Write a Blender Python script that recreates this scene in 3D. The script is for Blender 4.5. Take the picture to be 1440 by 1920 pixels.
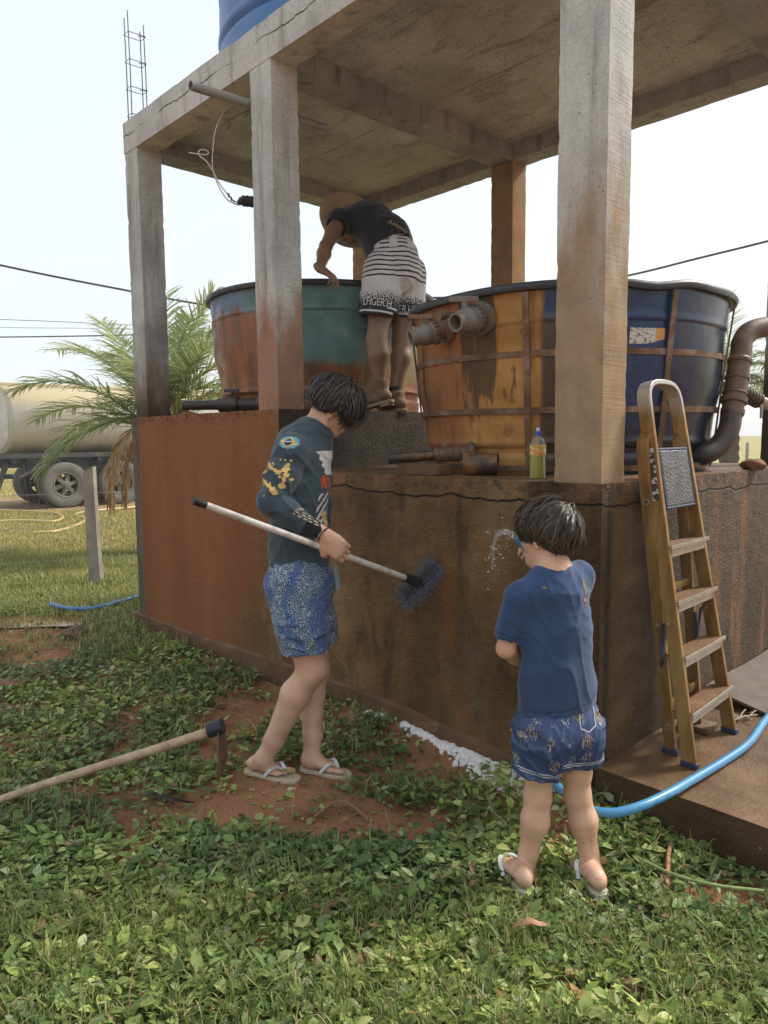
import bpy, bmesh, math, random
import numpy as np
from mathutils import Vector, Matrix, noise as mnoise
from mathutils.bvhtree import BVHTree

for o in list(bpy.data.objects):
    bpy.data.objects.remove(o, do_unlink=True)
scene = bpy.context.scene
COL = scene.collection
R = math.radians
random.seed(7)
RNG = np.random.default_rng(7)

# ------------------------------------------------------------------ camera
CAM = np.array([1.4475, -2.5237, 1.2961])
FW = np.array([-0.7216, 0.6851, -0.1001])
RT = np.array([0.6892, 0.7245, -0.0099])
UP = np.array([-0.0657, 0.0761, 0.9949])
FPX = 1365.33
cd = bpy.data.cameras.new('camera')
cd.sensor_fit = 'VERTICAL'
cd.sensor_height = 36.0
cd.sensor_width = 27.0
cd.lens = FPX / 1920 * 36
cd.clip_start = 0.05
cd.clip_end = 2000
cam = bpy.data.objects.new('camera', cd)
COL.objects.link(cam)
mw = Matrix.Identity(4)
for i in range(3):
    mw[i][0], mw[i][1], mw[i][2], mw[i][3] = RT[i], UP[i], -FW[i], CAM[i]
cam.matrix_world = mw
scene.camera = cam
scene.render.resolution_x, scene.render.resolution_y = 768, 1024
scene.render.engine = 'CYCLES'

# ------------------------------------------------------------------ sky, sun, exposure
SUN_AZ, SUN_EL = R(22), R(44)          # azimuth from +Y towards +X
w = bpy.data.worlds.new('World')
scene.world = w
w.use_nodes = True
nt = w.node_tree
nt.nodes.clear()
sky = nt.nodes.new('ShaderNodeTexSky')
sky.sky_type = 'NISHITA'
sky.sun_disc = False
sky.sun_elevation = SUN_EL
sky.sun_rotation = SUN_AZ
sky.altitude = 300
sky.air_density = 1.0
sky.dust_density = 4.0
sky.ozone_density = 1.0
hz = nt.nodes.new('ShaderNodeMix')      # thin smoke haze over the whole sky
hz.data_type = 'RGBA'
hz.inputs[0].default_value = 0.80
hz.inputs[7].default_value = (3.62, 3.76, 3.88, 1)
bg = nt.nodes.new('ShaderNodeBackground')
bg.inputs[1].default_value = 0.10
wo = nt.nodes.new('ShaderNodeOutputWorld')
nt.links.new(sky.outputs[0], hz.inputs[6])
nt.links.new(hz.outputs[2], bg.inputs[0])
nt.links.new(bg.outputs[0], wo.inputs[0])
sl = bpy.data.lights.new('sun', 'SUN')
sl.energy = 1.5
sl.angle = R(10)
sl.color = (1.0, 0.94, 0.85)
sun = bpy.data.objects.new('sun', sl)
COL.objects.link(sun)
sd = Vector((math.sin(SUN_AZ) * math.cos(SUN_EL), math.cos(SUN_AZ) * math.cos(SUN_EL), math.sin(SUN_EL)))
sun.rotation_euler = sd.to_track_quat('Z', 'Y').to_euler()
sun.location = (0, 0, 12)
vs = scene.view_settings
vs.view_transform = 'Standard'
vs.look = 'None'
vs.exposure = 1.5
vs.gamma = 1.0
vs.use_curve_mapping = False
try:
    scene.cycles.max_bounces = 6
    scene.cycles.transparent_max_bounces = 12
except Exception:
    pass


# ------------------------------------------------------------------ pixel helpers (a pixel gives a direction only)
def ray(u, v):
    return FW + RT * (u - 720) / FPX - UP * (v - 960) / FPX


def at(depth, u, v):
    return CAM + ray(u, v) * depth


def on(ax, val, u, v):
    d = ray(u, v)
    return CAM + d * ((val - CAM[ax]) / d[ax])


# ------------------------------------------------------------------ object helpers
def tag(o, label=None, cat=None, group=None, kind=None):
    if label:
        o['label'] = label
    if cat:
        o['category'] = cat
    if group:
        o['group'] = group
    if kind:
        o['kind'] = kind
    return o


def thing(name, loc, label, cat, group=None, rz=0.0):
    o = bpy.data.objects.new(name, None)
    o.empty_display_size = 0.1
    COL.objects.link(o)
    o.location = tuple(float(c) for c in loc)
    o.rotation_euler = (0, 0, rz)
    return tag(o, label, cat, group)


def world_off(o):
    v = np.zeros(3)
    while o is not None:
        v = v + np.array(o.location)
        o = o.parent
    return v


def link_mesh(name, me, mat=None, parent=None):
    o = bpy.data.objects.new(name, me)
    COL.objects.link(o)
    if mat is not None and not me.materials:
        me.materials.append(mat)
    if parent is not None:
        o.parent = parent
    return o


def mesh_from(verts, faces, smooth=None):
    me = bpy.data.meshes.new('m')
    me.from_pydata([tuple(map(float, v)) for v in verts], [], faces)
    if smooth is not None:
        me.shade_smooth()
        if smooth < 179:
            me.set_sharp_from_angle(angle=R(smooth))
    me.update()
    return me


def unit(v):
    v = np.asarray(v, float)
    return v / (np.linalg.norm(v) + 1e-12)


def frame_from(d):
    d = unit(d)
    a = np.array([0, 0, 1.0]) if abs(d[2]) < 0.9 else np.array([1.0, 0, 0])
    x = unit(np.cross(a, d))
    return x, np.cross(d, x), d


def catmull(pts, n=8):
    P = [np.asarray(p, float) for p in pts]
    P = [2 * P[0] - P[1]] + P + [2 * P[-1] - P[-2]]
    out = []
    for i in range(1, len(P) - 2):
        a, b, c, d = P[i - 1:i + 3]
        for k in range(n):
            t = k / n
            out.append(0.5 * (2 * b + (c - a) * t + (2 * a - 5 * b + 4 * c - d) * t * t + (3 * b - a - 3 * c + d) * t ** 3))
    out.append(P[-2])
    return out


class MB:
    """collects shapes, then becomes one mesh object"""

    def __init__(s):
        s.v = []
        s.f = []

    def add(s, vs, fs):
        k = len(s.v)
        s.v.extend([tuple(map(float, p)) for p in vs])
        s.f.extend([tuple(i + k for i in f) for f in fs])
        return s

    def box(s, lo, hi):
        x0, y0, z0 = lo
        x1, y1, z1 = hi
        return s.add([(x0, y0, z0), (x1, y0, z0), (x1, y1, z0), (x0, y1, z0), (x0, y0, z1), (x1, y0, z1), (x1, y1, z1), (x0, y1, z1)],
                     [(3, 2, 1, 0), (4, 5, 6, 7), (0, 1, 5, 4), (1, 2, 6, 5), (2, 3, 7, 6), (3, 0, 4, 7)])

    def obox(s, c, ax, ay, az, hx, hy, hz):
        c = np.asarray(c, float)
        ax, ay, az = np.asarray(ax) * hx, np.asarray(ay) * hy, np.asarray(az) * hz
        vs = [c + i * ax + j * ay + k * az for k in (-1, 1) for j in (-1, 1) for i in (-1, 1)]
        return s.add(vs, [(0, 2, 3, 1), (4, 5, 7, 6), (0, 1, 5, 4), (2, 6, 7, 3), (0, 4, 6, 2), (1, 3, 7, 5)])

    def bar(s, a, b, w, h, up=(0, 0, 1)):
        a, b = np.asarray(a, float), np.asarray(b, float)
        d = unit(b - a)
        x = unit(np.cross(d, up))
        y = np.cross(x, d)
        return s.obox((a + b) / 2, x, d, y, w / 2, np.linalg.norm(b - a) / 2, h / 2)

    def tube(s, pts, r, n=10, caps=True, closed=False):
        P = [np.asarray(p, float) for p in pts]
        m = len(P)
        rr = r if hasattr(r, '__len__') else [r] * m
        x, y, d = frame_from(P[1] - P[0])
        vs = []
        for i in range(m):
            t = unit(P[min(i + 1, m - 1)] - P[max(i - 1, 0)])
            x = unit(x - t * np.dot(x, t))
            y = np.cross(t, x)
            for k in range(n):
                a = 2 * math.pi * k / n
                vs.append(P[i] + (x * math.cos(a) + y * math.sin(a)) * rr[i])
        fs = [(i * n + k, i * n + (k + 1) % n, (i + 1) * n + (k + 1) % n, (i + 1) * n + k) for i in range(m - 1) for k in range(n)]
        if caps:
            fs.append(tuple(range(n - 1, -1, -1)))
            fs.append(tuple((m - 1) * n + k for k in range(n)))
        return s.add(vs, fs)

    def pipe(s, pts, r, wall, n=20):
        """open pipe with wall thickness"""
        k0 = len(s.v)
        s.tube(pts, r, n, caps=False)
        k1 = len(s.v)
        s.tube(pts, r - wall, n, caps=False)
        m = len(pts)
        for i in range(len(s.f) - (m - 1) * n, len(s.f)):
            s.f[i] = s.f[i][::-1]
        for k in range(n):
            j = (k + 1) % n
            s.f.append((k0 + j, k0 + k, k1 + k, k1 + j))
            e = (m - 1) * n
            s.f.append((k0 + e + k, k0 + e + j, k1 + e + j, k1 + e + k))
        return s

    def lathe(s, prof, c, axis=(0, 0, 1), n=32, wob=None, closed=False):
        """prof: (radius, height along axis)"""
        x, y, d = frame_from(axis)
        if abs(d[2]) > 0.99:
            x, y, d = np.array([1.0, 0, 0]), np.array([0, 1.0, 0]) * np.sign(d[2]), d
        c = np.asarray(c, float)
        vs = []
        for r, h in prof:
            for k in range(n):
                a = 2 * math.pi * k / n
                q = 1.0 if wob is None else wob(a, h)
                vs.append(c + (x * math.cos(a) + y * math.sin(a)) * r * q + d * h)
        m = len(prof)
        fs = [(i * n + k, i * n + (k + 1) % n, (i + 1) * n + (k + 1) % n, (i + 1) * n + k) for i in range(m - 1) for k in range(n)]
        if closed:
            fs += [((m - 1) * n + k, (m - 1) * n + (k + 1) % n, (k + 1) % n, k) for k in range(n)]
        else:
            if prof[0][0] > 1e-6:
                fs.append(tuple(range(n - 1, -1, -1)))
            if prof[-1][0] > 1e-6:
                fs.append(tuple((m - 1) * n + k for k in range(n)))
        return s.add(vs, fs)

    def prism(s, poly, z0, z1):
        n = len(poly)
        vs = [(x, y, z0) for x, y in poly] + [(x, y, z1) for x, y in poly]
        return s.add(vs, [tuple(range(n - 1, -1, -1)), tuple(range(n, 2 * n))] + [(k, (k + 1) % n, n + (k + 1) % n, n + k) for k in range(n)])

    def rough_box(s, lo, hi, step=0.05, amp=0.003, chip=0.012, seed=0.0):
        """subdivided box whose faces undulate and whose edges are chipped"""
        lo, hi = np.array(lo, float), np.array(hi, float)
        N = [max(1, int(round((hi[i] - lo[i]) / step))) for i in range(3)]
        idx = {}
        vs = []

        def vid(i, j, k):
            key = (i, j, k)
            if key in idx:
                return idx[key]
            g = [i / N[0], j / N[1], k / N[2]]
            p = lo + (hi - lo) * g
            nb = [(-1 if q <= 0 else (1 if q >= 1 else 0)) for q in g]
            cnt = sum(1 for q in nb if q)
            q = Vector((p[0] * 5 + seed, p[1] * 5 + 3.1 * seed, p[2] * 5))
            a = mnoise.noise(q) * amp * 0.5
            d = np.array(nb, float)
            if cnt >= 2:
                c1 = max(0.0, mnoise.noise(Vector((p[0] * 29 + seed, p[1] * 29, p[2] * 29))) - 0.10)
                a = a - 0.0018 - chip * 0.8 * c1
            p = p + d * a
            idx[key] = len(vs)
            vs.append(p)
            return idx[key]
        fs = []
        for ax in range(3):
            b, c = (ax + 1) % 3, (ax + 2) % 3
            for side in (0, N[ax]):
                for i in range(N[b]):
                    for j in range(N[c]):
                        def mk(ii, jj):
                            t = [0, 0, 0]
                            t[ax], t[b], t[c] = side, ii, jj
                            return vid(*t)
                        f = (mk(i, j), mk(i + 1, j), mk(i + 1, j + 1), mk(i, j + 1))
                        fs.append(f if side else f[::-1])
        return s.add(vs, fs)

    def build(s, name, mat, parent=None, smooth=None, bevel=0.0, local=False):
        vs = s.v
        if parent is not None and not local:
            off = world_off(parent)
            vs = [(p[0] - off[0], p[1] - off[1], p[2] - off[2]) for p in s.v]
        me = mesh_from(vs, s.f, smooth)
        o = link_mesh(name, me, mat, parent)
        if bevel:
            b = o.modifiers.new('bevel', 'BEVEL')
            b.width = bevel
            b.segments = 2
            b.limit_method = 'ANGLE'
        return o


# ------------------------------------------------------------------ material helpers
class MT:
    def __init__(s, name, rough=0.6, spec=0.5, metal=0.0):
        s.m = bpy.data.materials.new(name)
        s.m.use_nodes = True
        s.t = s.m.node_tree
        s.b = s.t.nodes['Principled BSDF']
        s.b.inputs['Roughness'].default_value = rough
        s.b.inputs['Specular IOR Level'].default_value = spec
        s.b.inputs['Metallic'].default_value = metal

    def n(s, kind, **kw):
        d = s.t.nodes.new('ShaderNode' + kind)
        for k, v in kw.items():
            setattr(d, k, v)
        return d

    def put(s, sock, val):
        if hasattr(val, 'is_linked') or hasattr(val, 'links'):
            s.t.links.new(val, sock)
        elif hasattr(val, '__len__') and len(val) == 3 and sock.type == 'RGBA':
            sock.default_value = (*val, 1)
        else:
            sock.default_value = val

    def pos(s):
        return s.n('NewGeometry').outputs['Position']

    def nor(s):
        return s.n('NewGeometry').outputs['Normal']

    def obj(s):
        return s.n('TexCoord').outputs['Object']

    def attr(s, name):
        return s.n('Attribute', attribute_name=name).outputs['Color']

    def map(s, vec, scale=(1, 1, 1), loc=(0, 0, 0), rot=(0, 0, 0)):
        d = s.n('Mapping')
        s.put(d.inputs[0], vec)
        d.inputs['Scale'].default_value = scale
        d.inputs['Location'].default_value = loc
        d.inputs['Rotation'].default_value = rot
        return d.outputs[0]

    def noise(s, vec, scale=5, detail=4, rough=0.55, dist=0.0):
        d = s.n('TexNoise')
        s.put(d.inputs['Vector'], vec)
        d.inputs['Scale'].default_value = scale
        d.inputs['Detail'].default_value = detail
        d.inputs['Roughness'].default_value = rough
        d.inputs['Distortion'].default_value = dist
        return d.outputs[0]

    def vor(s, vec, scale=5, feature='F1', out=0):
        d = s.n('TexVoronoi', feature=feature)
        s.put(d.inputs['Vector'], vec)
        d.inputs['Scale'].default_value = scale
        return d.outputs[out]

    def ramp(s, fac, stops, interp='LINEAR'):
        d = s.n('ValToRGB')
        s.put(d.inputs[0], fac)
        e = d.color_ramp.elements
        d.color_ramp.interpolation = interp
        while len(e) < len(stops):
            e.new(0.5)
        for q, (p, c) in zip(e, stops):
            q.position = p
            if not hasattr(c, '__len__'):
                c = (c, c, c)
            q.color = (*c, 1) if len(c) == 3 else c
        return d.outputs[0]

    def step(s, fac, a, b):
        """smoothstep a..b -> 0..1"""
        d = s.n('MapRange', interpolation_type='SMOOTHSTEP')
        s.put(d.inputs[0], fac)
        d.inputs[1].default_value = a
        d.inputs[2].default_value = b
        return d.outputs[0]

    def mix(s, fac, a, b, mode='MIX'):
        d = s.n('Mix', data_type='RGBA', blend_type=mode)
        s.put(d.inputs[0], fac)
        s.put(d.inputs[6], a)
        s.put(d.inputs[7], b)
        return d.outputs[2]

    def math(s, op, a, b=0.0, clamp=False):
        d = s.n('Math', operation=op, use_clamp=clamp)
        s.put(d.inputs[0], a)
        s.put(d.inputs[1], b)
        return d.outputs[0]

    def sep(s, vec):
        d = s.n('SeparateXYZ')
        s.put(d.inputs[0], vec)
        return d.outputs[0], d.outputs[1], d.outputs[2]

    def comb(s, x, y, z):
        d = s.n('CombineXYZ')
        for i, q in enumerate((x, y, z)):
            s.put(d.inputs[i], q)
        return d.outputs[0]

    def bump(s, h, strength=0.4, dist=0.01):
        d = s.n('Bump')
        s.put(d.inputs['Height'], h)
        d.inputs['Strength'].default_value = strength
        d.inputs['Distance'].default_value = dist
        s.t.links.new(d.outputs[0], s.b.inputs['Normal'])
        return d

    def color(s, c):
        s.put(s.b.inputs['Base Color'], c)
        return s

    def rough(s, r):
        s.put(s.b.inputs['Roughness'], r)
        return s


def simple(name, col, rough=0.6, var=0.25, scale=12, metal=0.0, bump=0.0, spec=0.5, dirt=None):
    m = MT(name, rough, spec, metal)
    p = m.obj()
    f = m.noise(p, scale, 5, 0.6)
    c = m.ramp(f, [(0.25, tuple(q * (1 - var) for q in col)), (0.75, tuple(min(1, q * (1 + var)) for q in col))])
    if dirt:
        g = m.step(m.noise(p, scale * 0.4, 6, 0.7), 0.48, 0.66)
        c = m.mix(g, c, dirt)
    m.color(c)
    m.rough(m.ramp(m.noise(p, scale * 2, 3), [(0.3, max(0.05, rough - 0.12)), (0.7, min(1, rough + 0.12))]))
    if bump:
        m.bump(m.noise(p, scale * 6, 4), bump, 0.004)
    return m.m
# ------------------------------------------------------------------ large structure
H, ZS, ZB, ZC, ZT = 1.116, 1.479, 3.424, 3.541, 3.647
XA0, XA1, XB0, XB1, XC0, XC1 = -3.986, -3.779, -2.310, -2.098, -0.215, 0.0
DF, YD, DD = 0.19, 2.251, 0.175
GZ = -0.20


def concrete(name, base=(0.44, 0.46, 0.435), stain=None, z0=2.0, zw=0.8, amt=0.9, lines=True, pits=1.0, dark=None, crack=None):
    m = MT(name, 0.88, 0.15)
    p = m.pos()
    x, y, z = m.sep(p)
    big = m.noise(p, 2.2, 5, 0.6)
    c = m.ramp(big, [(0.28, tuple(q * 0.62 for q in base)), (0.5, base), (0.78, tuple(min(1, q * 1.25) for q in base))])
    streak = m.noise(m.map(p, (11, 11, 0.8)), 1.0, 5, 0.6)
    c = m.mix(m.step(streak, 0.5, 0.75), c, tuple(q * 0.5 for q in base))
    fine = m.noise(p, 70, 4, 0.7)
    c = m.mix(0.35, c, m.ramp(fine, [(0.3, (0.25, 0.25, 0.25)), (0.7, (0.8, 0.8, 0.8))]), 'OVERLAY')
    h = m.math('MULTIPLY', fine, 0.6)
    if lines:
        wv = m.noise(m.map(p, (3, 3, 95)), 1.0, 2, 0.5)
        sidef = m.step(m.math('ABSOLUTE', m.sep(m.nor())[0]), 0.5, 0.8)
        c = m.mix(m.math('MULTIPLY', m.math('MULTIPLY', m.step(wv, 0.54, 0.70), sidef), 0.22), c, tuple(q * 0.4 for q in base))
        h = m.math('ADD', h, m.math('MULTIPLY', m.math('MULTIPLY', wv, sidef), 0.6))
        blot = m.noise(m.map(p, (7, 7, 2.2)), 1.0, 6, 0.7)
        c = m.mix(m.math('MULTIPLY', m.step(blot, 0.52, 0.68), 0.45), c, tuple(q * 0.55 for q in base))
    pit = m.vor(p, 34)
    pm = m.math('MULTIPLY', m.step(pit, 0.16, 0.05), m.step(m.noise(p, 6, 3), 0.47, 0.6))
    c = m.mix(m.math('MULTIPLY', pm, 0.75 * pits), c, (0.03, 0.027, 0.022))
    h = m.math('SUBTRACT', h, pm)
    if stain:
        wob = m.noise(m.map(p, (6, 6, 2.0)), 1.0, 5, 0.65)
        lev = m.math('ADD', z, m.math('MULTIPLY', m.math('SUBTRACT', wob, 0.5), zw * 2.2))
        k = m.math('MULTIPLY', m.step(lev, z0 + zw * 0.5, z0 - zw * 0.5), amt)
        sc = m.ramp(m.noise(p, 9, 5, 0.65), [(0.3, tuple(q * 0.6 for q in stain)), (0.7, stain)])
        c = m.mix(k, c, sc)
    if dark:
        zd, ym = dark
        wob = m.noise(m.map(p, (7, 7, 3.0)), 1.0, 4, 0.6)
        lev = m.math('ADD', z, m.math('MULTIPLY', m.math('SUBTRACT', wob, 0.5), 0.45))
        c = m.mix(m.math('MULTIPLY', m.step(lev, zd + 0.12, zd - 0.12), 0.85), c, (0.045, 0.030, 0.018))
    if crack:
        zc, amp = crack
        wob = m.noise(m.comb(m.math('MULTIPLY', x, 2.2), y, 0.0), 1.0, 8, 0.68)
        dz = m.math('ABSOLUTE', m.math('SUBTRACT', z, m.math('ADD', m.math('MULTIPLY', m.math('SUBTRACT', wob, 0.5), amp), zc)))
        gate = m.step(m.noise(m.comb(x, y, 3.0), 1.9, 2), 0.38, 0.5)
        k = m.math('MULTIPLY', m.step(dz, 0.006, 0.0015), gate)
        c = m.mix(m.math('MULTIPLY', k, 0.9), c, (0.02, 0.017, 0.013))
        h = m.math('SUBTRACT', h, m.math('MULTIPLY', k, 3))
    m.color(c)
    m.bump(h, 0.55, 0.006)
    return m.m


CONC_A = concrete('concrete_left_column', stain=(0.17, 0.10, 0.055), z0=1.85, zw=0.5, amt=0.75, dark=(1.62, 0))
CONC_B = concrete('concrete_middle_column', stain=(0.36, 0.165, 0.078), z0=2.12, zw=0.5, amt=0.85)
CONC_C = concrete('concrete_corner_column', base=(0.455, 0.475, 0.45), stain=(0.36, 0.228, 0.108), z0=2.2, zw=0.9, amt=0.88)
CONC_D = concrete('concrete_back_column', base=(0.34, 0.24, 0.14), stain=(0.36, 0.20, 0.085), z0=3.2, zw=0.6, amt=0.8)  # orange base puts the column's sunlit glow into the colour, besides the stain
CONC_BEAM = concrete('concrete_edge_beam', base=(0.47, 0.485, 0.455), lines=False, pits=0.8, crack=(3.545, 0.16))
CONC_IN = concrete('concrete_inner_beam', base=(0.29, 0.32, 0.335), lines=False, pits=0.6)


def ceiling_mat():
    m = MT('concrete_slab_underside', 0.92, 0.2)
    p = m.pos()
    c = m.ramp(m.noise(p, 1.6, 6, 0.65), [(0.3, (0.24, 0.27, 0.285)), (0.5, (0.44, 0.485, 0.505)), (0.75, (0.54, 0.585, 0.60))])
    wave = m.noise(m.map(p, (2.0, 6.0, 1)), 1.0, 6, 0.7, 1.2)
    c = m.mix(m.math('MULTIPLY', m.step(wave, 0.52, 0.66), 0.6), c, (0.16, 0.135, 0.105))
    pit = m.math('MULTIPLY', m.step(m.vor(p, 42), 0.30, 0.08), m.step(m.noise(p, 4, 3), 0.36, 0.56))
    c = m.mix(m.math('MULTIPLY', pit, 0.7), c, (0.045, 0.036, 0.028))
    c = m.mix(m.math('MULTIPLY', m.step(m.noise(p, 0.9, 3), 0.45, 0.6), 0.45), c, (0.23, 0.215, 0.18))
    y = m.sep(p)[1]
    ln = m.math('ABSOLUTE', m.math('SUBTRACT', m.math('FRACT', m.math('MULTIPLY', m.math('ADD', y, m.math('MULTIPLY', m.noise(p, 2.5, 3), 0.04)), 1.15)), 0.5))
    seam = m.step(ln, 0.014, 0.004)
    c = m.mix(m.math('MULTIPLY', m.math('MULTIPLY', seam, m.step(m.noise(p, 1.7, 3), 0.42, 0.6)), 0.5), c, (0.14, 0.13, 0.115))
    fine = m.noise(p, 60, 4, 0.7)
    c = m.mix(0.3, c, m.ramp(fine, [(0.3, (0.25,) * 3), (0.7, (0.8,) * 3)]), 'OVERLAY')
    m.color(c)
    m.bump(m.math('SUBTRACT', m.math('SUBTRACT', m.math('MULTIPLY', fine, 0.7), pit), seam), 0.7, 0.008)
    return m.m


def wall_mat():
    """rendered base: brick-red on the left, wet brown towards the corner, streaked on the right side"""
    m = MT('stained_render', 0.7, 0.18)
    p = m.pos()
    x, y, z = m.sep(p)
    n1 = m.noise(p, 1.7, 6, 0.65)
    n2 = m.noise(m.map(p, (8, 8, 1.8)), 1.0, 6, 0.68)
    n3 = m.noise(p, 6, 6, 0.7)
    fine = m.noise(p, 85, 4, 0.75)
    nw = m.noise(m.map(p, (3.2, 3.2, 0.55)), 1.0, 6, 0.6)
    red = m.ramp(nw, [(0.25, (0.225, 0.084, 0.032)), (0.5, (0.290, 0.113, 0.043)), (0.75, (0.340, 0.145, 0.060))])
    red = m.mix(m.math('MULTIPLY', m.step(n3, 0.5, 0.72), 0.35), red, (0.20, 0.085, 0.038))
    brown = m.ramp(n1, [(0.30, (0.070, 0.037, 0.013)), (0.5, (0.185, 0.104, 0.038)), (0.70, (0.330, 0.200, 0.085))])
    brown = m.mix(m.math('MULTIPLY', m.step(n2, 0.54, 0.68), 0.6), brown, (0.038, 0.022, 0.010))
    brown = m.mix(m.math('MULTIPLY', m.step(n3, 0.58, 0.75), 0.4), brown, (0.145, 0.10, 0.052))
    # pale lime runs and greyish washed areas on the wet part
    run = m.noise(m.map(p, (26, 26, 3.2)), 1.0, 5, 0.7)
    brown = m.mix(m.math('MULTIPLY', m.math('MULTIPLY', m.step(run, 0.60, 0.70), m.step(m.noise(p, 2.6, 3), 0.46, 0.6)), 0.55), brown, (0.30, 0.235, 0.15))
    brown = m.mix(m.math('MULTIPLY', m.step(m.noise(m.map(p, (1.3, 1.3, 0.9), (4, 2, 1)), 1.0, 5, 0.7), 0.54, 0.66), 0.45), brown, (0.20, 0.155, 0.095))
    drk = m.noise(m.map(p, (5, 5, 1.7), (1, 7, 0)), 1.0, 6, 0.7)
    brown = m.mix(m.math('MULTIPLY', m.step(drk, 0.54, 0.68), 0.55), brown, (0.030, 0.018, 0.009))
    # red -> brown boundary around x=-2.15, drifting left near the ground
    bx = m.math('ADD', x, m.math('MULTIPLY', m.math('SUBTRACT', n1, 0.5), 1.0))
    bx = m.math('ADD', bx, m.math('MULTIPLY', m.math('SUBTRACT', 0.7, z), 0.35))
    c = m.mix(m.step(bx, -2.55, -2.05), red, brown)
    # patch of fresh rust red on the lower front
    rp = m.math('MULTIPLY', m.step(m.noise(m.map(p, (3.5, 3.5, 1.2)), 1.0, 5, 0.7), 0.56, 0.70), m.step(x, -2.0, -1.5))
    c = m.mix(m.math('MULTIPLY', rp, 0.6), c, (0.30, 0.095, 0.028))
    # black algae streaks round the corner column
    ax = m.math('ADD', x, m.math('MULTIPLY', m.math('SUBTRACT', n2, 0.5), 0.35))
    kd = m.math('MULTIPLY', m.step(ax, -0.46, -0.16), m.step(y, 0.30, 0.05))
    kd = m.math('MULTIPLY', kd, m.ramp(m.noise(m.map(p, (13, 13, 0.5)), 1.0, 3), [(0.35, 0.25), (0.6, 1.0)]))
    c = m.mix(m.math('MULTIPLY', kd, 0.92), c, (0.014, 0.011, 0.008))
    # right side wall
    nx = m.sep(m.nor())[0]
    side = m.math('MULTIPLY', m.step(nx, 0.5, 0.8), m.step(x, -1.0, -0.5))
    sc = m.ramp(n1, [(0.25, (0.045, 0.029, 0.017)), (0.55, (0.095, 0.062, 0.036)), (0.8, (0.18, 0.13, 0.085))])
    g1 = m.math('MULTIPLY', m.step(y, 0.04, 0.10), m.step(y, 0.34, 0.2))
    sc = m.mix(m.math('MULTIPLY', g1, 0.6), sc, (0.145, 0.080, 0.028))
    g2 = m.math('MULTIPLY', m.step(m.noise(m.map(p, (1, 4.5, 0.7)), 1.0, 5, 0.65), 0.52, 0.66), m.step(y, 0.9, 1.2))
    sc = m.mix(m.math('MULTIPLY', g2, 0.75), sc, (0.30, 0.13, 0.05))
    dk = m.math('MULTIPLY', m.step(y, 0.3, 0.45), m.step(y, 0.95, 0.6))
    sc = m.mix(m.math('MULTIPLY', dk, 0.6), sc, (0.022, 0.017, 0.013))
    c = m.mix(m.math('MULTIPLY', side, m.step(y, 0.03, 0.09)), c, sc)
    # inner step face (between the two levels)
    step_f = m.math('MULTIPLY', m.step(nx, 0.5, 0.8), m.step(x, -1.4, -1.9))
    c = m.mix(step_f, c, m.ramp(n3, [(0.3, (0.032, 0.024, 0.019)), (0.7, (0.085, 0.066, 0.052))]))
    # bare grey pillar strip at the far left end
    ps = m.step(m.math('ADD', x, m.math('MULTIPLY', n2, 0.03)), -3.90, -3.93)
    c = m.mix(ps, c, m.ramp(n2, [(0.3, (0.085, 0.070, 0.052)), (0.7, (0.20, 0.17, 0.125))]))
    # mould dots and washed rim along both top edges
    top = m.math('MAXIMUM', m.math('MULTIPLY', m.step(z, ZS - 0.10, ZS - 0.02), m.step(x, -2.0, -2.1)),
                 m.math('MULTIPLY', m.step(z, H - 0.10, H - 0.02), m.step(x, -2.1, -2.0)))
    mold = m.math('MULTIPLY', top, m.step(m.noise(p, 30, 4, 0.7), 0.48, 0.62))
    c = m.mix(m.math('MULTIPLY', mold, 0.7), c, (0.03, 0.022, 0.015))
    rim = m.math('MULTIPLY', m.math('MULTIPLY', m.step(z, H - 0.09, H - 0.03), m.step(x, -2.1, -2.0)), m.step(m.noise(p, 5, 4), 0.45, 0.62))
    c = m.mix(m.math('MULTIPLY', rim, 0.6), c, (0.30, 0.14, 0.07))
    # crack under the lower rim
    wob = m.noise(m.comb(m.math('MULTIPLY', x, 1.6), m.math('MULTIPLY', y, 1.6), 0.0), 1.0, 9, 0.66)
    dz = m.math('ABSOLUTE', m.math('SUBTRACT', z, m.math('ADD', m.math('MULTIPLY', m.math('SUBTRACT', wob, 0.5), 0.16), H - 0.085)))
    crk = m.math('MULTIPLY', m.step(dz, 0.0058, 0.0015), m.step(x, -1.75, -1.6))
    c = m.mix(m.math('MULTIPLY', crk, 0.95), c, (0.008, 0.006, 0.005))
    # dried splash specks
    sp = m.math('MULTIPLY', m.step(m.vor(p, 55), 0.13, 0.05), m.step(m.noise(p, 3.2, 4), 0.56, 0.68))
    sp = m.math('MULTIPLY', sp, m.step(x, -2.2, -1.7))
    c = m.mix(m.math('MULTIPLY', sp, 0.6), c, (0.45, 0.40, 0.33))
    c = m.mix(0.28, c, m.ramp(fine, [(0.3, (0.2,) * 3), (0.7, (0.85,) * 3)]), 'OVERLAY')
    m.color(c)
    wet = m.step(bx, -2.5, -1.9)
    m.rough(m.mix(wet, (0.80,) * 3, m.ramp(m.noise(p, 14, 4), [(0.35, 0.34), (0.65, 0.58)])))
    h = m.math('ADD', m.math('MULTIPLY', fine, 1.0), m.math('MULTIPLY', m.noise(p, 38, 4, 0.7), 1.4))
    h = m.math('SUBTRACT', h, m.math('MULTIPLY', crk, 4))
    m.bump(h, 1.0, 0.014)
    return m.m


WALL = wall_mat()
CEIL = ceiling_mat()

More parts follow.
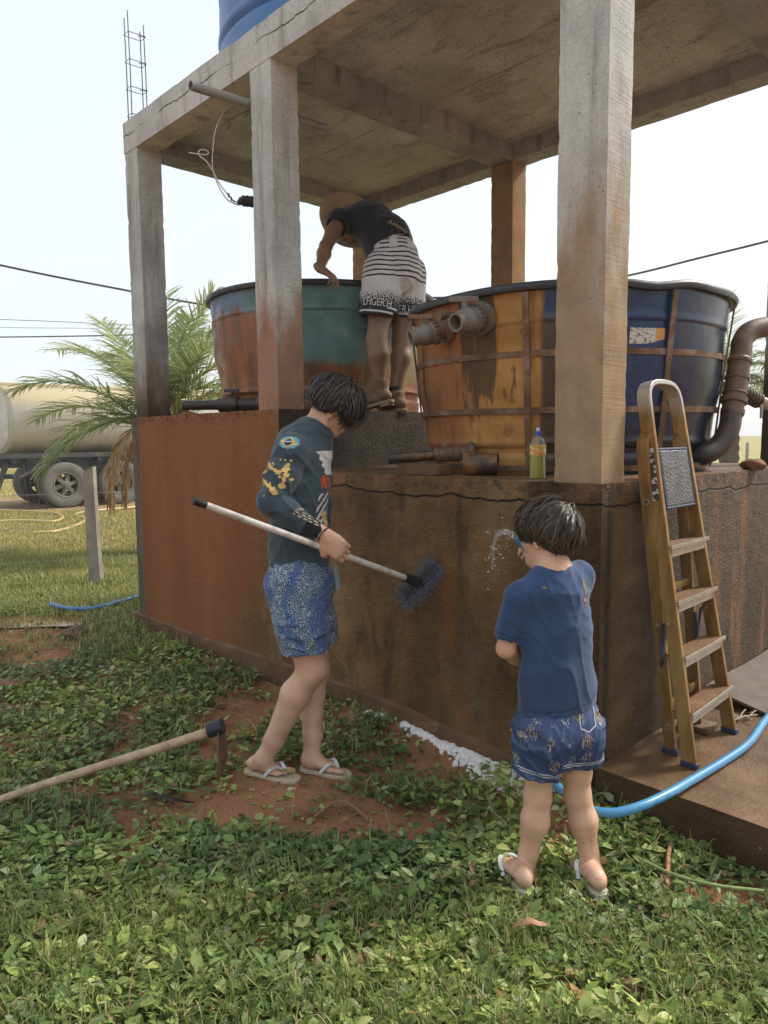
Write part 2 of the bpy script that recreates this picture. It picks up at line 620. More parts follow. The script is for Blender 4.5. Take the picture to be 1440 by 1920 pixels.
tower = thing('tank_stand', (-2.0, 1.1, GZ), 'grey concrete tank stand on a mud-stained two-level base', 'tank stand')
MB().rough_box((-4.05, -0.012, -0.45), (-2.085, 2.46, ZS), 0.07, 0.004, 0.012, 1.3).build('upper_base', WALL, tower, 50)
MB().rough_box((-2.085, -0.012, -0.45), (0.012, 2.46, H), 0.07, 0.004, 0.012, 2.3).build('lower_base', WALL, tower, 50)


def plinth_mat():
    m = MT('plinth_render', 0.75, 0.4)
    p = m.pos()
    n = m.noise(p, 4, 6, 0.65)
    c = m.ramp(n, [(0.28, (0.065, 0.033, 0.015)), (0.5, (0.125, 0.062, 0.028)), (0.75, (0.20, 0.098, 0.045))])
    c = m.mix(m.math('MULTIPLY', m.step(m.noise(p, 11, 4), 0.56, 0.7), 0.5), c, (0.24, 0.16, 0.10))
    m.color(c)
    m.bump(m.noise(p, 60, 4, 0.7), 0.5, 0.006)
    return m.m


PLINTH = plinth_mat()
pm = MB()
xs = np.linspace(-4.10, 0.0, 60)
prof = []
for x in xs:
    zt = float(np.interp(x, [-4.1, -3.1, -1.7, -1.1, -0.37, 0.0], [-0.072, -0.075, -0.043, -0.05, -0.10, -0.10])) + 0.004 * mnoise.noise(Vector((x * 6, 0, 0)))
    yo = -0.040 + 0.005 * mnoise.noise(Vector((x * 4, 5, 0)))
    prof.append([(x, -0.014, zt + 0.012), (x, yo, zt), (x, yo - 0.002, -0.45), (x, -0.014, -0.45)])
vs = [q for r_ in prof for q in r_]
fs = []
for i in range(len(xs) - 1):
    for k in range(4):
        fs.append((i * 4 + k, i * 4 + (k + 1) % 4, i * 4 + 4 + (k + 1) % 4, i * 4 + 4 + k))
fs += [(3, 2, 1, 0), tuple(len(vs) - 4 + k for k in range(4))]
pm.add(vs, [f[::-1] for f in fs]).build('plinth', PLINTH, tower, 40)

for (x0, x1, y0, y1, z0, mt, sd_) in [
        (XA0, XA1, 0.0, DF, ZS, CONC_A, 1), (XB0, XB1, 0.0, DF, ZS, CONC_B, 2), (XC0, XC1, 0.0, 0.178, H, CONC_C, 3),
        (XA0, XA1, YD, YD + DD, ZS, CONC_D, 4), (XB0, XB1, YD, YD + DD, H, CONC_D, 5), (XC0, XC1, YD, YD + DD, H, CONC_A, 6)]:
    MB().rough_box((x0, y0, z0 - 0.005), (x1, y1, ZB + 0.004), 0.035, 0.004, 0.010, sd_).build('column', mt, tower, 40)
# beams: front and back run full length, cross beams butt between them
MB().rough_box((XA0 - 0.004, -0.004, ZB), (0.006, 0.171, ZT), 0.05, 0.003, 0.016, 11).build('beam', CONC_BEAM, tower, 40)
MB().rough_box((XA0 - 0.004, YD - 0.002, ZB + 0.001), (0.006, YD + DD + 0.006, ZT), 0.06, 0.003, 0.01, 12).build('beam', CONC_IN, tower, 40)
for x0, x1 in ((XA0 - 0.003, XA1), (XB0, XB1), (XC0 + 0.008, 0.004)):
    MB().rough_box((x0, 0.173, ZB + 0.001), (x1, YD - 0.004, ZT - 0.012), 0.06, 0.003, 0.008, x0).build('beam', CONC_IN, tower, 40)
MB().rough_box((XA0 + 0.01, 0.168, ZC), (-0.006, YD + 0.004, ZT - 0.004), 0.08, 0.003, 0.0, 21).build('roof_slab', CEIL, tower, 40)
# starter bars left standing over the left column
STEEL = simple('starter_steel', (0.12, 0.13, 0.15), 0.6, 0.3, 40)
rb = [(XA0 + 0.028, 0.030), (XA0 + 0.028, 0.150), (XA0 + 0.088, 0.030), (XA0 + 0.088, 0.150)]
for i, (x, y) in enumerate(rb):
    top = 4.36 + (0.03, -0.02, 0.06, 0.0)[i]
    MB().tube([(x, y, ZT - 0.05), (x + 0.003, y, 4.0), (x - 0.012, y + 0.004, top)], 0.0042, 6).build('rebar', STEEL, tower, 60)
for zz in (3.70, 3.89, 4.08, 4.27):
    x0, x1, y0, y1 = rb[0][0] - 0.006, rb[2][0] + 0.006, 0.024, 0.156
    lp = [(x1 - 0.03, y1 - 0.045, zz + 0.004), (x1, y1, zz), (x0, y1, zz), (x0, y0, zz - 0.004), (x1, y0, zz - 0.002), (x1, y1, zz + 0.005), (x1 - 0.012, y1 - 0.05, zz + 0.006)]
    MB().tube(lp, 0.0027, 5).build('stirrup', STEEL, tower, 60)


def slab_mat():
    m = MT('wet_slab', 0.5, 0.35)
    p = m.pos()
    n = m.noise(p, 2.4, 6, 0.65)
    c = m.ramp(n, [(0.25, (0.060, 0.032, 0.014)), (0.5, (0.135, 0.074, 0.032)), (0.75, (0.23, 0.135, 0.068))])
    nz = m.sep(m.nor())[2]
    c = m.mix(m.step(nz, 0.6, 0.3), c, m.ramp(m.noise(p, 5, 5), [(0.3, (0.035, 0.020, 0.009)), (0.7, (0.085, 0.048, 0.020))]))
    sp = m.math('MULTIPLY', m.step(m.vor(m.map(p, (1, 2.2, 1)), 26), 0.15, 0.06), m.step(m.noise(p, 2.5, 3), 0.46, 0.6))
    c = m.mix(m.math('MULTIPLY', sp, 0.7), c, (0.36, 0.28, 0.2))
    m.color(c)
    m.rough(m.ramp(m.noise(p, 5, 4), [(0.35, 0.3), (0.65, 0.65)]))
    m.bump(m.math('ADD', m.noise(p, 60, 4, 0.7), m.noise(p, 14, 3)), 0.5, 0.008)
    return m.m


SLABM = slab_mat()
slab = MB().rough_box((0.014, -0.028, -0.45), (3.2, 3.2, 0.0), 0.07, 0.003, 0.01, 4.2).build('concrete_step', SLABM, None, 45)
tag(slab, 'wet muddy concrete step at the foot of the stand, under the ladder', 'step')


# ------------------------------------------------------------------ ground
def gz(x, y):
    d = math.hypot(x + 0.5, y + 0.8)
    near = max(0.0, 1 - d / 9.0)
    z = GZ + 0.05 * (1 - near) + near * (0.030 * mnoise.noise(Vector((x * 1.3, y * 1.3, 0))) + 0.016 * mnoise.noise(Vector((x * 4.5, y * 4.5, 2))))
    z += 0.035 * math.exp(-(((x + 0.85) / 0.55) ** 2 + ((y + 1.0) / 0.35) ** 2))
    z += 0.070 * math.exp(-(min(0.0, y + 0.04) / 0.22) ** 2) * min(1.0, max(0.0, (x + 2.2) / 0.9)) * (1 if x < 0.0 else math.exp(-(x / 0.25) ** 2))
    return z


def axis_coords(a, b, st, far):
    c = list(np.arange(a, b + 1e-6, st))
    q, s_ = b, st
    while q < far:
        s_ *= 1.35
        q += s_
        c.append(q)
    q, s_ = a, st
    while q > -far:
        s_ *= 1.35
        q -= s_
        c.insert(0, q)
    return c


gx = axis_coords(-6.5, 2.6, 0.07, 900)
gy = axis_coords(-3.0, 2.0, 0.07, 900)
vs = [(x, y, gz(x, y) + (0.006 * mnoise.noise(Vector((x * 22, y * 22, 0))) if abs(x + 2) < 5 and abs(y) < 3.2 else 0)) for x in gx for y in gy]
ny = len(gy)
fs = [(i * ny + j, (i + 1) * ny + j, (i + 1) * ny + j + 1, i * ny + j + 1) for i in range(len(gx) - 1) for j in range(ny - 1)]


def ground_mat():
    m = MT('soil_and_field', 0.9, 0.1)
    p = m.pos()
    x, y, z = m.sep(p)
    n = m.noise(p, 3.0, 7, 0.68)
    soil = m.ramp(n, [(0.28, (0.15, 0.066, 0.032)), (0.5, (0.31, 0.148, 0.075)), (0.75, (0.42, 0.225, 0.125))])
    grain = m.noise(p, 120, 4, 0.75)
    soil = m.mix(0.45, soil, m.ramp(grain, [(0.3, (0.2,) * 3), (0.7, (0.85,) * 3)]), 'OVERLAY')
    d = m.math('SUBTRACT', m.math('MULTIPLY', y, 0.685), m.math('MULTIPLY', m.math('SUBTRACT', x, 1.4475), 0.7216))
    d = m.math('ADD', d, 1.73)     # metres in front of the path where the picture was taken
    fn = m.noise(p, 0.5, 7, 0.7)
    field = m.ramp(fn, [(0.3, (0.20, 0.19, 0.062)), (0.5, (0.34, 0.30, 0.115)), (0.72, (0.46, 0.385, 0.17))])
    field = m.mix(m.math('MULTIPLY', m.step(m.noise(p, 9, 5, 0.7), 0.5, 0.68), 0.5), field, (0.13, 0.15, 0.045))
    road = m.math('MULTIPLY', m.step(d, 14.6, 15.6), m.step(d, 20.5, 18.0))
    field = m.mix(m.math('MULTIPLY', road, 0.85), field, m.ramp(m.noise(p, 2, 6), [(0.3, (0.20, 0.12, 0.06)), (0.7, (0.36, 0.25, 0.15))]))
    k = m.step(m.math('ADD', d, m.math('MULTIPLY', n, 1.6)), 7.2, 9.5)
    m.color(m.mix(k, soil, field))
    m.bump(m.math('ADD', grain, m.noise(p, 22, 5, 0.7)), 0.7, 0.012)
    return m.m


GROUND = ground_mat()
ground = link_mesh('ground', mesh_from(vs, fs, 180), GROUND)
tag(ground, kind='structure')
# ------------------------------------------------------------------ water tanks
def sweep_rect(mb, path, wdir, w, t):
    P = [np.asarray(p, float) for p in path]
    vs = []
    for i, p in enumerate(P):
        d = unit(P[min(i + 1, len(P) - 1)] - P[max(i - 1, 0)])
        wd = unit(np.asarray(wdir) - d * np.dot(wdir, d))
        td = np.cross(d, wd)
        for a, b in ((-1, -1), (1, -1), (1, 1), (-1, 1)):
            vs.append(p + wd * a * w / 2 + td * b * t / 2)
    m = len(P)
    fs = [(i * 4 + k, i * 4 + (k + 1) % 4, i * 4 + 4 + (k + 1) % 4, i * 4 + 4 + k) for i in range(m - 1) for k in range(4)]
    fs += [(3, 2, 1, 0), tuple((m - 1) * 4 + k for k in range(4))]
    return mb.add(vs, fs)


def tank_profile(h, rb, rt, grooves):
    out = [(rb, 0.0)]
    n = 60
    for i in range(n + 1):
        f = i / n
        r = rb + (rt - rb) * f
        for g, wd, dp in grooves:
            r -= dp * math.exp(-((f - g) / wd) ** 2)
        out.append((r, f * h))
    return out


LAT = RT.copy()


def tank_l_mat():
    m = MT('teal_tank_paint', 0.42, 0.5)
    p = m.pos()
    x, y, z = m.sep(p)
    s = m.math('ADD', m.math('MULTIPLY', m.math('ADD', x, 3.04), 0.689), m.math('MULTIPLY', m.math('SUBTRACT', y, 1.08), 0.7245))
    n = m.noise(p, 2.2, 6, 0.65)
    st = m.noise(m.map(p, (7, 7, 1.0)), 1.0, 6, 0.65)
    teal = m.ramp(m.noise(p, 5, 5), [(0.3, (0.065, 0.15, 0.15)), (0.6, (0.115, 0.23, 0.215)), (0.8, (0.20, 0.31, 0.29))])
    blue = (0.11, 0.19, 0.28)
    teal = m.mix(m.step(s, -0.40, -0.55), teal, blue)
    rust = m.ramp(st, [(0.25, (0.045, 0.026, 0.013)), (0.45, (0.15, 0.070, 0.026)), (0.6, (0.30, 0.115, 0.030)), (0.8, (0.13, 0.075, 0.035))])
    s2 = m.math('ADD', s, m.math('MULTIPLY', m.math('SUBTRACT', st, 0.5), 0.35))
    zz = m.math('ADD', z, m.math('MULTIPLY', m.math('SUBTRACT', n, 0.5), 0.3))
    left = m.math('MULTIPLY', m.step(s2, -0.20, -0.32), m.step(m.math('ADD', z, m.math('MULTIPLY', m.math('SUBTRACT', st, 0.5), 0.5)), 2.26, 2.18))
    low = m.math('MAXIMUM', m.step(zz, 1.86, 1.78), left)
    c = m.mix(low, teal, rust)
    yel = m.math('MULTIPLY', m.step(s2, 0.30, 0.40), m.step(zz, 2.02, 1.9))
    c = m.mix(m.math('MULTIPLY', yel, 0.9), c, m.ramp(n, [(0.3, (0.24, 0.14, 0.045)), (0.55, (0.33, 0.26, 0.10)), (0.8, (0.34, 0.13, 0.04))]))
    org = m.math('MULTIPLY', m.step(s2, 0.40, 0.55), m.step(zz, 1.80, 1.68))
    c = m.mix(m.math('MULTIPLY', org, 0.85), c, (0.38, 0.12, 0.045))
    m.color(c)
    m.rough(m.ramp(m.noise(p, 9, 4), [(0.35, 0.28), (0.65, 0.6)]))
    m.bump(m.math('ADD', m.noise(p, 26, 5, 0.65), m.noise(p, 90, 3)), 0.35, 0.006)
    return m.m


def tank_r_mat():
    m = MT('navy_tank_paint', 0.3, 0.5)
    mudspec = None
    p = m.pos()
    x, y, z = m.sep(p)
    s = m.math('ADD', m.math('MULTIPLY', m.math('ADD', x, 0.88), 0.689), m.math('MULTIPLY', m.math('SUBTRACT', y, 1.1), 0.7245))
    st = m.noise(m.map(p, (10, 10, 0.9)), 1.0, 6, 0.6)
    st2 = m.noise(m.map(p, (22, 22, 1.1), (3, 1, 0)), 1.0, 5, 0.6)
    n = m.noise(p, 3, 6, 0.65)
    navy = m.ramp(n, [(0.3, (0.006, 0.018, 0.045)), (0.55, (0.010, 0.040, 0.115)), (0.8, (0.016, 0.060, 0.16))])
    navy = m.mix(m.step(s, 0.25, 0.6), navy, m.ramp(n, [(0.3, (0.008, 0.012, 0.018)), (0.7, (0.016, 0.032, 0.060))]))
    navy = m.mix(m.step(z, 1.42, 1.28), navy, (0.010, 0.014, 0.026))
    mud = m.ramp(m.noise(p, 6, 5), [(0.3, (0.30, 0.150, 0.045)), (0.55, (0.45, 0.235, 0.075)), (0.8, (0.54, 0.31, 0.115))])
    mud = m.mix(m.step(m.math('ADD', s, m.math('MULTIPLY', n, 0.2)), -0.42, -0.55), mud, (0.29, 0.125, 0.046))
    wetz = m.noise(m.map(p, (4.5, 4.5, 1.6), (2, 5, 0)), 1.0, 6, 0.68)
    mud = m.mix(m.math('MULTIPLY', m.step(wetz, 0.50, 0.62), 0.7), mud, m.ramp(st2, [(0.35, (0.075, 0.045, 0.022)), (0.65, (0.19, 0.095, 0.038))]))
    drip = m.math('MULTIPLY', m.step(m.noise(m.map(p, (9, 9, 0.35), (3, 1, 0)), 1.0, 3, 0.5), 0.56, 0.60), m.step(s, -0.30, -0.36))
    drip = m.math('MULTIPLY', drip, m.step(m.math('ADD', z, m.math('MULTIPLY', st2, 0.9)), 1.85, 2.0))
    mud = m.mix(m.math('MULTIPLY', drip, 0.85), mud, (0.060, 0.042, 0.026))
    s2 = m.math('ADD', s, m.math('MULTIPLY', m.math('SUBTRACT', st, 0.5), 0.06))
    c = m.mix(m.step(s2, -0.270, -0.292), navy, mud)
    # half washed strip between mud and blue
    mid = m.math('MULTIPLY', m.step(s2, -0.292, -0.270), m.step(m.math('ADD', s, m.math('MULTIPLY', m.math('SUBTRACT', n, 0.5), 0.3)), 0.02, -0.10))
    mid = m.math('MULTIPLY', mid, m.step(m.math('ADD', z, m.math('MULTIPLY', m.math('SUBTRACT', n, 0.5), 0.25)), 1.90, 1.80))
    mc = m.ramp(st, [(0.3, (0.035, 0.026, 0.016)), (0.7, (0.095, 0.064, 0.034))])
    c = m.mix(m.math('MULTIPLY', mid, 0.88), c, mc)
    # wet mud blotches on the ochre
    bl = m.math('MULTIPLY', m.step(m.vor(p, 9), 0.16, 0.10), m.step(s2, -0.27, -0.30))
    c = m.mix(m.math('MULTIPLY', bl, 0.6), c, (0.17, 0.08, 0.03))
    # brown film running over the blue on the right
    fl = m.math('MULTIPLY', m.step(st, 0.56, 0.66), m.step(s, 0.05, 0.2))
    c = m.mix(m.math('MULTIPLY', fl, 0.5), c, (0.055, 0.045, 0.035))
    m.color(c)
    m.put(m.b.inputs['Specular IOR Level'], m.mix(m.step(s2, -0.27, -0.29), (0.45,) * 3, (0.12,) * 3))
    rr = m.mix(m.step(s2, -0.27, -0.29), (0.26,) * 3, (0.6,) * 3)
    m.rough(m.math('ADD', rr, m.math('MULTIPLY', m.math('SUBTRACT', n, 0.5), 0.25)))
    m.bump(m.math('ADD', m.noise(p, 7, 3), m.math('MULTIPLY', m.noise(p, 70, 3), 0.25)), 0.30, 0.008)
    return m.m


def roof_tank_mat():
    m = MT('blue_roof_tank', 0.4, 0.5)
    p = m.pos()
    m.color(m.ramp(m.noise(p, 3, 5), [(0.3, (0.035, 0.13, 0.33)), (0.7, (0.055, 0.18, 0.42))]))
    m.bump(m.noise(p, 8, 3), 0.1, 0.004)
    return m.m


RIMB = simple('tank_rim_black', (0.022, 0.023, 0.025), 0.45, 0.3, 20, bump=0.1)
PVC_D = simple('dark_pvc', (0.024, 0.020, 0.018), 0.42, 0.4, 15, dirt=(0.075, 0.042, 0.022), bump=0.1)
PVC_M = simple('muddy_pvc', (0.17, 0.16, 0.145), 0.55, 0.35, 18, dirt=(0.21, 0.105, 0.045), bump=0.15)
PVC_N = simple('brown_mud_pvc', (0.135, 0.082, 0.045), 0.55, 0.35, 22, dirt=(0.060, 0.042, 0.03), bump=0.2)
PVC_O = simple('black_orange_pvc', (0.028, 0.022, 0.018), 0.4, 0.4, 9, dirt=(0.27, 0.115, 0.035), bump=0.1)
PVC_G = simple('grey_pvc', (0.27, 0.27, 0.26), 0.5, 0.15, 12)


def water_tank(c, zb, h, rb, rt, mat_, label, name='water_tank', lip=0.028, wob=None, grooves=((0.14, 0.022, 0.035), (0.18, 0.02, -0.012), (0.40, 0.020, 0.038), (0.44, 0.02, -0.012), (0.50, 0.012, 0.018), (0.76, 0.020, 0.032), (0.80, 0.02, -0.010))):
    t = thing(name, (c[0], c[1], zb), label, 'water tank')
    prof = tank_profile(h, rb, rt, grooves)
    wall = prof + [(rt - 0.012, h), (rt - 0.03, h * 0.5), (rb - 0.02, 0.03), (0.001, 0.028)]
    wall = [(0.001, 0.0)] + wall
    dent = (lambda a, hh: 1 + 0.003 * math.sin(3 * a + hh * 5) + 0.002 * math.sin(7 * a - hh * 9))
    MB().lathe(wall, (c[0], c[1], zb + 0.002), n=96, wob=dent).build('shell', mat_, t, 60)
    n = 96
    mb = MB()
    vs = []
    sec = [(0.002, -lip * 0.8), (lip, -lip * 0.75), (lip * 1.25, -lip * 0.1), (lip * 0.9, lip * 0.5), (0.0, lip * 0.6), (-0.016, lip * 0.2), (-0.016, -lip * 0.8)]
    for k in range(n):
        a = 2 * math.pi * k / n
        dz = wob(a) if wob else 0.0
        for r_, hh in sec:
            rr = (rt + r_) * dent(a, h)
            vs.append((c[0] + rr * math.cos(a), c[1] + rr * math.sin(a), zb + h + hh + dz))
    q = len(sec)
    mb.add(vs, [(k * q + i, ((k + 1) % n) * q + i, ((k + 1) % n) * q + (i + 1) % q, k * q + (i + 1) % q) for k in range(n) for i in range(q)])
    mb.build('rim', RIMB, t, 60)
    return t


TL, TR = (-3.20, 1.22), (-0.88, 1.10)
tank_l = water_tank(TL, ZS, 0.885, 0.77, 0.872, tank_l_mat(), 'teal water tank streaked with rust, on the upper level of the base')
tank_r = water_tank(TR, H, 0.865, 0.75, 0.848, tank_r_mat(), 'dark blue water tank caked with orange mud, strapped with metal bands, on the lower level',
                    wob=lambda a: 0.003 * math.sin(5 * a + 1) + 0.010 * math.exp(-((a - 6.0) / 0.12) ** 2) - 0.012 * math.exp(-((a - 5.75) / 0.1) ** 2),
                    grooves=((0.13, 0.02, 0.026), (0.17, 0.02, -0.008), (0.40, 0.02, 0.030), (0.44, 0.02, -0.008), (0.78, 0.022, 0.026), (0.82, 0.02, -0.008)))
tank_t = water_tank((-2.72, 1.20), ZT, 1.15, 0.96, 0.97, roof_tank_mat(), 'bright blue water tank standing up on the roof slab', lip=0.02,
                    grooves=((0.30, 0.012, 0.018), (0.34, 0.012, -0.014), (0.55, 0.012, 0.018), (0.80, 0.012, 0.018)))


def rtank(z):
    return 0.75 + (z - H) / 0.865 * 0.098


# metal straps round the right tank
def strap_mat():
    m = MT('muddy_metal_strap', 0.45, 0.5, 0.35)
    p = m.pos()
    f = m.noise(p, 7, 6, 0.7)
    m.color(m.ramp(f, [(0.3, (0.035, 0.026, 0.020)), (0.5, (0.15, 0.085, 0.042)), (0.65, (0.26, 0.20, 0.15)), (0.8, (0.17, 0.085, 0.038))]))
    m.bump(m.noise(p, 60, 4), 0.3, 0.003)
    return m.m


STRAP = strap_mat()
for zz, ww in ((1.425, 0.028), (1.685, 0.028), (1.150, 0.026)):
    n = 96
    vs = []
    for k in range(n):
        a = 2 * math.pi * k / n
        for dr, dz in ((0.004, -ww / 2), (0.018, -ww / 2), (0.018, ww / 2), (0.004, ww / 2)):
            r_ = (rtank(zz + dz) + dr) * (1 + 0.003 * math.sin(3 * a + (zz - H) * 5) + 0.002 * math.sin(7 * a - (zz - H) * 9))
            vs.append((TR[0] + r_ * math.cos(a), TR[1] + r_ * math.sin(a), zz + dz + 0.004 * math.sin(2 * a)))
    MB().add(vs, [(k * 4 + i, ((k + 1) % n) * 4 + i, ((k + 1) % n) * 4 + (i + 1) % 4, k * 4 + (i + 1) % 4) for k in range(n) for i in range(4)]).build('hoop', STRAP, tank_r, 30)
for th in (228, 291, 337, 20, 70, 115, 160, 195):
    a = R(th)
    path = []
    for i in range(20):
        zz = H + 0.02 + (0.82) * i / 19
        r_ = (rtank(zz) + 0.020) * (1 + 0.003 * math.sin(3 * a + (zz - H) * 5) + 0.002 * math.sin(7 * a - (zz - H) * 9))
        path.append((TR[0] + r_ * math.cos(a), TR[1] + r_ * math.sin(a), zz))
    mb = MB()
    sweep_rect(mb, path, (-math.sin(a), math.cos(a), 0), 0.029, 0.009)
    mb.build('strap', STRAP, tank_r, 30)
# maker's sticker on the blue side
m_ = MT('sticker_print', 0.4)
p_ = m_.obj()
u_, v_, w_ = m_.sep(p_)
c_ = m_.mix(m_.step(u_, 0.045, 0.055), (0.62, 0.60, 0.54), (0.62, 0.34, 0.09))
c_ = m_.mix(m_.math('MULTIPLY', m_.step(m_.noise(m_.map(p_, (30, 90, 1)), 1.0, 2), 0.56, 0.6), m_.step(u_, 0.03, 0.02)), c_, (0.2, 0.2, 0.2))
m_.color(c_)
vs, fs = [], []
for i in range(9):
    a = R(323 + i * 1.55)
    for zz in (1.715, 1.785):
        r_ = (rtank(zz) + 0.0055) * (1 + 0.003 * math.sin(3 * a + (zz - H) * 5) + 0.002 * math.sin(7 * a - (zz - H) * 9))
        vs.append((TR[0] + r_ * math.cos(a), TR[1] + r_ * math.sin(a), zz))
fs = [(2 * i, 2 * i + 2, 2 * i + 3, 2 * i + 1) for i in range(8)]
STK = MT('tank_sticker', 0.45)
q_ = STK.pos()
xx, yy, zz_ = STK.sep(q_)
sa = STK.math('ADD', STK.math('MULTIPLY', xx, 0.689), STK.math('MULTIPLY', yy, 0.7245))
lo_ = LAT[0] * vs[0][0] + LAT[1] * vs[0][1]
hi_ = LAT[0] * vs[-1][0] + LAT[1] * vs[-1][1]
cc = STK.mix(STK.step(sa, lo_ + (hi_ - lo_) * 0.70, lo_ + (hi_ - lo_) * 0.74), (0.55, 0.55, 0.50), (0.55, 0.30, 0.09))
ink = STK.math('MULTIPLY', STK.step(STK.noise(STK.map(q_, (60, 60, 150)), 1.0, 2), 0.55, 0.58), STK.step(sa, lo_ + (hi_ - lo_) * 0.72, lo_ + (hi_ - lo_) * 0.66))
cc = STK.mix(STK.math('MULTIPLY', ink, 0.85), cc, (0.05, 0.06, 0.10))
STK.color(cc)
MB().add(vs, fs).build('sticker', STK.m, tank_r)


# ------------------------------------------------------------------ valves and pipes
def ball_valve(parent, a, b, r, mat_, mat_n, handle=(0, 0, 1), lever=None):
    """flange at a (on the tank), open mouth at b"""
    a, b = np.asarray(a, float), np.asarray(b, float)
    L = np.linalg.norm(b - a)
    d = unit(b - a)
    prof = [(r * 1.75, 0.0), (r * 1.8, 0.014), (r * 1.75, 0.03), (r * 1.1, 0.034), (r * 1.1, L * 0.30), (r * 1.45, L * 0.31), (r * 1.5, L * 0.40), (r * 1.42, L * 0.46), (r * 1.25, L * 0.48),
            (r * 1.38, L * 0.56), (r * 1.38, L * 0.66), (r * 1.15, L * 0.74), (r * 1.15, L * 0.80), (r * 1.0, L * 0.82), (r * 1.0, L), (r * 0.78, L), (r * 0.74, L * 0.70), (0.001, L * 0.69)]
    v = MB().lathe(prof, a, d, 28).build('ball_valve', mat_, parent, 35)
    nut = MB()
    x, y, dd = frame_from(d)
    for k in range(18):
        an = 2 * math.pi * k / 18
        rad = x * math.cos(an) + y * math.sin(an)
        nut.obox(a + d * L * 0.37 + rad * r * 1.52, rad, np.cross(d, rad), d, r * 0.09, r * 0.11, L * 0.055)
    nut.build('union_nut', mat_n, v)
    hz_ = np.asarray(handle, float)
    hz_ = unit(hz_ - d * np.dot(hz_, d))
    c0 = a + d * L * 0.61
    hm = MB()
    hm.tube([c0 + hz_ * r * 1.1, c0 + hz_ * r * 2.0], r * 0.36, 10)
    wd = unit(lever) if lever is not None else unit(np.cross(d, hz_) + d * 0.5)
    hm.obox(c0 + hz_ * r * 2.2, wd, np.cross(hz_, wd), hz_, r * 1.55, r * 0.34, r * 0.30)
    hm.build('handle', mat_, v, None, 0.004)
    return v


def tank_pt(c, rf, th, z, out=0.0):
    a = R(th)
    return np.array([c[0] + (rf + out) * math.cos(a), c[1] + (rf + out) * math.sin(a), z])


ball_valve(tank_r, tank_pt(TR, rtank(1.86), 276, 1.865, 0.0), tank_pt(TR, rtank(1.86), 274.5, 1.825, 0.195), 0.044, PVC_M, PVC_N, lever=(0.7, 0.72, 0))
ball_valve(tank_r, tank_pt(TR, rtank(1.84), 260, 1.845, 0.0), tank_pt(TR, rtank(1.84), 256, 1.790, 0.185), 0.040, PVC_M, PVC_N, lever=(0.7, 0.72, 0))
# small plugged nipple between the valves
a0 = tank_pt(TR, rtank(1.88), 267, 1.90)
MB().tube([a0, a0 + np.array([-0.03, -0.10, -0.015])], 0.014, 10).tube([a0 + np.array([-0.028, -0.09, -0.013]), a0 + np.array([-0.04, -0.12, -0.017])], 0.022, 12).build('nipple', PVC_N, tank_r, 40)
# low outlet with a clamped hose tail
o0, o1 = tank_pt(TR, rtank(1.23), 268, 1.225), on(1, 0.02, 728, 860)
dv = unit(o1 - o0)
ou = MB().pipe([o0 + dv * 0.18, o1], 0.027, 0.004, 20).build('outlet_pipe', PVC_O, tank_r, 40)
MB().lathe([(0.052, 0), (0.055, 0.012), (0.05, 0.022), (0.034, 0.03), (0.034, 0.07), (0.042, 0.075), (0.044, 0.10), (0.036, 0.105), (0.037, 0.19), (0.030, 0.20)], o0, dv, 20).build('coupling', PVC_N, ou, 35)
cl = MB()
for q in (0.115, 0.135, 0.155, 0.175):
    cl.lathe([(0.0375, q), (0.041, q + 0.003), (0.041, q + 0.008), (0.0375, q + 0.011)], o0, dv, 20)
cl.obox(o0 + dv * 0.15 + np.array([0, 0, 0.05]), dv, (0, 0, 1), np.cross(dv, (0, 0, 1)), 0.014, 0.012, 0.008)
cl.build('hose_clamp', STRAP, ou, 35)
# left tank outlet
o0, o1 = tank_pt(TL, 0.785, 287, 1.550), on(1, 0.10, 345, 760)
dv = unit(o1 - o0)
L_ = np.linalg.norm(o1 - o0)
ou = MB().pipe([o0 + dv * L_ * 0.5, o1], 0.036, 0.004, 20).build('outlet_pipe', PVC_D, tank_l, 40)
MB().lathe([(0.066, 0), (0.068, 0.014), (0.062, 0.026), (0.044, 0.03), (0.044, 0.16), (0.058, 0.165), (0.064, 0.18), (0.064, 0.25), (0.056, 0.27), (0.052, 0.31), (0.04, 0.315), (0.04, L_ * 0.56)], o0, dv, 24).build('ball_valve', PVC_D, ou, 35)
c0 = o0 + dv * 0.215
MB().tube([c0, c0 + np.array([0, 0, 0.095])], 0.013, 10).obox(c0 + np.array([0, 0, 0.10]), dv, np.cross((0, 0, 1), dv), (0, 0, 1), 0.055, 0.012, 0.012).build('handle', PVC_D, ou, None, 0.003)
# white stub pipe standing by the middle column
ws_ = on(2, ZS, 577, 768)
sp_ = MB().pipe([(-2.19, 0.36, ZS), (-2.19, 0.36, ZS + 0.15)], 0.03, 0.004).build('pipe_stub', simple('white_pvc', (0.6, 0.6, 0.57), 0.5, 0.15, 20), None, 40)
tag(sp_, 'short white plastic pipe stub standing behind the middle column', 'pipe')

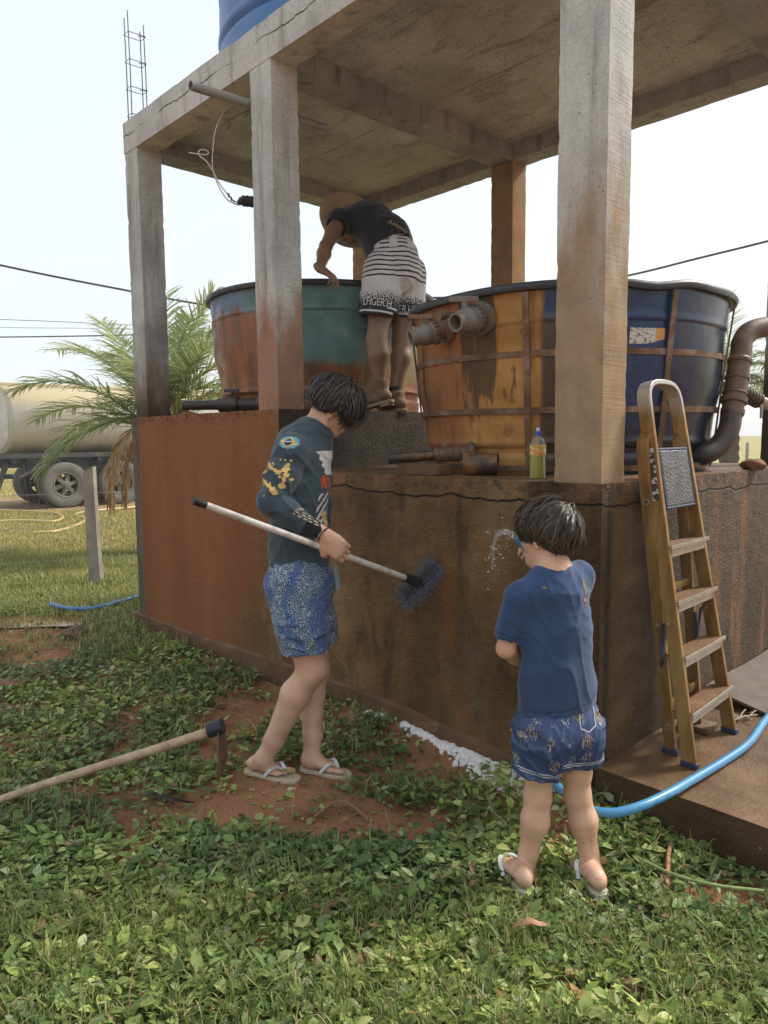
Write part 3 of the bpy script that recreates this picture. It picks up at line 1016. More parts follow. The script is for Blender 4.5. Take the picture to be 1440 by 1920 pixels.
# riser on the right of the tank
r0 = tank_pt(TR, rtank(1.22), 8, 1.215)
rp = [r0, at(3.66, 1318, 853), at(3.68, 1345, 838), at(3.70, 1366, 806), at(3.72, 1372, 770)]
rp = catmull(rp, 8)
ri = MB().tube(rp, 0.052, 22).build('elbow_pipe', PVC_D, tank_r, 60)
st0, st1 = at(3.72, 1373, 775), at(3.76, 1388, 672)
dv = unit(st1 - st0)
L_ = np.linalg.norm(st1 - st0)
pr = [(0.054, -0.01), (0.058, 0.0), (0.058, 0.02), (0.052, 0.022), (0.052, 0.05), (0.064, 0.055), (0.064, 0.085), (0.054, 0.088), (0.054, 0.10), (0.060, 0.102), (0.060, 0.108), (0.055, 0.112),
      (0.055, L_ * 0.60), (0.060, L_ * 0.61), (0.060, L_ * 0.66), (0.054, L_ * 0.67), (0.054, L_ * 0.90), (0.060, L_ * 0.92), (0.060, L_ * 0.97), (0.054, L_)]
MB().lathe(pr, st0, dv, 24).build('riser_pipe', PVC_N, tank_r, 30)
up_ = [st1 - dv * 0.02, st1 + dv * 0.03, at(3.78, 1392, 640), at(3.80, 1405, 622), at(3.83, 1428, 614), at(3.86, 1455, 612), at(3.9, 1500, 612)]
MB().tube(catmull(up_, 7), 0.052, 22).build('elbow_pipe', PVC_N, tank_r, 60)
b0, b1 = at(3.74, 1384, 732), at(3.80, 1422, 752)
b2 = at(3.83, 1470, 768)
dv = unit(b1 - b0)
bp = MB().tube([b0, b1], 0.036, 18)
for q in np.linspace(0.05, 0.95, 7):
    c0 = b0 + (b1 - b0) * q
    bp.tube([c0 - dv * 0.006, c0 + dv * 0.006], 0.040, 18)
bp.build('taped_branch', PVC_D, tank_r, 40)
MB().tube([b1, b2], 0.030, 18).build('branch_pipe', simple('ivory_pvc', (0.33, 0.27, 0.18), 0.5, 0.2, 20), tank_r, 40)
MB().tube([b1 + np.array([0, 0, 0.03]), at(3.78, 1424, 742), at(3.77, 1428, 765), at(3.77, 1427, 784)], [0.006, 0.007, 0.008, 0.007], 8).build('lever', PVC_G, tank_r, 60)

# loose pipe end lying on the ledge
q0, q1 = on(1, 0.17, 870, 872), on(1, 0.255, 934, 869)
q0[2] = q1[2] = H + 0.056
lp = MB().pipe([q0, q0 + (q1 - q0) * 0.5, q1], 0.053, 0.005, 24).build('pipe_offcut', PVC_O, None, 40)
tag(lp, 'short fat pipe offcut, black and rusty orange, lying on the ledge beside the bottle', 'pipe')
# brick propping the outlet
bk = MB().rough_box((-1.17, 0.055, H + 0.001), (-0.90, 0.165, H + 0.055), 0.03, 0.003, 0.01, 5).build('brick', simple('muddy_brick', (0.13, 0.068, 0.032), 0.8, 0.4, 20, bump=0.4), None, 40)
tag(bk, 'muddy brick under the outlet pipe on the ledge', 'brick')

# grey pipe through the stand and white cable
gp0, gp1 = np.array([-2.350, 0.60, 3.285]), on(0, -2.350, 357, 160)
gp = MB().pipe([gp0, gp1], 0.026, 0.003, 20).build('overflow_pipe', PVC_G, None, 40)
tag(gp, 'grey plastic pipe sticking out under the roof beam beside the middle column', 'pipe')
WIRE = simple('white_cable', (0.55, 0.55, 0.52), 0.5, 0.1)


def px_path(pts, depth):
    return [at(depth if len(p) == 2 else p[2], p[0], p[1]) for p in pts]


dB = 4.68
wr = thing('cable_loop', at(dB, 435, 193), 'white cable hanging from the grey pipe, looped and twisted, down to black tape', 'cable')
MB().tube(catmull(px_path([(468, 178), (452, 184), (437, 192), (418, 212), (404, 245), (399, 285), (399, 315), (408, 345), (424, 372), (438, 381), (447, 384), (458, 382)], dB), 6), 0.0042, 6).build('cable', WIRE, wr, 60)
MB().tube(catmull(px_path([(354, 286), (372, 289), (388, 290), (391, 286), (385, 281), (376, 281), (372, 286), (375, 293), (388, 303), (400, 322), (412, 345), (425, 362), (440, 379)], dB - 0.01), 6), 0.0042, 6).build('cable', WIRE, wr, 60)
MB().tube(catmull(px_path([(425, 363), (430, 364), (428, 369), (434, 370), (433, 375), (440, 377), (446, 382)], dB - 0.02), 5), 0.004, 6).build('twist', STEEL, wr, 60)
tp = MB()
tpts = px_path([(446, 381), (452, 378), (460, 377), (470, 378), (482, 379)], dB)
tp.tube(catmull(tpts, 4), [0.012 + 0.022 * min(1, i / 6) + 0.003 * math.sin(i * 2.1) for i in range(17)], 12)
tp.build('tape', simple('black_tape', (0.012, 0.012, 0.012), 0.6, 0.3, 50, bump=0.4), wr, 60)

# ------------------------------------------------------------------ detergent bottle
bx, by = -0.383, 0.135
bot = thing('detergent_bottle', (bx, by, H), 'half full clear bottle of yellow-green dish soap standing on the ledge', 'bottle')
gl = MT('clear_plastic', 0.06)
gl.color((0.9, 0.95, 0.9))
gl.b.inputs['Transmission Weight'].default_value = 0.95
gl.b.inputs['IOR'].default_value = 1.2
lq = MT('green_soap', 0.15)
lq.color((0.66, 0.66, 0.08))
lq.b.inputs['Transmission Weight'].default_value = 0.3
lq.b.inputs['IOR'].default_value = 1.33


def ribs(a, hh):
    return 1 + 0.03 * math.sin(hh * 220 + 2 * a)


MB().lathe([(0.0315, 0), (0.034, 0.004), (0.034, 0.145), (0.033, 0.155), (0.026, 0.172), (0.014, 0.186), (0.0125, 0.192), (0.0115, 0.192), (0.0125, 0.184), (0.025, 0.17), (0.0322, 0.152), (0.0328, 0.004), (0.001, 0.003)], (bx, by, H), n=28, wob=ribs).build('body', gl.m, bot, 60)
MB().lathe([(0.001, 0.004), (0.031, 0.004), (0.0322, 0.008), (0.0322, 0.104), (0.001, 0.104)], (bx, by, H + 0.001), n=28, wob=ribs).build('soap', lq.m, bot, 60)
lb = MT('soap_label', 0.45)
lp_ = lb.obj()
lu, lv, lw = lb.sep(lp_)
lc = lb.mix(lb.step(lb.noise(lp_, 60, 2), 0.5, 0.53), (0.62, 0.45, 0.12), (0.60, 0.24, 0.05))
lc = lb.mix(lb.step(lb.noise(lb.map(lp_, (1, 1, 1), (5, 0, 0)), 55, 2), 0.58, 0.6), lc, (0.10, 0.30, 0.06))
lc = lb.mix(lb.step(lb.noise(lb.map(lp_, (1, 1, 0.6), (0, 7, 0)), 70, 2), 0.6, 0.62), lc, (0.75, 0.75, 0.7))
lb.color(lc)
MB().lathe([(0.0352, 0.102), (0.0352, 0.148)], (bx, by, H), n=28).build('label', lb.m, bot, 60)
me_ = bpy.data.objects[-1] if False else None
CAPB = simple('blue_cap', (0.03, 0.10, 0.42), 0.35, 0.1)
MB().lathe([(0.0145, 0.187), (0.015, 0.189), (0.015, 0.203), (0.009, 0.207)], (bx, by, H), n=20).build('cap', CAPB, bot, 50)
MB().lathe([(0.007, 0.205), (0.006, 0.212), (0.009, 0.215), (0.008, 0.220), (0.001, 0.221)], (bx, by, H), n=16).build('spout', simple('white_spout', (0.7, 0.7, 0.7), 0.4, 0.05), bot, 50)

# rubble stone on the far ledge
st_ = on(2, H, 1412, 880)


def blob(c, r, seed, sq=(1, 1, 0.6), n=14, rough_=0.25):
    mb = MB()
    vs, fs = [], []
    for i in range(n + 1):
        for k in range(2 * n):
            ph, th = math.pi * i / n, math.pi * k / n
            d = np.array([math.sin(ph) * math.cos(th), math.sin(ph) * math.sin(th), math.cos(ph)])
            q = 1 + rough_ * mnoise.noise(Vector(d * 1.6) + Vector((seed, seed, 0))) + rough_ * 0.5 * mnoise.noise(Vector(d * 4) + Vector((seed, 0, seed)))
            vs.append(np.asarray(c) + d * r * q * np.array(sq))
    for i in range(n):
        for k in range(2 * n):
            fs.append((i * 2 * n + k, (i + 1) * 2 * n + k, (i + 1) * 2 * n + (k + 1) % (2 * n), i * 2 * n + (k + 1) % (2 * n)))
    return mb.add(vs, fs)


o_ = blob((st_[0], st_[1], H + 0.025), 0.06, 3, (1, 1, 0.55)).build('stone', simple('rubble', (0.20, 0.085, 0.045), 0.85, 0.4, 20, bump=0.4), None, 60)
tag(o_, 'small reddish rubble stone lying on the far ledge near the back column', 'stone')
# ------------------------------------------------------------------ step ladder
def ladder_mat():
    m = MT('golden_worn_metal', 0.42, 0.5, 0.45)
    p = m.pos()
    f = m.noise(m.map(p, (14, 14, 2.5)), 1.0, 6, 0.65)
    c = m.ramp(f, [(0.25, (0.095, 0.045, 0.016)), (0.45, (0.29, 0.165, 0.052)), (0.62, (0.41, 0.27, 0.105)), (0.8, (0.23, 0.12, 0.040))])
    z = m.sep(p)[2]
    c = m.mix(m.step(z, 1.36, 1.46), c, (0.42, 0.39, 0.34))
    k = m.math('MULTIPLY', m.step(m.vor(p, 60), 0.16, 0.08), m.step(m.noise(p, 12, 3), 0.5, 0.6))
    c = m.mix(m.math('MULTIPLY', k, 0.8), c, (0.05, 0.03, 0.015))
    m.color(c)
    m.rough(m.ramp(m.noise(p, 20, 4), [(0.35, 0.30), (0.65, 0.55)]))
    m.bump(m.noise(p, 90, 3), 0.15, 0.002)
    return m.m


LADM = ladder_mat()
STEPM = simple('rusty_tread', (0.20, 0.105, 0.05), 0.42, 0.35, 15, metal=0.3, bump=0.2)
ALU = simple('bare_aluminium', (0.42, 0.38, 0.32), 0.38, 0.2, 25, metal=0.7)
BLUEP = simple('dull_blue_plastic', (0.025, 0.042, 0.085), 0.5, 0.3, 30)
lad = thing('step_ladder', (0.2, 0.45, 0.0), 'golden muddy metal step ladder leaning on the side of the stand', 'ladder')
FL0, FL1 = np.array([0.275, 0.235, 0.012]), np.array([0.040, 0.262, 1.40])
FR0, FR1 = np.array([0.250, 0.690, 0.012]), np.array([0.040, 0.545, 1.40])
arch = [FL0, FL0 + (FL1 - FL0) * 0.5, FL1]
mid = (FL1 + FR1) / 2
hw = np.linalg.norm(FR1 - FL1) / 2
ld = unit(FL1 - FL0 + FR1 - FR0)
yd_ = unit(FR1 - FL1)
for k in range(1, 12):
    a = math.pi * k / 12
    ca, sa_ = math.cos(a), math.sin(a)
    e = 0.62
    px = -hw * math.copysign(abs(ca) ** e, ca)
    pz = 0.115 * abs(sa_) ** e
    arch.append(mid + yd_ * px + ld * pz)
arch += [FR1, FR0 + (FR1 - FR0) * 0.5, FR0]
mb = MB()
sweep_rect(mb, arch, (1, 0, 0.16), 0.056, 0.020)
mb.build('front_rail', LADM, lad, 30, 0.003)
RL0, RL1 = np.array([0.168, 0.300, 0.012]), np.array([0.052, 0.232, 1.20])
RR0, RR1 = np.array([0.130, 0.640, 0.012]), np.array([0.045, 0.570, 1.20])
for a, b, j in ((RL0, RL1, FL0 + (FL1 - FL0) * 0.93), (RR0, RR1, FR0 + (FR1 - FR0) * 0.93)):
    mb = MB()
    pth = catmull([a, a + (b - a) * 0.5, b, (b + j) / 2 + np.array([-0.006, 0, 0.035]), j], 6)
    sweep_rect(mb, pth, (1, 0, 0.1), 0.046, 0.018)
    mb.build('rear_rail', LADM, lad, 30, 0.003)
for f in (0.16, 0.55):
    a, b = RL0 + (RL1 - RL0) * f, RR0 + (RR1 - RR0) * f
    MB().bar(a, b, 0.02, 0.03).build('brace', LADM, lad, None, 0.002)
for zz in (0.195, 0.415, 0.632, 0.850):
    f = zz / 1.40
    a, b = FL0 + (FL1 - FL0) * f, FR0 + (FR1 - FR0) * f
    mb = MB()
    dx = np.array([1.0, 0, 0.06])
    mb.obox((a + b) / 2 + np.array([-0.006, 0, 0]), unit(b - a), unit(dx), (0, 0, 1), np.linalg.norm(b - a) / 2 - 0.009, 0.043, 0.006)
    for q in (-0.03, -0.02, -0.01, 0.0, 0.01, 0.02, 0.03):
        mb.obox((a + b) / 2 + dx * q + np.array([-0.006, 0, 0.007]), unit(b - a), unit(dx), (0, 0, 1), np.linalg.norm(b - a) / 2 - 0.02, 0.0022, 0.0022)
    st_o = mb.build('step', STEPM, lad, None, 0.0015)
    mb = MB()
    mb.obox((a + b) / 2 + dx * 0.040 + np.array([0, 0, 0.002]), unit(b - a), unit(dx), (0, 0, 1), np.linalg.norm(b - a) / 2 + 0.014, 0.004, 0.008)
    mb.obox((a + b) / 2 + dx * 0.030 + np.array([0, 0, -0.022]), unit(b - a), unit(dx), (0, 0, 1), np.linalg.norm(b - a) / 2 - 0.012, 0.003, 0.017)
    mb.build('nosing', ALU, st_o, None, 0.001)
# grey plastic tray hanging from the top
tr = MT('grey_knurled_plastic', 0.5)
tq = tr.pos()
tr.color(tr.ramp(tr.noise(tq, 18, 4), [(0.3, (0.045, 0.048, 0.052)), (0.7, (0.115, 0.12, 0.12))]))
tr.bump(tr.vor(tr.map(tq, (1, 1.0, 1.0)), 95), 0.8, 0.004)
a, b = FL0 + (FL1 - FL0) * 0.735, FR0 + (FR1 - FR0) * 0.735
c0 = (FL0 + (FL1 - FL0) * 0.80 + FR0 + (FR1 - FR0) * 0.80) / 2
up_l = unit((FL1 - FL0) + (FR1 - FR0))
wy = unit(b - a)
nn = np.cross(wy, up_l)
hw2 = np.linalg.norm(b - a) / 2 - 0.035
tray = MB().obox(c0 + nn * 0.018, wy, up_l, nn, hw2, 0.115, 0.008).build('tray', tr.m, lad, None, 0.007)
mb = MB()
for s_ in (-1, 1):
    mb.obox(c0 + nn * 0.010 + wy * s_ * (hw2 + 0.004), wy, up_l, nn, 0.006, 0.118, 0.016)
    mb.obox(c0 + nn * 0.010 + up_l * s_ * 0.119, wy, up_l, nn, hw2 + 0.009, 0.006, 0.016)
mb.build('rim', BLUEP, tray, None, 0.005)
for a in (FL0, FR0, RL0, RR0):
    MB().obox(a + np.array([0, 0, -0.001]), (1, 0, 0), (0, 1, 0), (0, 0, 1), 0.033, 0.015, 0.011).build('foot', BLUEP, lad, None, 0.003)
pt = unit(np.cross(FL1 - FL0, (1, 0, 0)))
lbm = MT('worn_sticker', 0.5)
lbq = lbm.pos()
lbm.color(lbm.mix(lbm.step(lbm.noise(lbm.map(lbq, (30, 30, 60)), 1.0, 3), 0.48, 0.53), (0.55, 0.54, 0.50), (0.04, 0.04, 0.04)))
c0 = FL0 + (FL1 - FL0) * 0.815
MB().obox(c0 + np.array([0, -0.0118, 0]), unit((1, 0, 0.16)), unit(FL1 - FL0), (0, -1, 0), 0.016, 0.105, 0.0012).build('sticker', lbm.m, lad)
WEB = simple('blue_webbing', (0.018, 0.026, 0.05), 0.8, 0.3, 60)
for (a, b, fa, fb) in ((FL0, FL1, RL0, RL1), (FR0, FR1, RR0, RR1)):
    p0, p1 = a + (b - a) * 0.39, fa + (fb - fa) * 0.44
    s0 = p0 + np.array([-0.03, -0.014, 0])
    s1 = p1 + np.array([0.02, -0.014, 0])
    mb = MB()
    pth = catmull([s1, s1 + np.array([0.012, 0, -0.02]), (s0 + s1) / 2 + np.array([0, 0, -0.17]), s0 + np.array([-0.006, 0, -0.05]), s0], 6)
    sweep_rect(mb, pth, (0, 1, 0.05), 0.024, 0.003)
    mb.build('strap', WEB, lad, 40)
    for q in (p0 + np.array([-0.012, -0.012, 0]), p1 + np.array([0.0, -0.012, 0])):
        MB().lathe([(0.001, 0), (0.008, 0.001), (0.006, 0.006), (0.001, 0.007)], q, (0, -1, 0), 12).build('rivet', ALU, lad, 50)
for a, b, f in ((RL0, RL1, 0.86), (RL0, RL1, 0.085)):
    q = a + (b - a) * f + np.array([0, -0.0095, 0])
    MB().lathe([(0.009, 0), (0.014, 0.001), (0.014, 0.006), (0.009, 0.006)], q, (0, -1, 0), 16, closed=True).build('eyelet', ALU, lad, 50)
# block under the rear foot
o_ = MB().rough_box((0.06, 0.585, 0.001), (0.20, 0.70, 0.026), 0.03, 0.002, 0.006, 2).build('wood_block', simple('wet_wood', (0.15, 0.09, 0.045), 0.6, 0.3, 25, bump=0.3), None, 40)
tag(o_, 'small wet wooden block on the step beside the ladder foot', 'block')
for o in lad.children:
    if o.name.startswith('rear_rail'):
        pass

# leaning board on the step, with twigs
bm_ = simple('grey_weathered_board', (0.10, 0.074, 0.054), 0.75, 0.3, 9, bump=0.35)
mb = MB()
pr = []
for y in np.linspace(0.98, 3.1, 14):
    wv = 0.012 * mnoise.noise(Vector((y * 3, 0, 0)))
    pr += [(0.022, y, 0.085 + wv), (0.345 + wv, y, 0.012 + wv * 0.4), (0.345 + wv, y, 0.002), (0.022, y, 0.070 + wv)]
n_ = 14
mb.add(pr, [(i * 4 + (k + 1) % 4, i * 4 + k, i * 4 + 4 + k, i * 4 + 4 + (k + 1) % 4) for i in range(n_ - 1) for k in range(4)] + [(0, 1, 2, 3), (n_ * 4 - 1, n_ * 4 - 2, n_ * 4 - 3, n_ * 4 - 4)])
o_ = mb.build('board', bm_, None, 40)
tag(o_, 'grey weathered board lying along the foot of the side wall behind the ladder', 'board')
TWIG = simple('dry_twig', (0.22, 0.17, 0.115), 0.8, 0.3, 30)
LEAFD = simple('dry_leaf', (0.30, 0.255, 0.175), 0.7, 0.35, 20)

# ------------------------------------------------------------------ blue hose in the boy's hand
def hose_mat(name, a, b, dirt):
    m = MT(name, 0.35)
    p = m.pos()
    c = m.mix(m.noise(p, 4, 3), a, b)
    k = m.step(m.noise(p, 30, 5, 0.7), 0.58, 0.68)
    c = m.mix(m.math('MULTIPLY', k, 0.7), c, dirt)
    m.color(c)
    m.bump(m.noise(p, 40, 3), 0.12, 0.003)
    return m.m


HOSEM = hose_mat('light_blue_hose', (0.040, 0.17, 0.36), (0.085, 0.31, 0.50), (0.06, 0.06, 0.07))
HOSED = hose_mat('blue_hose', (0.045, 0.13, 0.32), (0.07, 0.20, 0.42), (0.07, 0.055, 0.04))
HOSEY = hose_mat('yellow_hose', (0.42, 0.30, 0.10), (0.50, 0.38, 0.17), (0.25, 0.16, 0.08))
hp = [on(2, 0.02, 1620, 1230), on(2, 0.02, 1500, 1290), on(2, 0.02, 1440, 1345), on(2, 0.02, 1405, 1392), on(2, 0.02, 1360, 1425), on(2, 0.025, 1300, 1461), on(2, 0.03, 1255, 1487), at(2.52, 1205, 1510), at(2.50, 1150, 1524),
      at(2.53, 1100, 1516), at(2.60, 1062, 1490), at(2.66, 1040, 1465), at(2.70, 1030, 1410), at(2.70, 1030, 1320), at(2.68, 1035, 1220), at(2.66, 1030, 1140), at(2.64, 1010, 1085), at(2.645, 1000, 1055), at(2.65, 990, 1032), at(2.655, 970, 1009)]
ho = MB().tube(catmull(hp, 6), 0.0165, 14).build('garden_hose', HOSEM, None, 60)
tag(ho, 'light blue hose running over the step to the younger boy in blue', 'hose')
wm = MT('clear_water', 0.05)
wm.color((0.97, 0.98, 0.98))
wm.b.inputs['Transmission Weight'].default_value = 0.9
wm.b.inputs['IOR'].default_value = 1.33
wp = catmull([at(2.655, 971, 1010), at(2.66, 960, 1002), at(2.665, 945, 997), at(2.67, 933, 1002), at(2.675, 927, 1016), at(2.68, 925, 1030), at(2.685, 924, 1046), at(2.69, 922, 1066)], 9)
n_ = len(wp)
wr_ = [max(0.0015, (0.0135 * (1 - (i / (n_ - 1)) ** 0.55) + 0.0025) * (1 + 0.22 * math.sin(i * 1.9) * (i > 4))) for i in range(n_)]
wt = MB().tube(wp, wr_, 12)
for i in range(60):
    k = min(n_ - 1, int(n_ * (0.25 + 0.75 * random.random())))
    c = wp[k] + np.array([random.gauss(0, 0.025), random.gauss(0, 0.02), random.gauss(-0.02, 0.04)])
    r_ = random.uniform(0.0012, 0.0035)
    wt.lathe([(0.0005, -r_), (r_, 0), (0.0005, r_ * 1.3)], c, n=6)
wo_ = wt.build('water_jet', wm.m, None, 60)
tag(wo_, 'clear arc of water spilling from the mouth of the light blue hose', 'water jet', kind='stuff')

# ------------------------------------------------------------------ scrubbing brush on a pole
BR = on(1, -0.075, 785, 1092)
PH = at(3.06, 624, 1031)
pd_ = unit(BR - PH)
PE = at(2.62, 372, 942)
br = thing('scrubbing_brush', BR, 'white-poled brush with shaggy grey bristles held against the wall', 'brush')
ES = unit(PE - BR)
POLE0 = BR - ES * -0.03
POLEM = simple('chipped_white_pole', (0.60, 0.58, 0.53), 0.4, 0.08, 30, dirt=(0.38, 0.35, 0.30))
MB().tube([BR + ES * 0.06, BR + (PE - BR) * 0.5, PE], 0.0135, 14).build('pole', POLEM, br, 60)
MB().tube([PE - ES * 0.03, PE + ES * 0.022], 0.0145, 12).build('end_cap', simple('black_rubber', (0.012, 0.011, 0.010), 0.6, 0.2), br, 50)
MB().tube([BR + ES * 0.10, BR + ES * 0.005], [0.020, 0.026], 14).build('socket', simple('black_rubber', (0.012, 0.011, 0.010), 0.6, 0.2), br, 50)
bdir = unit(at(3.40, 823, 1062) - at(3.40, 747, 1132))
bdir = unit(bdir - np.array([0, 1, 0]) * bdir[1] * 0.15)
bn = unit(np.cross(bdir, (0, 1.0, 0)))
by_ = np.cross(bn, bdir)
hd = MB().obox(BR + np.array([0, 0.012, 0]), bdir, by_, bn, 0.105, 0.012, 0.024).build('brush_head', simple('dark_brush_block', (0.022, 0.022, 0.026), 0.6, 0.3, 30), br, None, 0.006)
mb = MB()
rs = random.Random(3)
for i in range(1500):
    s_ = rs.uniform(-0.118, 0.118)
    a = rs.uniform(0, 2 * math.pi)
    d0 = unit(bn * math.cos(a) + np.array([0, 0.75, 0]) * abs(math.sin(a)) * (1 if rs.random() < 0.8 else -1) + bdir * rs.gauss(0, 0.35) + bdir * (0.5 * s_ / 0.118))
    p0 = BR + bdir * s_ + np.array([0, 0.012, 0]) + d0 * 0.018
    L_ = rs.uniform(0.035, 0.080)
    cur = np.array([rs.gauss(0, 0.35), 0, -0.45 + rs.gauss(0, 0.35)])
    pts = [p0, p0 + d0 * L_ * 0.5, p0 + unit(d0 + cur * 0.5) * L_]
    for q in pts:
        q[1] = min(q[1], -0.017)
    w_ = 0.0008
    sx = unit(np.cross(d0, FW)) * w_
    k = len(mb.v)
    mb.add([pts[0] - sx, pts[0] + sx, pts[1] - sx, pts[1] + sx, pts[2]], [(0, 1, 3, 2), (2, 3, 4)])
fm = MT('grey_bristle', 0.5)
fq = fm.pos()
fm.color(fm.ramp(fm.noise(fq, 60, 3), [(0.3, (0.03, 0.033, 0.045)), (0.55, (0.10, 0.11, 0.14)), (0.8, (0.34, 0.35, 0.39))]))
tag(mb.build('bristles', fm.m, br), kind='stuff')

# ------------------------------------------------------------------ hoe lying on the ground
hoe = thing('hoe', (-1.36, -0.9, GZ), 'hoe with pale wooden handle lying with its worn blade in the dirt', 'hoe')
h0 = on(2, GZ + 0.035, -70, 1525)
h1 = at(2.86, 402, 1366)
hd_ = unit(h1 - h0)
WOODH = MT('hoe_wood', 0.6)
wq = WOODH.pos()
wc = WOODH.ramp(WOODH.noise(WOODH.map(wq, (3, 3, 3)), 6, 6, 0.7), [(0.3, (0.21, 0.135, 0.07)), (0.55, (0.40, 0.29, 0.175)), (0.8, (0.50, 0.39, 0.26))])
WOODH.color(wc)
WOODH.bump(WOODH.noise(wq, 60, 4), 0.3, 0.003)
hpth = [h0 + (h1 - h0) * t + np.array([0, 0, 0.006 * math.sin(t * 5)]) for t in np.linspace(0, 1.03, 14)]
MB().tube(hpth, [0.0145 + 0.005 * t for t in np.linspace(0, 1, 14)], 14).build('handle', WOODH.m, hoe, 60)
IRON = simple('dark_iron', (0.035, 0.04, 0.05), 0.45, 0.3, 30, metal=0.6, dirt=(0.10, 0.05, 0.03))
RUSTB = simple('rusty_blade', (0.16, 0.075, 0.04), 0.6, 0.4, 25, metal=0.3, dirt=(0.05, 0.045, 0.045), bump=0.2)
MB().tube([h1 - hd_ * 0.025, h1 + hd_ * 0.035], 0.031, 16).build('socket', IRON, hoe, 50)
bl0 = h1 + hd_ * 0.02
side = unit(np.cross(hd_, (0, 0, 1)))
dn = unit(np.array([0, 0, -1.0]) + hd_ * 0.12 - side * 0.10)
# blade seen nearly edge on, its face square to the handle
vs, fs = [], []
for i, (t, wd) in enumerate(((0.0, 0.020), (0.03, 0.045), (0.07, 0.075), (0.12, 0.088), (0.165, 0.092), (0.195, 0.080))):
    c = bl0 + dn * t + hd_ * (-0.12 * t * t / 0.2)
    for sx in (-1, -0.5, 0, 0.5, 1):
        q = c + side * sx * wd - dn * (0.012 * sx * sx if i == 5 else 0)
        vs += [q + hd_ * 0.0025, q - hd_ * 0.0025]
for i in range(5):
    for k in range(4):
        a_, b_ = (i * 5 + k) * 2, (i * 5 + k + 1) * 2
        c_, d_ = ((i + 1) * 5 + k) * 2, ((i + 1) * 5 + k + 1) * 2
        fs += [(a_, b_, d_, c_), (a_ + 1, c_ + 1, d_ + 1, b_ + 1)]
        if i == 4:
            fs.append((c_, d_, d_ + 1, c_ + 1))
    for k in (0, 4):
        a_, c_ = (i * 5 + k) * 2, ((i + 1) * 5 + k) * 2
        fs.append((a_, c_, c_ + 1, a_ + 1))
MB().add(vs, fs).build('blade', RUSTB, hoe, 40)

# ------------------------------------------------------------------ small things on the ground
def ground_tube(pts, r, z=0.012):
    out = []
    for u, v in pts:
        p = on(2, GZ, u, v)
        p = np.array([p[0], p[1], gz(p[0], p[1]) + r + z])
        out.append(p)
    return catmull(out, 8)


o_ = MB().tube(ground_tube([(96, 1151), (118, 1157), (150, 1160), (190, 1156), (222, 1148), (262, 1136), (320, 1110)], 0.019, 0.045), 0.019, 12).build('garden_hose', HOSED, None, 60)
tag(o_, 'blue hose end lying in the grass at the far left corner of the stand', 'hose')
o_ = MB().tube(ground_tube([(-60, 990), (40, 986), (100, 988), (118, 978), (95, 970), (20, 966), (-60, 965)], 0.03), 0.03, 10).build('yellow_hose', HOSEY, None, 60)
tag(o_, 'faded yellow hose loop lying on the grass in front of the trailer', 'hose')
o_ = MB().tube(ground_tube([(62, 1010), (110, 1006), (150, 992), (160, 982), (142, 974), (170, 967), (260, 958), (330, 950)], 0.028), 0.028, 10).build('yellow_hose', HOSEY, None, 60)
tag(o_, 'faded yellow hose snaking past the fence post', 'hose')
# muddy puddle
pud = MT('muddy_water', 0.05)
pud.color((0.24, 0.135, 0.06))
c0 = on(2, GZ, 55, 1174)
mb = MB()
vs = [(c0[0], c0[1], 0)]
N_ = 40
ax1 = unit(np.array([RT[0], RT[1], 0]))
ax2 = unit(np.array([FW[0], FW[1], 0]))
for k in range(N_):
    a = 2 * math.pi * k / N_
    q = 1 + 0.25 * mnoise.noise(Vector((math.cos(a) * 1.5, math.sin(a) * 1.5, 9)))
    vs.append(tuple(c0 + ax1 * math.cos(a) * 0.46 * q + ax2 * math.sin(a) * 0.20 * q))
zp = max(gz(v[0], v[1]) for v in vs) + 0.004
vs = [(v[0], v[1], zp) for v in vs]
o_ = mb.add(vs, [(0, k + 1, (k + 1) % N_ + 1) for k in range(N_)]).build('puddle', pud.m)
tag(o_, kind='structure')
# half buried brick block, stone, small shard
BRK = simple('old_brick', (0.19, 0.085, 0.045), 0.85, 0.35, 18, bump=0.4)
c0 = on(2, GZ, 22, 1300)
o_ = MB().obox(c0 + np.array([0, 0, 0.02]), ax1, ax2, (0, 0, 1), 0.085, 0.055, 0.05).build('brick', BRK, None, None, 0.006)
tag(o_, 'reddish brick half hidden in the weeds behind the hoe', 'brick')
c0 = on(2, GZ, 142, 1200)
o_ = blob((c0[0], c0[1], GZ + 0.04), 0.085, 8, (1.1, 1, 0.75)).build('stone', simple('brown_clod', (0.12, 0.078, 0.045), 0.9, 0.4, 18, bump=0.5), None, 60)
tag(o_, 'brown clod of earth beside the muddy puddle', 'clod')
c0 = on(2, GZ, 300, 1237)
o_ = MB().obox((c0[0], c0[1], gz(c0[0], c0[1]) + 0.03), unit((0.8, 0.5, 0.3)), unit((-0.5, 0.8, 0)), unit(np.cross((0.8, 0.5, 0.3), (-0.5, 0.8, 0))), 0.030, 0.012, 0.012).build('brick_shard', simple('orange_shard', (0.33, 0.10, 0.035), 0.8, 0.2), None, None, 0.003)
tag(o_, 'small orange brick shard in the weeds near the plinth', 'brick shard')
c0 = on(2, GZ, 1140, 1580)
o_ = blob((c0[0], c0[1], GZ + 0.02), 0.055, 12, (1.0, 1, 0.8)).build('stone', simple('dark_stone', (0.06, 0.038, 0.025), 0.6, 0.4, 25, bump=0.4), None, 60)
tag(o_, "dark wet stone in the weeds behind the younger boy's right leg", 'stone')
c0 = on(2, GZ, 1185, 1870)
o_ = blob((c0[0], c0[1], GZ + 0.015), 0.045, 15, (1.0, 0.8, 0.6)).build('stone', simple('brown_stone', (0.12, 0.055, 0.035), 0.8, 0.4, 25, bump=0.4), None, 60)
tag(o_, 'flat brown stone sunk in the grass away from the step', 'stone')


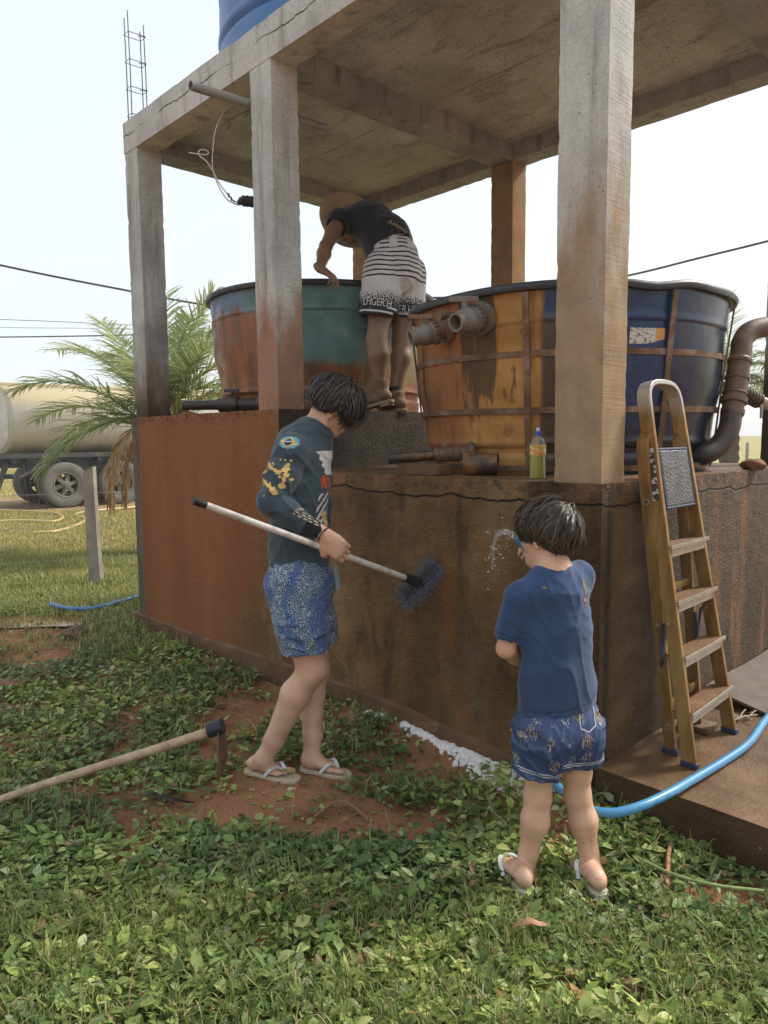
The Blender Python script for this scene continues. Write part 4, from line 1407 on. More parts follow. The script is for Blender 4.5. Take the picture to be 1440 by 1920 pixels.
def strip_leaf(pts, widths, mat_, name, label, cat, fold=0.3):
    P = [np.asarray(p, float) for p in pts]
    vs, fs = [], []
    for i, p in enumerate(P):
        d = unit(P[min(i + 1, len(P) - 1)] - P[max(i - 1, 0)])
        sx = unit(np.cross(d, (0, 0, 1)))
        w_ = widths[i]
        vs += [p - sx * w_ + np.array([0, 0, w_ * fold]), p, p + sx * w_ + np.array([0, 0, w_ * fold])]
    for i in range(len(P) - 1):
        for k in range(2):
            fs.append((i * 3 + k, i * 3 + k + 1, i * 3 + 4 + k, i * 3 + 3 + k))
    o = MB().add(vs, fs).build(name, mat_, None, 60)
    s = o.modifiers.new('solid', 'SOLIDIFY')
    s.thickness = 0.0012
    return tag(o, label, cat)


def gp(u, v, h=0.02):
    p = on(2, GZ, u, v)
    return np.array([p[0], p[1], gz(p[0], p[1]) + h])


strip_leaf([gp(958, 1776, .05), gp(975, 1777, .06), gp(995, 1778, .065), gp(1012, 1780, .06), gp(1031, 1771, .055)], [0.004, 0.013, 0.015, 0.012, 0.002],
           simple('curled_brown_leaf', (0.30, 0.16, 0.085), 0.6, 0.6, 40), 'dead_leaf', 'curled brown dead leaf on the grass in front of the younger boy', 'leaf', 0.9)
strip_leaf([gp(252, 1504, .03), gp(285, 1508, .035), gp(325, 1519, .03), gp(365, 1522, .02)], [0.003, 0.012, 0.015, 0.004],
           simple('black_dry_leaf', (0.022, 0.020, 0.018), 0.5, 0.4, 40), 'dead_leaf', 'dark dried strip of leaf lying on bare dirt', 'leaf', 0.4)
strip_leaf([gp(246, 1501, .03), gp(300, 1496, .04), gp(340, 1504, .04), gp(380, 1512, .035), gp(425, 1502, .03)], [0.003, 0.008, 0.007, 0.006, 0.002],
           simple('green_blade', (0.10, 0.16, 0.045), 0.5, 0.3, 20), 'grass_blade', 'long green blade of grass lying across bare dirt', 'leaf', 0.3)
for pts, rr, lbl in (([gp(1190, 1640, .05), gp(1260, 1680, .06), gp(1340, 1705, .07), gp(1430, 1712, .06)], 0.0055, 'long pale green stem lying on the weeds by the step'),
                     ([gp(590, 1560, .03), gp(620, 1540, .04), gp(650, 1528, .035), gp(690, 1550, .02)], 0.004, 'thin dry twig on the red dirt in front of the older boy'),
                     ([gp(1258, 1600, .03), gp(1252, 1640, .05), gp(1250, 1690, .04)], 0.008, 'straight orange-brown stick standing in weeds by the step')):
    col = (0.20, 0.26, 0.09) if 'green' in lbl else ((0.30, 0.155, 0.07) if 'orange' in lbl else (0.25, 0.16, 0.09))
    o_ = MB().tube(catmull(pts, 5), rr, 7).build('twig', simple('twig_' + str(len(lbl)), col, 0.7, 0.3, 40), None, 60)
    tag(o_, lbl, 'twig')
tw = MB()
for a, b in (((1372, 1352), (1420, 1340)), ((1385, 1350), (1398, 1330)), ((1395, 1345), (1412, 1352)), ((1405, 1343), (1424, 1330))):
    p0, p1 = on(2, 0.012, *a), on(2, 0.02, *b)
    tw.tube([p0, (p0 + p1) / 2 + np.array([0, 0, 0.008]), p1], 0.003, 6)
for i in range(5):
    p0 = on(2, 0.012, 1378 + 9 * i, 1346 - 3 * i)
    d0 = unit((random.gauss(0, 1), random.gauss(0, 1), 0.15))
    sx = np.cross(d0, (0, 0, 1)) * 0.008
    tw.add([p0, p0 + d0 * 0.025 + sx, p0 + d0 * 0.055, p0 + d0 * 0.025 - sx], [(0, 1, 2, 3)])
tag(tw.build('dry_sprig', LEAFD, None, 60), 'dry pale sprig of leaves on the step beside the ladder', 'sprig')
# ------------------------------------------------------------------ background: fence, trailer, palms, cables
OLDW = simple('grey_fence_wood', (0.27, 0.245, 0.205), 0.85, 0.35, 8, bump=0.5)
fp = on(2, -0.17, 181, 1098)
fe = thing('wire_fence', (fp[0], fp[1], -0.18), 'grey weathered wooden fence post with thin wires behind the stand', 'fence')
pm_ = MB()
vs = []
fc = unit(np.array([FW[0], FW[1], 0]))
sd2 = unit(np.array([RT[0], RT[1], 0]))
for i, h_ in enumerate(np.linspace(-0.4, 1.19, 16)):
    c = fp + np.array([0, 0, h_ + 0.0]) + sd2 * (-0.014 * h_) + sd2 * 0.006 * mnoise.noise(Vector((h_ * 3, 0, 0)))
    wq_ = 0.062 - 0.006 * h_
    for a, b in ((-1, -0.55), (-0.5, -0.75), (0.9, -0.7), (1, 0.6), (-0.8, 0.7)):
        vs.append(c + sd2 * a * wq_ + fc * b * wq_ + np.array([0, 0, 0.03 * a if i == 15 else 0]))
fs = [(i * 5 + k, i * 5 + (k + 1) % 5, i * 5 + 5 + (k + 1) % 5, i * 5 + 5 + k) for i in range(15) for k in range(5)] + [tuple(75 + k for k in range(5)), (4, 3, 2, 1, 0)]
pm_.add(vs, fs).build('post', OLDW, fe, 35)
FWM = simple('fence_wire', (0.32, 0.32, 0.30), 0.5, 0.1, metal=0.5)
fdir = unit(np.array([0.55, 1.0, 0]))
for zz in (0.95, 0.62, 0.28):
    MB().tube([fp + np.array([0, 0, zz]) - fdir * q - np.array([0, 0, 0.012 * math.sin(q * 0.5)]) for q in np.linspace(-9, 9, 20)], 0.0022, 5).build('wire', FWM, fe, 60)

# ---- tank trailer
GT = -0.15
w1, w2 = on(2, GT, 128, 952), on(2, GT, 229, 945)
tdir = unit(w2 - w1)
tdir[2] = 0
tdir = unit(tdir)
tn = np.array([tdir[1], -tdir[0], 0])
if np.dot(tn, CAM - w1) < 0:
    tn = -tn
trl = thing('tank_trailer', w1, 'parked trailer with a faded yellow tank and dusty double tyres', 'trailer')
tm = MT('faded_yellow_tank', 0.6)
tq = tm.pos()
tz = tm.sep(tq)[2]
tc = tm.ramp(tm.noise(tq, 0.9, 6, 0.65), [(0.3, (0.38, 0.36, 0.31)), (0.55, (0.44, 0.41, 0.33)), (0.8, (0.48, 0.47, 0.43))])
tc = tm.mix(tm.math('MULTIPLY', tm.step(tm.noise(tm.map(tq, (3.5, 3.5, 0.9)), 1.0, 6, 0.7), 0.5, 0.68), 0.65), tc, (0.38, 0.36, 0.29))
tc = tm.mix(tm.math('MULTIPLY', tm.step(tz, 2.0, 2.25), 0.8), tc, tm.ramp(tm.noise(tq, 2, 5), [(0.4, (0.50, 0.41, 0.22)), (0.62, (0.46, 0.37, 0.20)), (0.7, (0.38, 0.22, 0.11))]))
tc = tm.mix(tm.step(tz, 1.0, 0.7), tc, (0.50, 0.43, 0.28))
tm.color(tc)
WHT = MT('chalky_white_end', 0.6)
wq = WHT.pos()
WHT.color(WHT.ramp(WHT.noise(wq, 3, 6), [(0.3, (0.42, 0.42, 0.38)), (0.7, (0.60, 0.60, 0.56))]))
CHS = simple('dark_chassis', (0.05, 0.052, 0.06), 0.6, 0.4, 6, dirt=(0.10, 0.085, 0.065))
TYR = simple('dusty_tyre', (0.14, 0.132, 0.115), 0.9, 0.35, 5, bump=0.4)
RIM = simple('dusty_steel_rim', (0.15, 0.135, 0.115), 0.7, 0.35, 8)


def tp_(along, side_, z):
    return w1 + tdir * along + tn * side_ + np.array([0, 0, z])


# tank shell: rounded box section
L0, L1 = -1.08, 7.5
sec = []
for k in range(40):
    a = 2 * math.pi * k / 40
    ca, sa_ = math.cos(a), math.sin(a)
    sec.append((math.copysign(abs(ca) ** 0.72, ca) * 1.12, math.copysign(abs(sa_) ** 0.80, sa_) * 0.74))
zc_ = 1.93
mb = MB()
vs = []
for f, t in ((0.86, L0), (0.97, L0 + 0.03), (1.0, L0 + 0.08), (1.0, 1.5), (1.0, 4.0), (1.0, L1)):
    for a, b in sec:
        vs.append(tp_(t, -1.12 + a * f, zc_ + b * f))
fs = [(i * 40 + k, i * 40 + (k + 1) % 40, (i + 1) * 40 + (k + 1) % 40, (i + 1) * 40 + k) for i in range(5) for k in range(40)]
fs.append(tuple(200 + k for k in range(40)))
shell = mb.add(vs, fs).build('tank', tm.m, trl, 60)
vs = [tp_(L0 - 0.10, -1.12, zc_)]
for f, t in ((0.5, L0 - 0.09), (0.80, L0 - 0.04), (0.885, L0 - 0.005), (0.885, L0 + 0.01)):
    for a, b in sec:
        vs.append(tp_(t, -1.12 + a * f, zc_ + b * f))
fs = [(0, 1 + (k + 1) % 40, 1 + k) for k in range(40)] + [(1 + i * 40 + k, 1 + i * 40 + (k + 1) % 40, 1 + (i + 1) * 40 + (k + 1) % 40, 1 + (i + 1) * 40 + k) for i in range(3) for k in range(40)]
MB().add(vs, fs).build('end_cap', WHT.m, trl, 60)
for t in (0.9, 2.4, 4.2):
    vs = []
    for dt in (-0.04, 0.04):
        for a, b in sec:
            vs.append(tp_(t + dt, -1.12 + a * 1.012, zc_ + b * 1.012))
    MB().add(vs, [(k, (k + 1) % 40, 40 + (k + 1) % 40, 40 + k) for k in range(40)]).build('hoop', tm.m, trl, 60)
MB().obox(tp_(3.0, -1.12, zc_ + 0.76), tdir, tn, (0, 0, 1), 4.2, 0.30, 0.06).build('walkway', tm.m, trl, None, 0.02)
MB().obox(tp_(2.55, -0.9, zc_ + 0.95), tdir, tn, (0, 0, 1), 0.32, 0.25, 0.13).build('hatch', tm.m, trl, None, 0.03)
for s_ in (-0.45, -1.8):
    MB().obox(tp_(3.0, s_, 1.03), tdir, tn, (0, 0, 1), 4.4, 0.06, 0.13).build('frame_rail', CHS, trl, None, 0.01)
for t in np.arange(-1.0, 6.0, 0.9):
    MB().obox(tp_(t, -1.12, 1.08), tdir, tn, (0, 0, 1), 0.05, 1.0, 0.07).build('cross_member', CHS, trl)
MB().obox(tp_(0.5, -0.12, 1.16), tdir, tn, (0, 0, 1), 1.9, 0.05, 0.05).build('side_rail', CHS, trl)
MB().obox(tp_(0.62, -0.35, 0.80), tdir, tn, (0, 0, 1), 0.5, 0.06, 0.10).build('spring_beam', CHS, trl, None, 0.02)
MB().obox(tp_(-0.62, -0.35, 0.92), tdir, tn, (0, 0, 1), 0.12, 0.10, 0.20).build('bracket', CHS, trl, None, 0.02)
for t in (-1.55, -1.12):
    MB().bar(tp_(t - 0.35, -0.3, 0.10), tp_(t, -0.3, 1.0), 0.10, 0.10).build('landing_leg', CHS, trl, None, 0.01)
MB().obox(tp_(-1.28, -0.4, 0.72), tdir, tn, (0, 0, 1), 0.28, 0.10, 0.05).build('leg_tie', CHS, trl)
MB().bar(tp_(-0.95, -0.1, 0.70), tp_(-0.35, -0.1, 1.0), 0.05, 0.05).build('strut', CHS, trl)
for t, sg in ((-0.82, 0.7), (-0.60, 0.75), (-0.44, 0.85)):
    MB().tube(catmull([tp_(t, -0.15, 1.0), tp_(t - 0.02, -0.1, 0.6), tp_(t + 0.03, -0.1, 0.2), tp_(t - 0.02, -0.08, 0.02)], 5), 0.012, 6).build('air_hose', CHS, trl, 60)
tyre_prof = [(0.27, -0.10), (0.34, -0.125), (0.44, -0.135), (0.485, -0.115), (0.50, -0.07), (0.492, -0.045), (0.503, -0.035), (0.503, 0.035), (0.492, 0.045), (0.50, 0.07), (0.485, 0.115), (0.44, 0.135), (0.34, 0.125), (0.27, 0.10)]
first = {}


def wheel(along, side_, face):
    c = tp_(along, side_, 0.50)
    w_ = bpy.data.objects.new('wheel', None)
    COL.objects.link(w_)
    w_.parent = trl
    w_.location = tuple(c - np.array(trl.location))
    ty = MB().lathe(tyre_prof, c, tn * face, 40, closed=True).build('tyre', TYR, w_, 40)
    rm = MB().lathe([(0.275, -0.10), (0.285, 0.10), (0.27, 0.115), (0.25, 0.10), (0.245, -0.02), (0.235, -0.10)], c, tn * face, 32, closed=True)
    x_, y_, d_ = frame_from(tn * face)
    for k in range(6):
        a = 2 * math.pi * (k + 0.25) / 6
        rd = x_ * math.cos(a) + y_ * math.sin(a)
        rm.bar(c + rd * 0.06 + d_ * 0.06, c + rd * 0.262 + d_ * 0.035, 0.085, 0.05, up=d_)
    rm.build('rim', RIM, w_, 40)
    MB().lathe([(0.095, -0.05), (0.10, 0.06), (0.085, 0.095), (0.055, 0.105), (0.05, 0.13), (0.001, 0.135)], c, tn * face, 20).build('hub', RIM, w_, 40)


for al in (0.0, 1.25):
    for sd_, fcx in ((-0.13, 1), (-0.44, -1), (-1.8, 1), (-2.1, -1)):
        wheel(al, sd_, fcx)
    MB().tube([tp_(al, -0.2, 0.5), tp_(al, -2.05, 0.5)], 0.075, 12).build('axle', CHS, trl, 40)

# ---- palms
def leaf_mat(name, c1, c2, rough=0.4, trans=0.35):
    m = MT(name, rough, 0.22)
    c = m.attr('Col')
    m.color(c)
    tr_ = m.n('BsdfTranslucent')
    m.t.links.new(c, tr_.inputs[0])
    mx = m.n('MixShader')
    mx.inputs[0].default_value = trans
    out = m.t.nodes['Material Output']
    m.t.links.new(m.b.outputs[0], mx.inputs[1])
    m.t.links.new(tr_.outputs[0], mx.inputs[2])
    m.t.links.new(mx.outputs[0], out.inputs[0])
    return m.m


LEAF = leaf_mat('leaf_green', None, None)


def colored_mesh(name, V, Fc, colors, mat_, parent=None, smooth=False):
    """V (n,3), Fc list of index tuples, colors per vertex (n,3)"""
    me = bpy.data.meshes.new(name)
    me.from_pydata([tuple(v) for v in V], [], Fc)
    at_ = me.color_attributes.new('Col', 'FLOAT_COLOR', 'POINT')
    col = np.ones((len(V), 4), dtype=np.float32)
    col[:, :3] = colors
    at_.data.foreach_set('color', col.ravel())
    if smooth:
        me.shade_smooth()
    me.update()
    return link_mesh(name, me, mat_, parent)


def frond(parent, base, tip_dir, length, droop, rs, col_a, col_b, leaf_len=0.42, n=46, twist=0.0, name='frond', dry=False, off=None):
    off = world_off(parent)
    base = np.asarray(base, float)
    d = unit(tip_dir)
    hor = unit(np.array([d[0], d[1], 0.001]))
    P = [base]
    cur = d.copy()
    st = length / 24
    for i in range(24):
        cur = unit(cur + np.array([0, 0, -droop * (0.4 + 1.2 * i / 24) / 24 * 2]))
        P.append(P[-1] + cur * st)
    V, F, Cc = [], [], []
    side0 = unit(np.cross(hor, (0, 0, 1)))

    def addstrip(pts, ws, sx, c0, c1):
        k = len(V)
        for i, (p, w_) in enumerate(zip(pts, ws)):
            V.append(p - sx * w_ - off)
            V.append(p + sx * w_ - off)
            t = i / (len(pts) - 1)
            cc = np.array(c0) * (1 - t) + np.array(c1) * t
            Cc.append(cc)
            Cc.append(cc)
        for i in range(len(pts) - 1):
            F.append((k + 2 * i, k + 2 * i + 1, k + 2 * i + 3, k + 2 * i + 2))
    # midrib as two crossed strips
    for sx in (side0, np.array([0, 0, 1.0])):
        addstrip(P[::3] + [P[-1]], [0.018 * (1 - t * 0.85) for t in np.linspace(0, 1, len(P[::3]) + 1)], sx, np.array(col_a) * 1.1 + 0.04, np.array(col_a) * 1.1 + 0.04)
    for i in range(n):
        t = 0.10 + 0.90 * (i + rs.random() * 0.6) / n
        k = min(23, int(t * 24))
        p = P[k] + (P[k + 1] - P[k]) * (t * 24 - k) if k < 24 else P[24]
        ax = unit(P[k + 1] - P[k])
        upv = unit(np.cross(side0, ax))
        if upv[2] < 0:
            upv = -upv
        for s_ in (-1, 1):
            ll = leaf_len * (0.55 + 0.45 * math.sin(math.pi * min(1, t * 1.05) ** 0.8)) * rs.uniform(0.8, 1.12)
            dr = unit(ax * (0.55 + 0.55 * t) + side0 * s_ * 0.95 + upv * rs.uniform(-0.15, 0.55) - np.array([0, 0, 0.8 if dry else 0.12]))
            tipd = unit(dr - np.array([0, 0, rs.uniform(0.25, 0.75) if not dry else 1.2]))
            q1 = p + dr * ll * 0.45
            q2 = q1 + unit(dr + tipd * 0.4) * ll * 0.3
            q3 = q2 + tipd * ll * 0.3
            sx = unit(np.cross(dr, unit(np.array([rs.gauss(0, .5), rs.gauss(0, .5), 1]))))
            f_ = rs.uniform(0.75, 1.3)
            ca = np.array(col_a) * f_
            cb = (np.array(col_b) if rs.random() < 0.35 else np.array(col_a)) * f_
            addstrip([p, q1, q2, q3], [0.007, 0.010, 0.008, 0.001], sx, ca, cb)
    return colored_mesh(name, V, F, np.array(Cc), LEAF, parent)


def palm(base, zc, label, fr, seed, name='palm_tree', group=None):
    t = thing(name, base, label, 'palm tree', group)
    rs = random.Random(seed)
    TRK = simple('palm_trunk', (0.10, 0.075, 0.05), 0.9, 0.4, 14, bump=0.5)
    hh = zc - base[2]
    prof = []
    for i in range(28):
        f = i / 27
        r_ = 0.20 - 0.05 * f + (0.025 if i % 2 else 0.0) + (0.06 * max(0, f - 0.7))
        prof.append((r_, -0.1 + f * (hh + 0.1)))
    MB().lathe(prof, base, n=16).build('trunk', TRK, t, 30)
    top = np.array([base[0], base[1], zc])
    for d, ln, dp, kind in fr:
        ca, cb = ((0.25, 0.32, 0.14), (0.42, 0.43, 0.20)) if kind == 'g' else (((0.36, 0.42, 0.18), (0.54, 0.50, 0.25)) if kind == 'y' else ((0.46, 0.31, 0.145), (0.52, 0.36, 0.19)))
        frond(t, top + np.array([rs.gauss(0, .05), rs.gauss(0, .05), rs.uniform(-.15, .15)]), d, ln * (0.88 if kind != 'd' else 1.0), dp, rs, ca, cb, 0.52 if kind != 'd' else 0.34, 64, dry=(kind == 'd'))
    return t


PD = 9.2
pc = at(PD, 300, 800)
pb = np.array([pc[0], pc[1], -0.17])


def toward(u, v, dz=0.0):
    return unit(at(PD + dz, u, v) - np.array([pc[0], pc[1], pc[2]]))


rs_ = random.Random(5)
frl = [(toward(150, 590, 0.4), 2.35, 0.55, 'y'), (toward(85, 575, -0.2), 2.2, 0.75, 'g'), (toward(120, 690, 0.3), 2.15, 0.55, 'y'), (toward(40, 640, 0.8), 2.2, 0.7, 'g'),
       (toward(130, 800, -0.3), 1.75, 0.6, 'g'), (toward(255, 560, 0.6), 1.9, 0.35, 'g'), (toward(200, 560, 0.9), 2.0, 0.5, 'g'), (toward(300, 540, 0.2), 1.9, 0.3, 'y'),
       (toward(395, 580, 0.1), 1.9, 0.35, 'g'), (toward(360, 600, 0.6), 1.8, 0.4, 'y'), (toward(430, 640, -0.2), 1.7, 0.45, 'y'), (toward(440, 700, 0.4), 1.6, 0.5, 'g'), (toward(390, 690, -0.3), 1.5, 0.6, 'y'),
       (toward(200, 800, -0.5), 1.35, 2.4, 'd'), (toward(215, 790, -0.3), 1.2, 2.6, 'd'), (toward(345, 720, -0.4), 1.2, 1.3, 'd'), (toward(330, 560, -0.7), 1.8, 0.5, 'g'), (toward(180, 650, 1.2), 1.9, 0.5, 'g'),
       (toward(380, 545, -0.2), 1.95, 0.3, 'y'), (toward(415, 600, 0.2), 1.85, 0.35, 'y'), (toward(350, 560, 0.3), 1.9, 0.3, 'g'), (toward(420, 690, -0.4), 1.6, 0.6, 'y'), (toward(370, 640, -0.5), 1.7, 0.5, 'y'), (toward(225, 590, 0.2), 1.9, 0.45, 'y'), (toward(330, 660, 1.2), 1.7, 0.4, 'y'), (toward(260, 640, -0.9), 1.6, 0.7, 'y')]
palm(pb, pc[2], 'feathery green palm with a dried brown frond, standing behind the left column', frl, 11)
PD = 15.0
pc = at(PD, 1372, 715)
pb = np.array([pc[0], pc[1], -0.15])
frr = [(toward(1372 + 200 * math.cos(a), 715 - 150 * math.sin(a) - 20, 0.8 * math.sin(a * 2.3)), rs_.uniform(1.5, 2.0), rs_.uniform(0.6, 1.1), rs_.choice('gyy')) for a in np.linspace(-0.5, 3.6, 17)]
palm(pb, pc[2], 'palm seen through the gap beside the right column, beyond the stand', frr, 12)

# ---- distant fence posts and shed beyond the right side
for i, (u, v0, v1) in enumerate(((1364, 850, 875), (1378, 846, 878), (1400, 850, 874))):
    b = on(2, -0.15, u, 880 - 4 * i)
    dd_ = float(np.dot(b - CAM, FW))
    hh = (880 - v0) * dd_ / FPX
    o_ = MB().lathe([(0.085, -0.3), (0.08, hh * 0.5), (0.07, hh + 0.3), (0.001, hh + 0.32)], b, n=9).build('fence_post', OLDW, None, 40)
    tag(o_, ('thin distant fence post nearest the riser pipe elbow', 'distant fence post between two others, under the palm', 'distant fence post closest to the back column')[i], 'fence post', 'distant fence posts')
# ---- overhead cables
CABM = simple('overhead_cable', (0.05, 0.05, 0.055), 0.6, 0.2)


def cable(pts, r, label):
    o = MB().tube(catmull(pts, 10), r, 6).build('overhead_cable', CABM, None, 60)
    return tag(o, label, 'cable')


cable([at(14, -420, 400), at(14.5, 0, 497), at(15, 240, 545), at(15.4, 380, 571), at(16, 700, 620), at(17, 1300, 650)], 0.022, 'thick twisted cable sloping across the sky behind the left column')
cable([at(38, -420, 634), at(38, 0, 632), at(38, 240, 628), at(38, 400, 622), at(38, 900, 590)], 0.036, 'lower straight cable in the sky crossing behind the palm')
cable([at(60, -420, 590), at(60, 0, 599), at(60, 300, 612), at(60, 900, 640)], 0.026, 'faint distant cable above the straight one behind the palm')
cable([at(60, -420, 606), at(60, 0, 614), at(60, 300, 618), at(60, 900, 640)], 0.020, 'faintest distant cable between the others behind the palm')
cable([at(13, 700, 560), at(13, 1000, 552), at(13, 1185, 515), at(12.5, 1310, 484), at(12, 1440, 452), at(11, 1800, 360)], 0.020, 'dark cable rising to the right behind the corner column')
# ------------------------------------------------------------------ people (signed-distance bodies, meshed with surface nets)
RTH = unit(np.array([RT[0], RT[1], 0]))
FWH = unit(np.array([FW[0], FW[1], 0]))
ZUP = np.array([0, 0, 1.0])


class Field:
    def __init__(s, lo, hi, h):
        s.lo = np.asarray(lo, float)
        s.h = h
        s.n = np.ceil((np.asarray(hi) - s.lo) / h).astype(int) + 1
        s.D = np.full(tuple(s.n), 0.12, np.float32)

    def _sub(s, a, b):
        i0 = np.clip(np.floor((a - s.lo) / s.h).astype(int), 0, s.n)
        i1 = np.clip(np.ceil((b - s.lo) / s.h).astype(int) + 1, 0, s.n)
        sl_ = tuple(slice(i0[k], i1[k]) for k in range(3))
        g = [(s.lo[k] + s.h * np.arange(i0[k], i1[k])).astype(np.float32) for k in range(3)]
        return sl_, g[0][:, None, None], g[1][None, :, None], g[2][None, None, :]

    def _put(s, sl_, d, k):
        if k <= 0:
            s.D[sl_] = np.minimum(s.D[sl_], d)
            return
        o = s.D[sl_]
        hh = np.maximum(k - np.abs(o - d), 0) / k
        s.D[sl_] = np.minimum(o, d) - hh * hh * k * 0.25

    def cone(s, a, ra, b, rb, k=0.02, flat=None, carve=False):
        a, b = np.asarray(a, float), np.asarray(b, float)
        m = max(ra, rb) * 1.05 + 0.05 + k
        sl_, X, Y, Z = s._sub(np.minimum(a, b) - m, np.maximum(a, b) + m)
        ba = b - a
        L2 = float(ba @ ba) + 1e-12
        px, py, pz = X - a[0], Y - a[1], Z - a[2]
        t = np.clip((px * ba[0] + py * ba[1] + pz * ba[2]) / L2, 0, 1)
        qx, qy, qz = px - t * ba[0], py - t * ba[1], pz - t * ba[2]
        if flat is not None:
            e, sc = flat
            dd = (qx * e[0] + qy * e[1] + qz * e[2]) * (1 / sc - 1)
            qx, qy, qz = qx + e[0] * dd, qy + e[1] * dd, qz + e[2] * dd
        d = np.sqrt(qx * qx + qy * qy + qz * qz) - (ra + t * (rb - ra))
        if carve:
            s.D[sl_] = np.maximum(s.D[sl_], -d)
        else:
            s._put(sl_, d, k)
        return s

    def chain(s, pts, k=0.025, flat=None):
        for (a, ra), (b, rb) in zip(pts[:-1], pts[1:]):
            s.cone(a, ra, b, rb, k, flat)
        return s

    def ell(s, c, axes, rad, k=0.02, carve=False):
        c = np.asarray(c, float)
        m = max(rad) + 0.05 + k
        sl_, X, Y, Z = s._sub(c - m, c + m)
        q = 0
        for ax, r in zip(axes, rad):
            u = ((X - c[0]) * ax[0] + (Y - c[1]) * ax[1] + (Z - c[2]) * ax[2]) / r
            q = q + u * u
        d = (np.sqrt(q) - 1) * min(rad)
        if carve:
            s.D[sl_] = np.maximum(s.D[sl_], -d)
        else:
            s._put(sl_, d, k)
        return s

    def cut(s, p, n):
        """remove everything on the side n points to"""
        sl_, X, Y, Z = s._sub(s.lo, s.lo + s.h * s.n)
        d = (X - p[0]) * n[0] + (Y - p[1]) * n[1] + (Z - p[2]) * n[2]
        s.D[sl_] = np.maximum(s.D[sl_], d)
        return s

    def wrinkle(s, amp, waves, seed=0, fade=None):
        sl_, X, Y, Z = s._sub(s.lo, s.lo + s.h * s.n)
        rs = np.random.default_rng(seed)
        near = np.abs(s.D) < 0.03
        idx = np.nonzero(near)
        px = s.lo[0] + s.h * idx[0]
        py = s.lo[1] + s.h * idx[1]
        pz = s.lo[2] + s.h * idx[2]
        acc = np.zeros(len(px))
        for fr, d, w_ in waves:
            d = unit(d)
            ph = rs.uniform(0, 6.28)
            wob = 1.3 * np.sin(px * 17 + pz * 9 + ph) + 1.1 * np.sin(py * 21 - pz * 13 + ph * 2) + 0.7 * np.sin((px + py) * 37 + ph * 3)
            v = np.sin((px * d[0] + py * d[1] + pz * d[2]) * fr + wob + ph)
            gate = 0.5 + 0.5 * np.sin(px * 11 + py * 13 + pz * 8 + ph * 5)
            acc += w_ * (1 - np.abs(v)) ** 2 * gate
        if fade is not None:
            acc *= fade(px, py, pz)
        s.D[idx] -= (amp * (acc - 0.25)).astype(np.float32)
        return s

    def mesh(s):
        D = s.D
        ins = D < 0
        c = [ins[i:ins.shape[0] - 1 + i, j:ins.shape[1] - 1 + j, k:ins.shape[2] - 1 + k] for i in (0, 1) for j in (0, 1) for k in (0, 1)]
        allv = c[0].copy()
        anyv = c[0].copy()
        for q in c[1:]:
            allv &= q
            anyv |= q
        act = anyv & ~allv
        I = np.argwhere(act)
        ids = np.full(act.shape, -1, np.int64)
        ids[act] = np.arange(len(I))
        acc = np.zeros((len(I), 3))
        cnt = np.zeros(len(I))
        corners = [(i, j, k) for i in (0, 1) for j in (0, 1) for k in (0, 1)]
        val = {q: D[I[:, 0] + q[0], I[:, 1] + q[1], I[:, 2] + q[2]] for q in corners}
        for q in corners:
            for ax in range(3):
                if q[ax] == 0:
                    r_ = list(q)
                    r_[ax] = 1
                    a, b = val[q], val[tuple(r_)]
                    m = (a < 0) != (b < 0)
                    t = a[m] / (a[m] - b[m])
                    p = np.tile(np.array(q, float), (m.sum(), 1))
                    p[:, ax] += t
                    acc[m] += p
                    cnt[m] += 1
        V = s.lo + s.h * (I + acc / cnt[:, None])
        F = []
        for ax in range(3):
            b, c2 = (ax + 1) % 3, (ax + 2) % 3
            sl0 = [slice(None)] * 3
            sl1 = [slice(None)] * 3
            sl0[ax] = slice(0, -1)
            sl1[ax] = slice(1, None)
            a0, a1 = ins[tuple(sl0)], ins[tuple(sl1)]
            e = np.argwhere(a0 != a1)
            e = e[(e[:, b] > 0) & (e[:, c2] > 0) & (e[:, b] < ids.shape[b]) & (e[:, c2] < ids.shape[c2])]
            sgn = ins[e[:, 0], e[:, 1], e[:, 2]]

            def g(db, dc):
                q = e.copy()
                q[:, b] += db
                q[:, c2] += dc
                return ids[q[:, 0], q[:, 1], q[:, 2]]
            quad = np.stack([g(-1, -1), g(0, -1), g(0, 0), g(-1, 0)], 1)
            quad[~sgn] = quad[~sgn][:, ::-1]
            F.append(quad[(quad >= 0).all(1)])
        return V, np.concatenate(F)


def mesh_np(name, V, F, mat_, parent=None, colors=None, smooth=True):
    off = world_off(parent) if parent is not None else np.zeros(3)
    me = bpy.data.meshes.new(name)
    F = np.asarray(F)
    me.vertices.add(len(V))
    me.vertices.foreach_set('co', (V - off).astype(np.float32).ravel())
    k = F.shape[1]
    me.loops.add(F.size)
    me.loops.foreach_set('vertex_index', F.astype(np.int32).ravel())
    me.polygons.add(len(F))
    me.polygons.foreach_set('loop_start', np.arange(0, F.size, k, dtype=np.int32))
    me.update(calc_edges=True)
    me.validate()
    if smooth:
        me.shade_smooth()
    if colors is not None:
        at_ = me.color_attributes.new('Col', 'FLOAT_COLOR', 'POINT')
        c4 = np.ones((len(V), 4), np.float32)
        c4[:, :3] = colors
        at_.data.foreach_set('color', c4.ravel())
    return link_mesh(name, me, mat_, parent)


def bounds(pts, m):
    P = np.array([np.asarray(p, float) for p in pts])
    return P.min(0) - m, P.max(0) + m


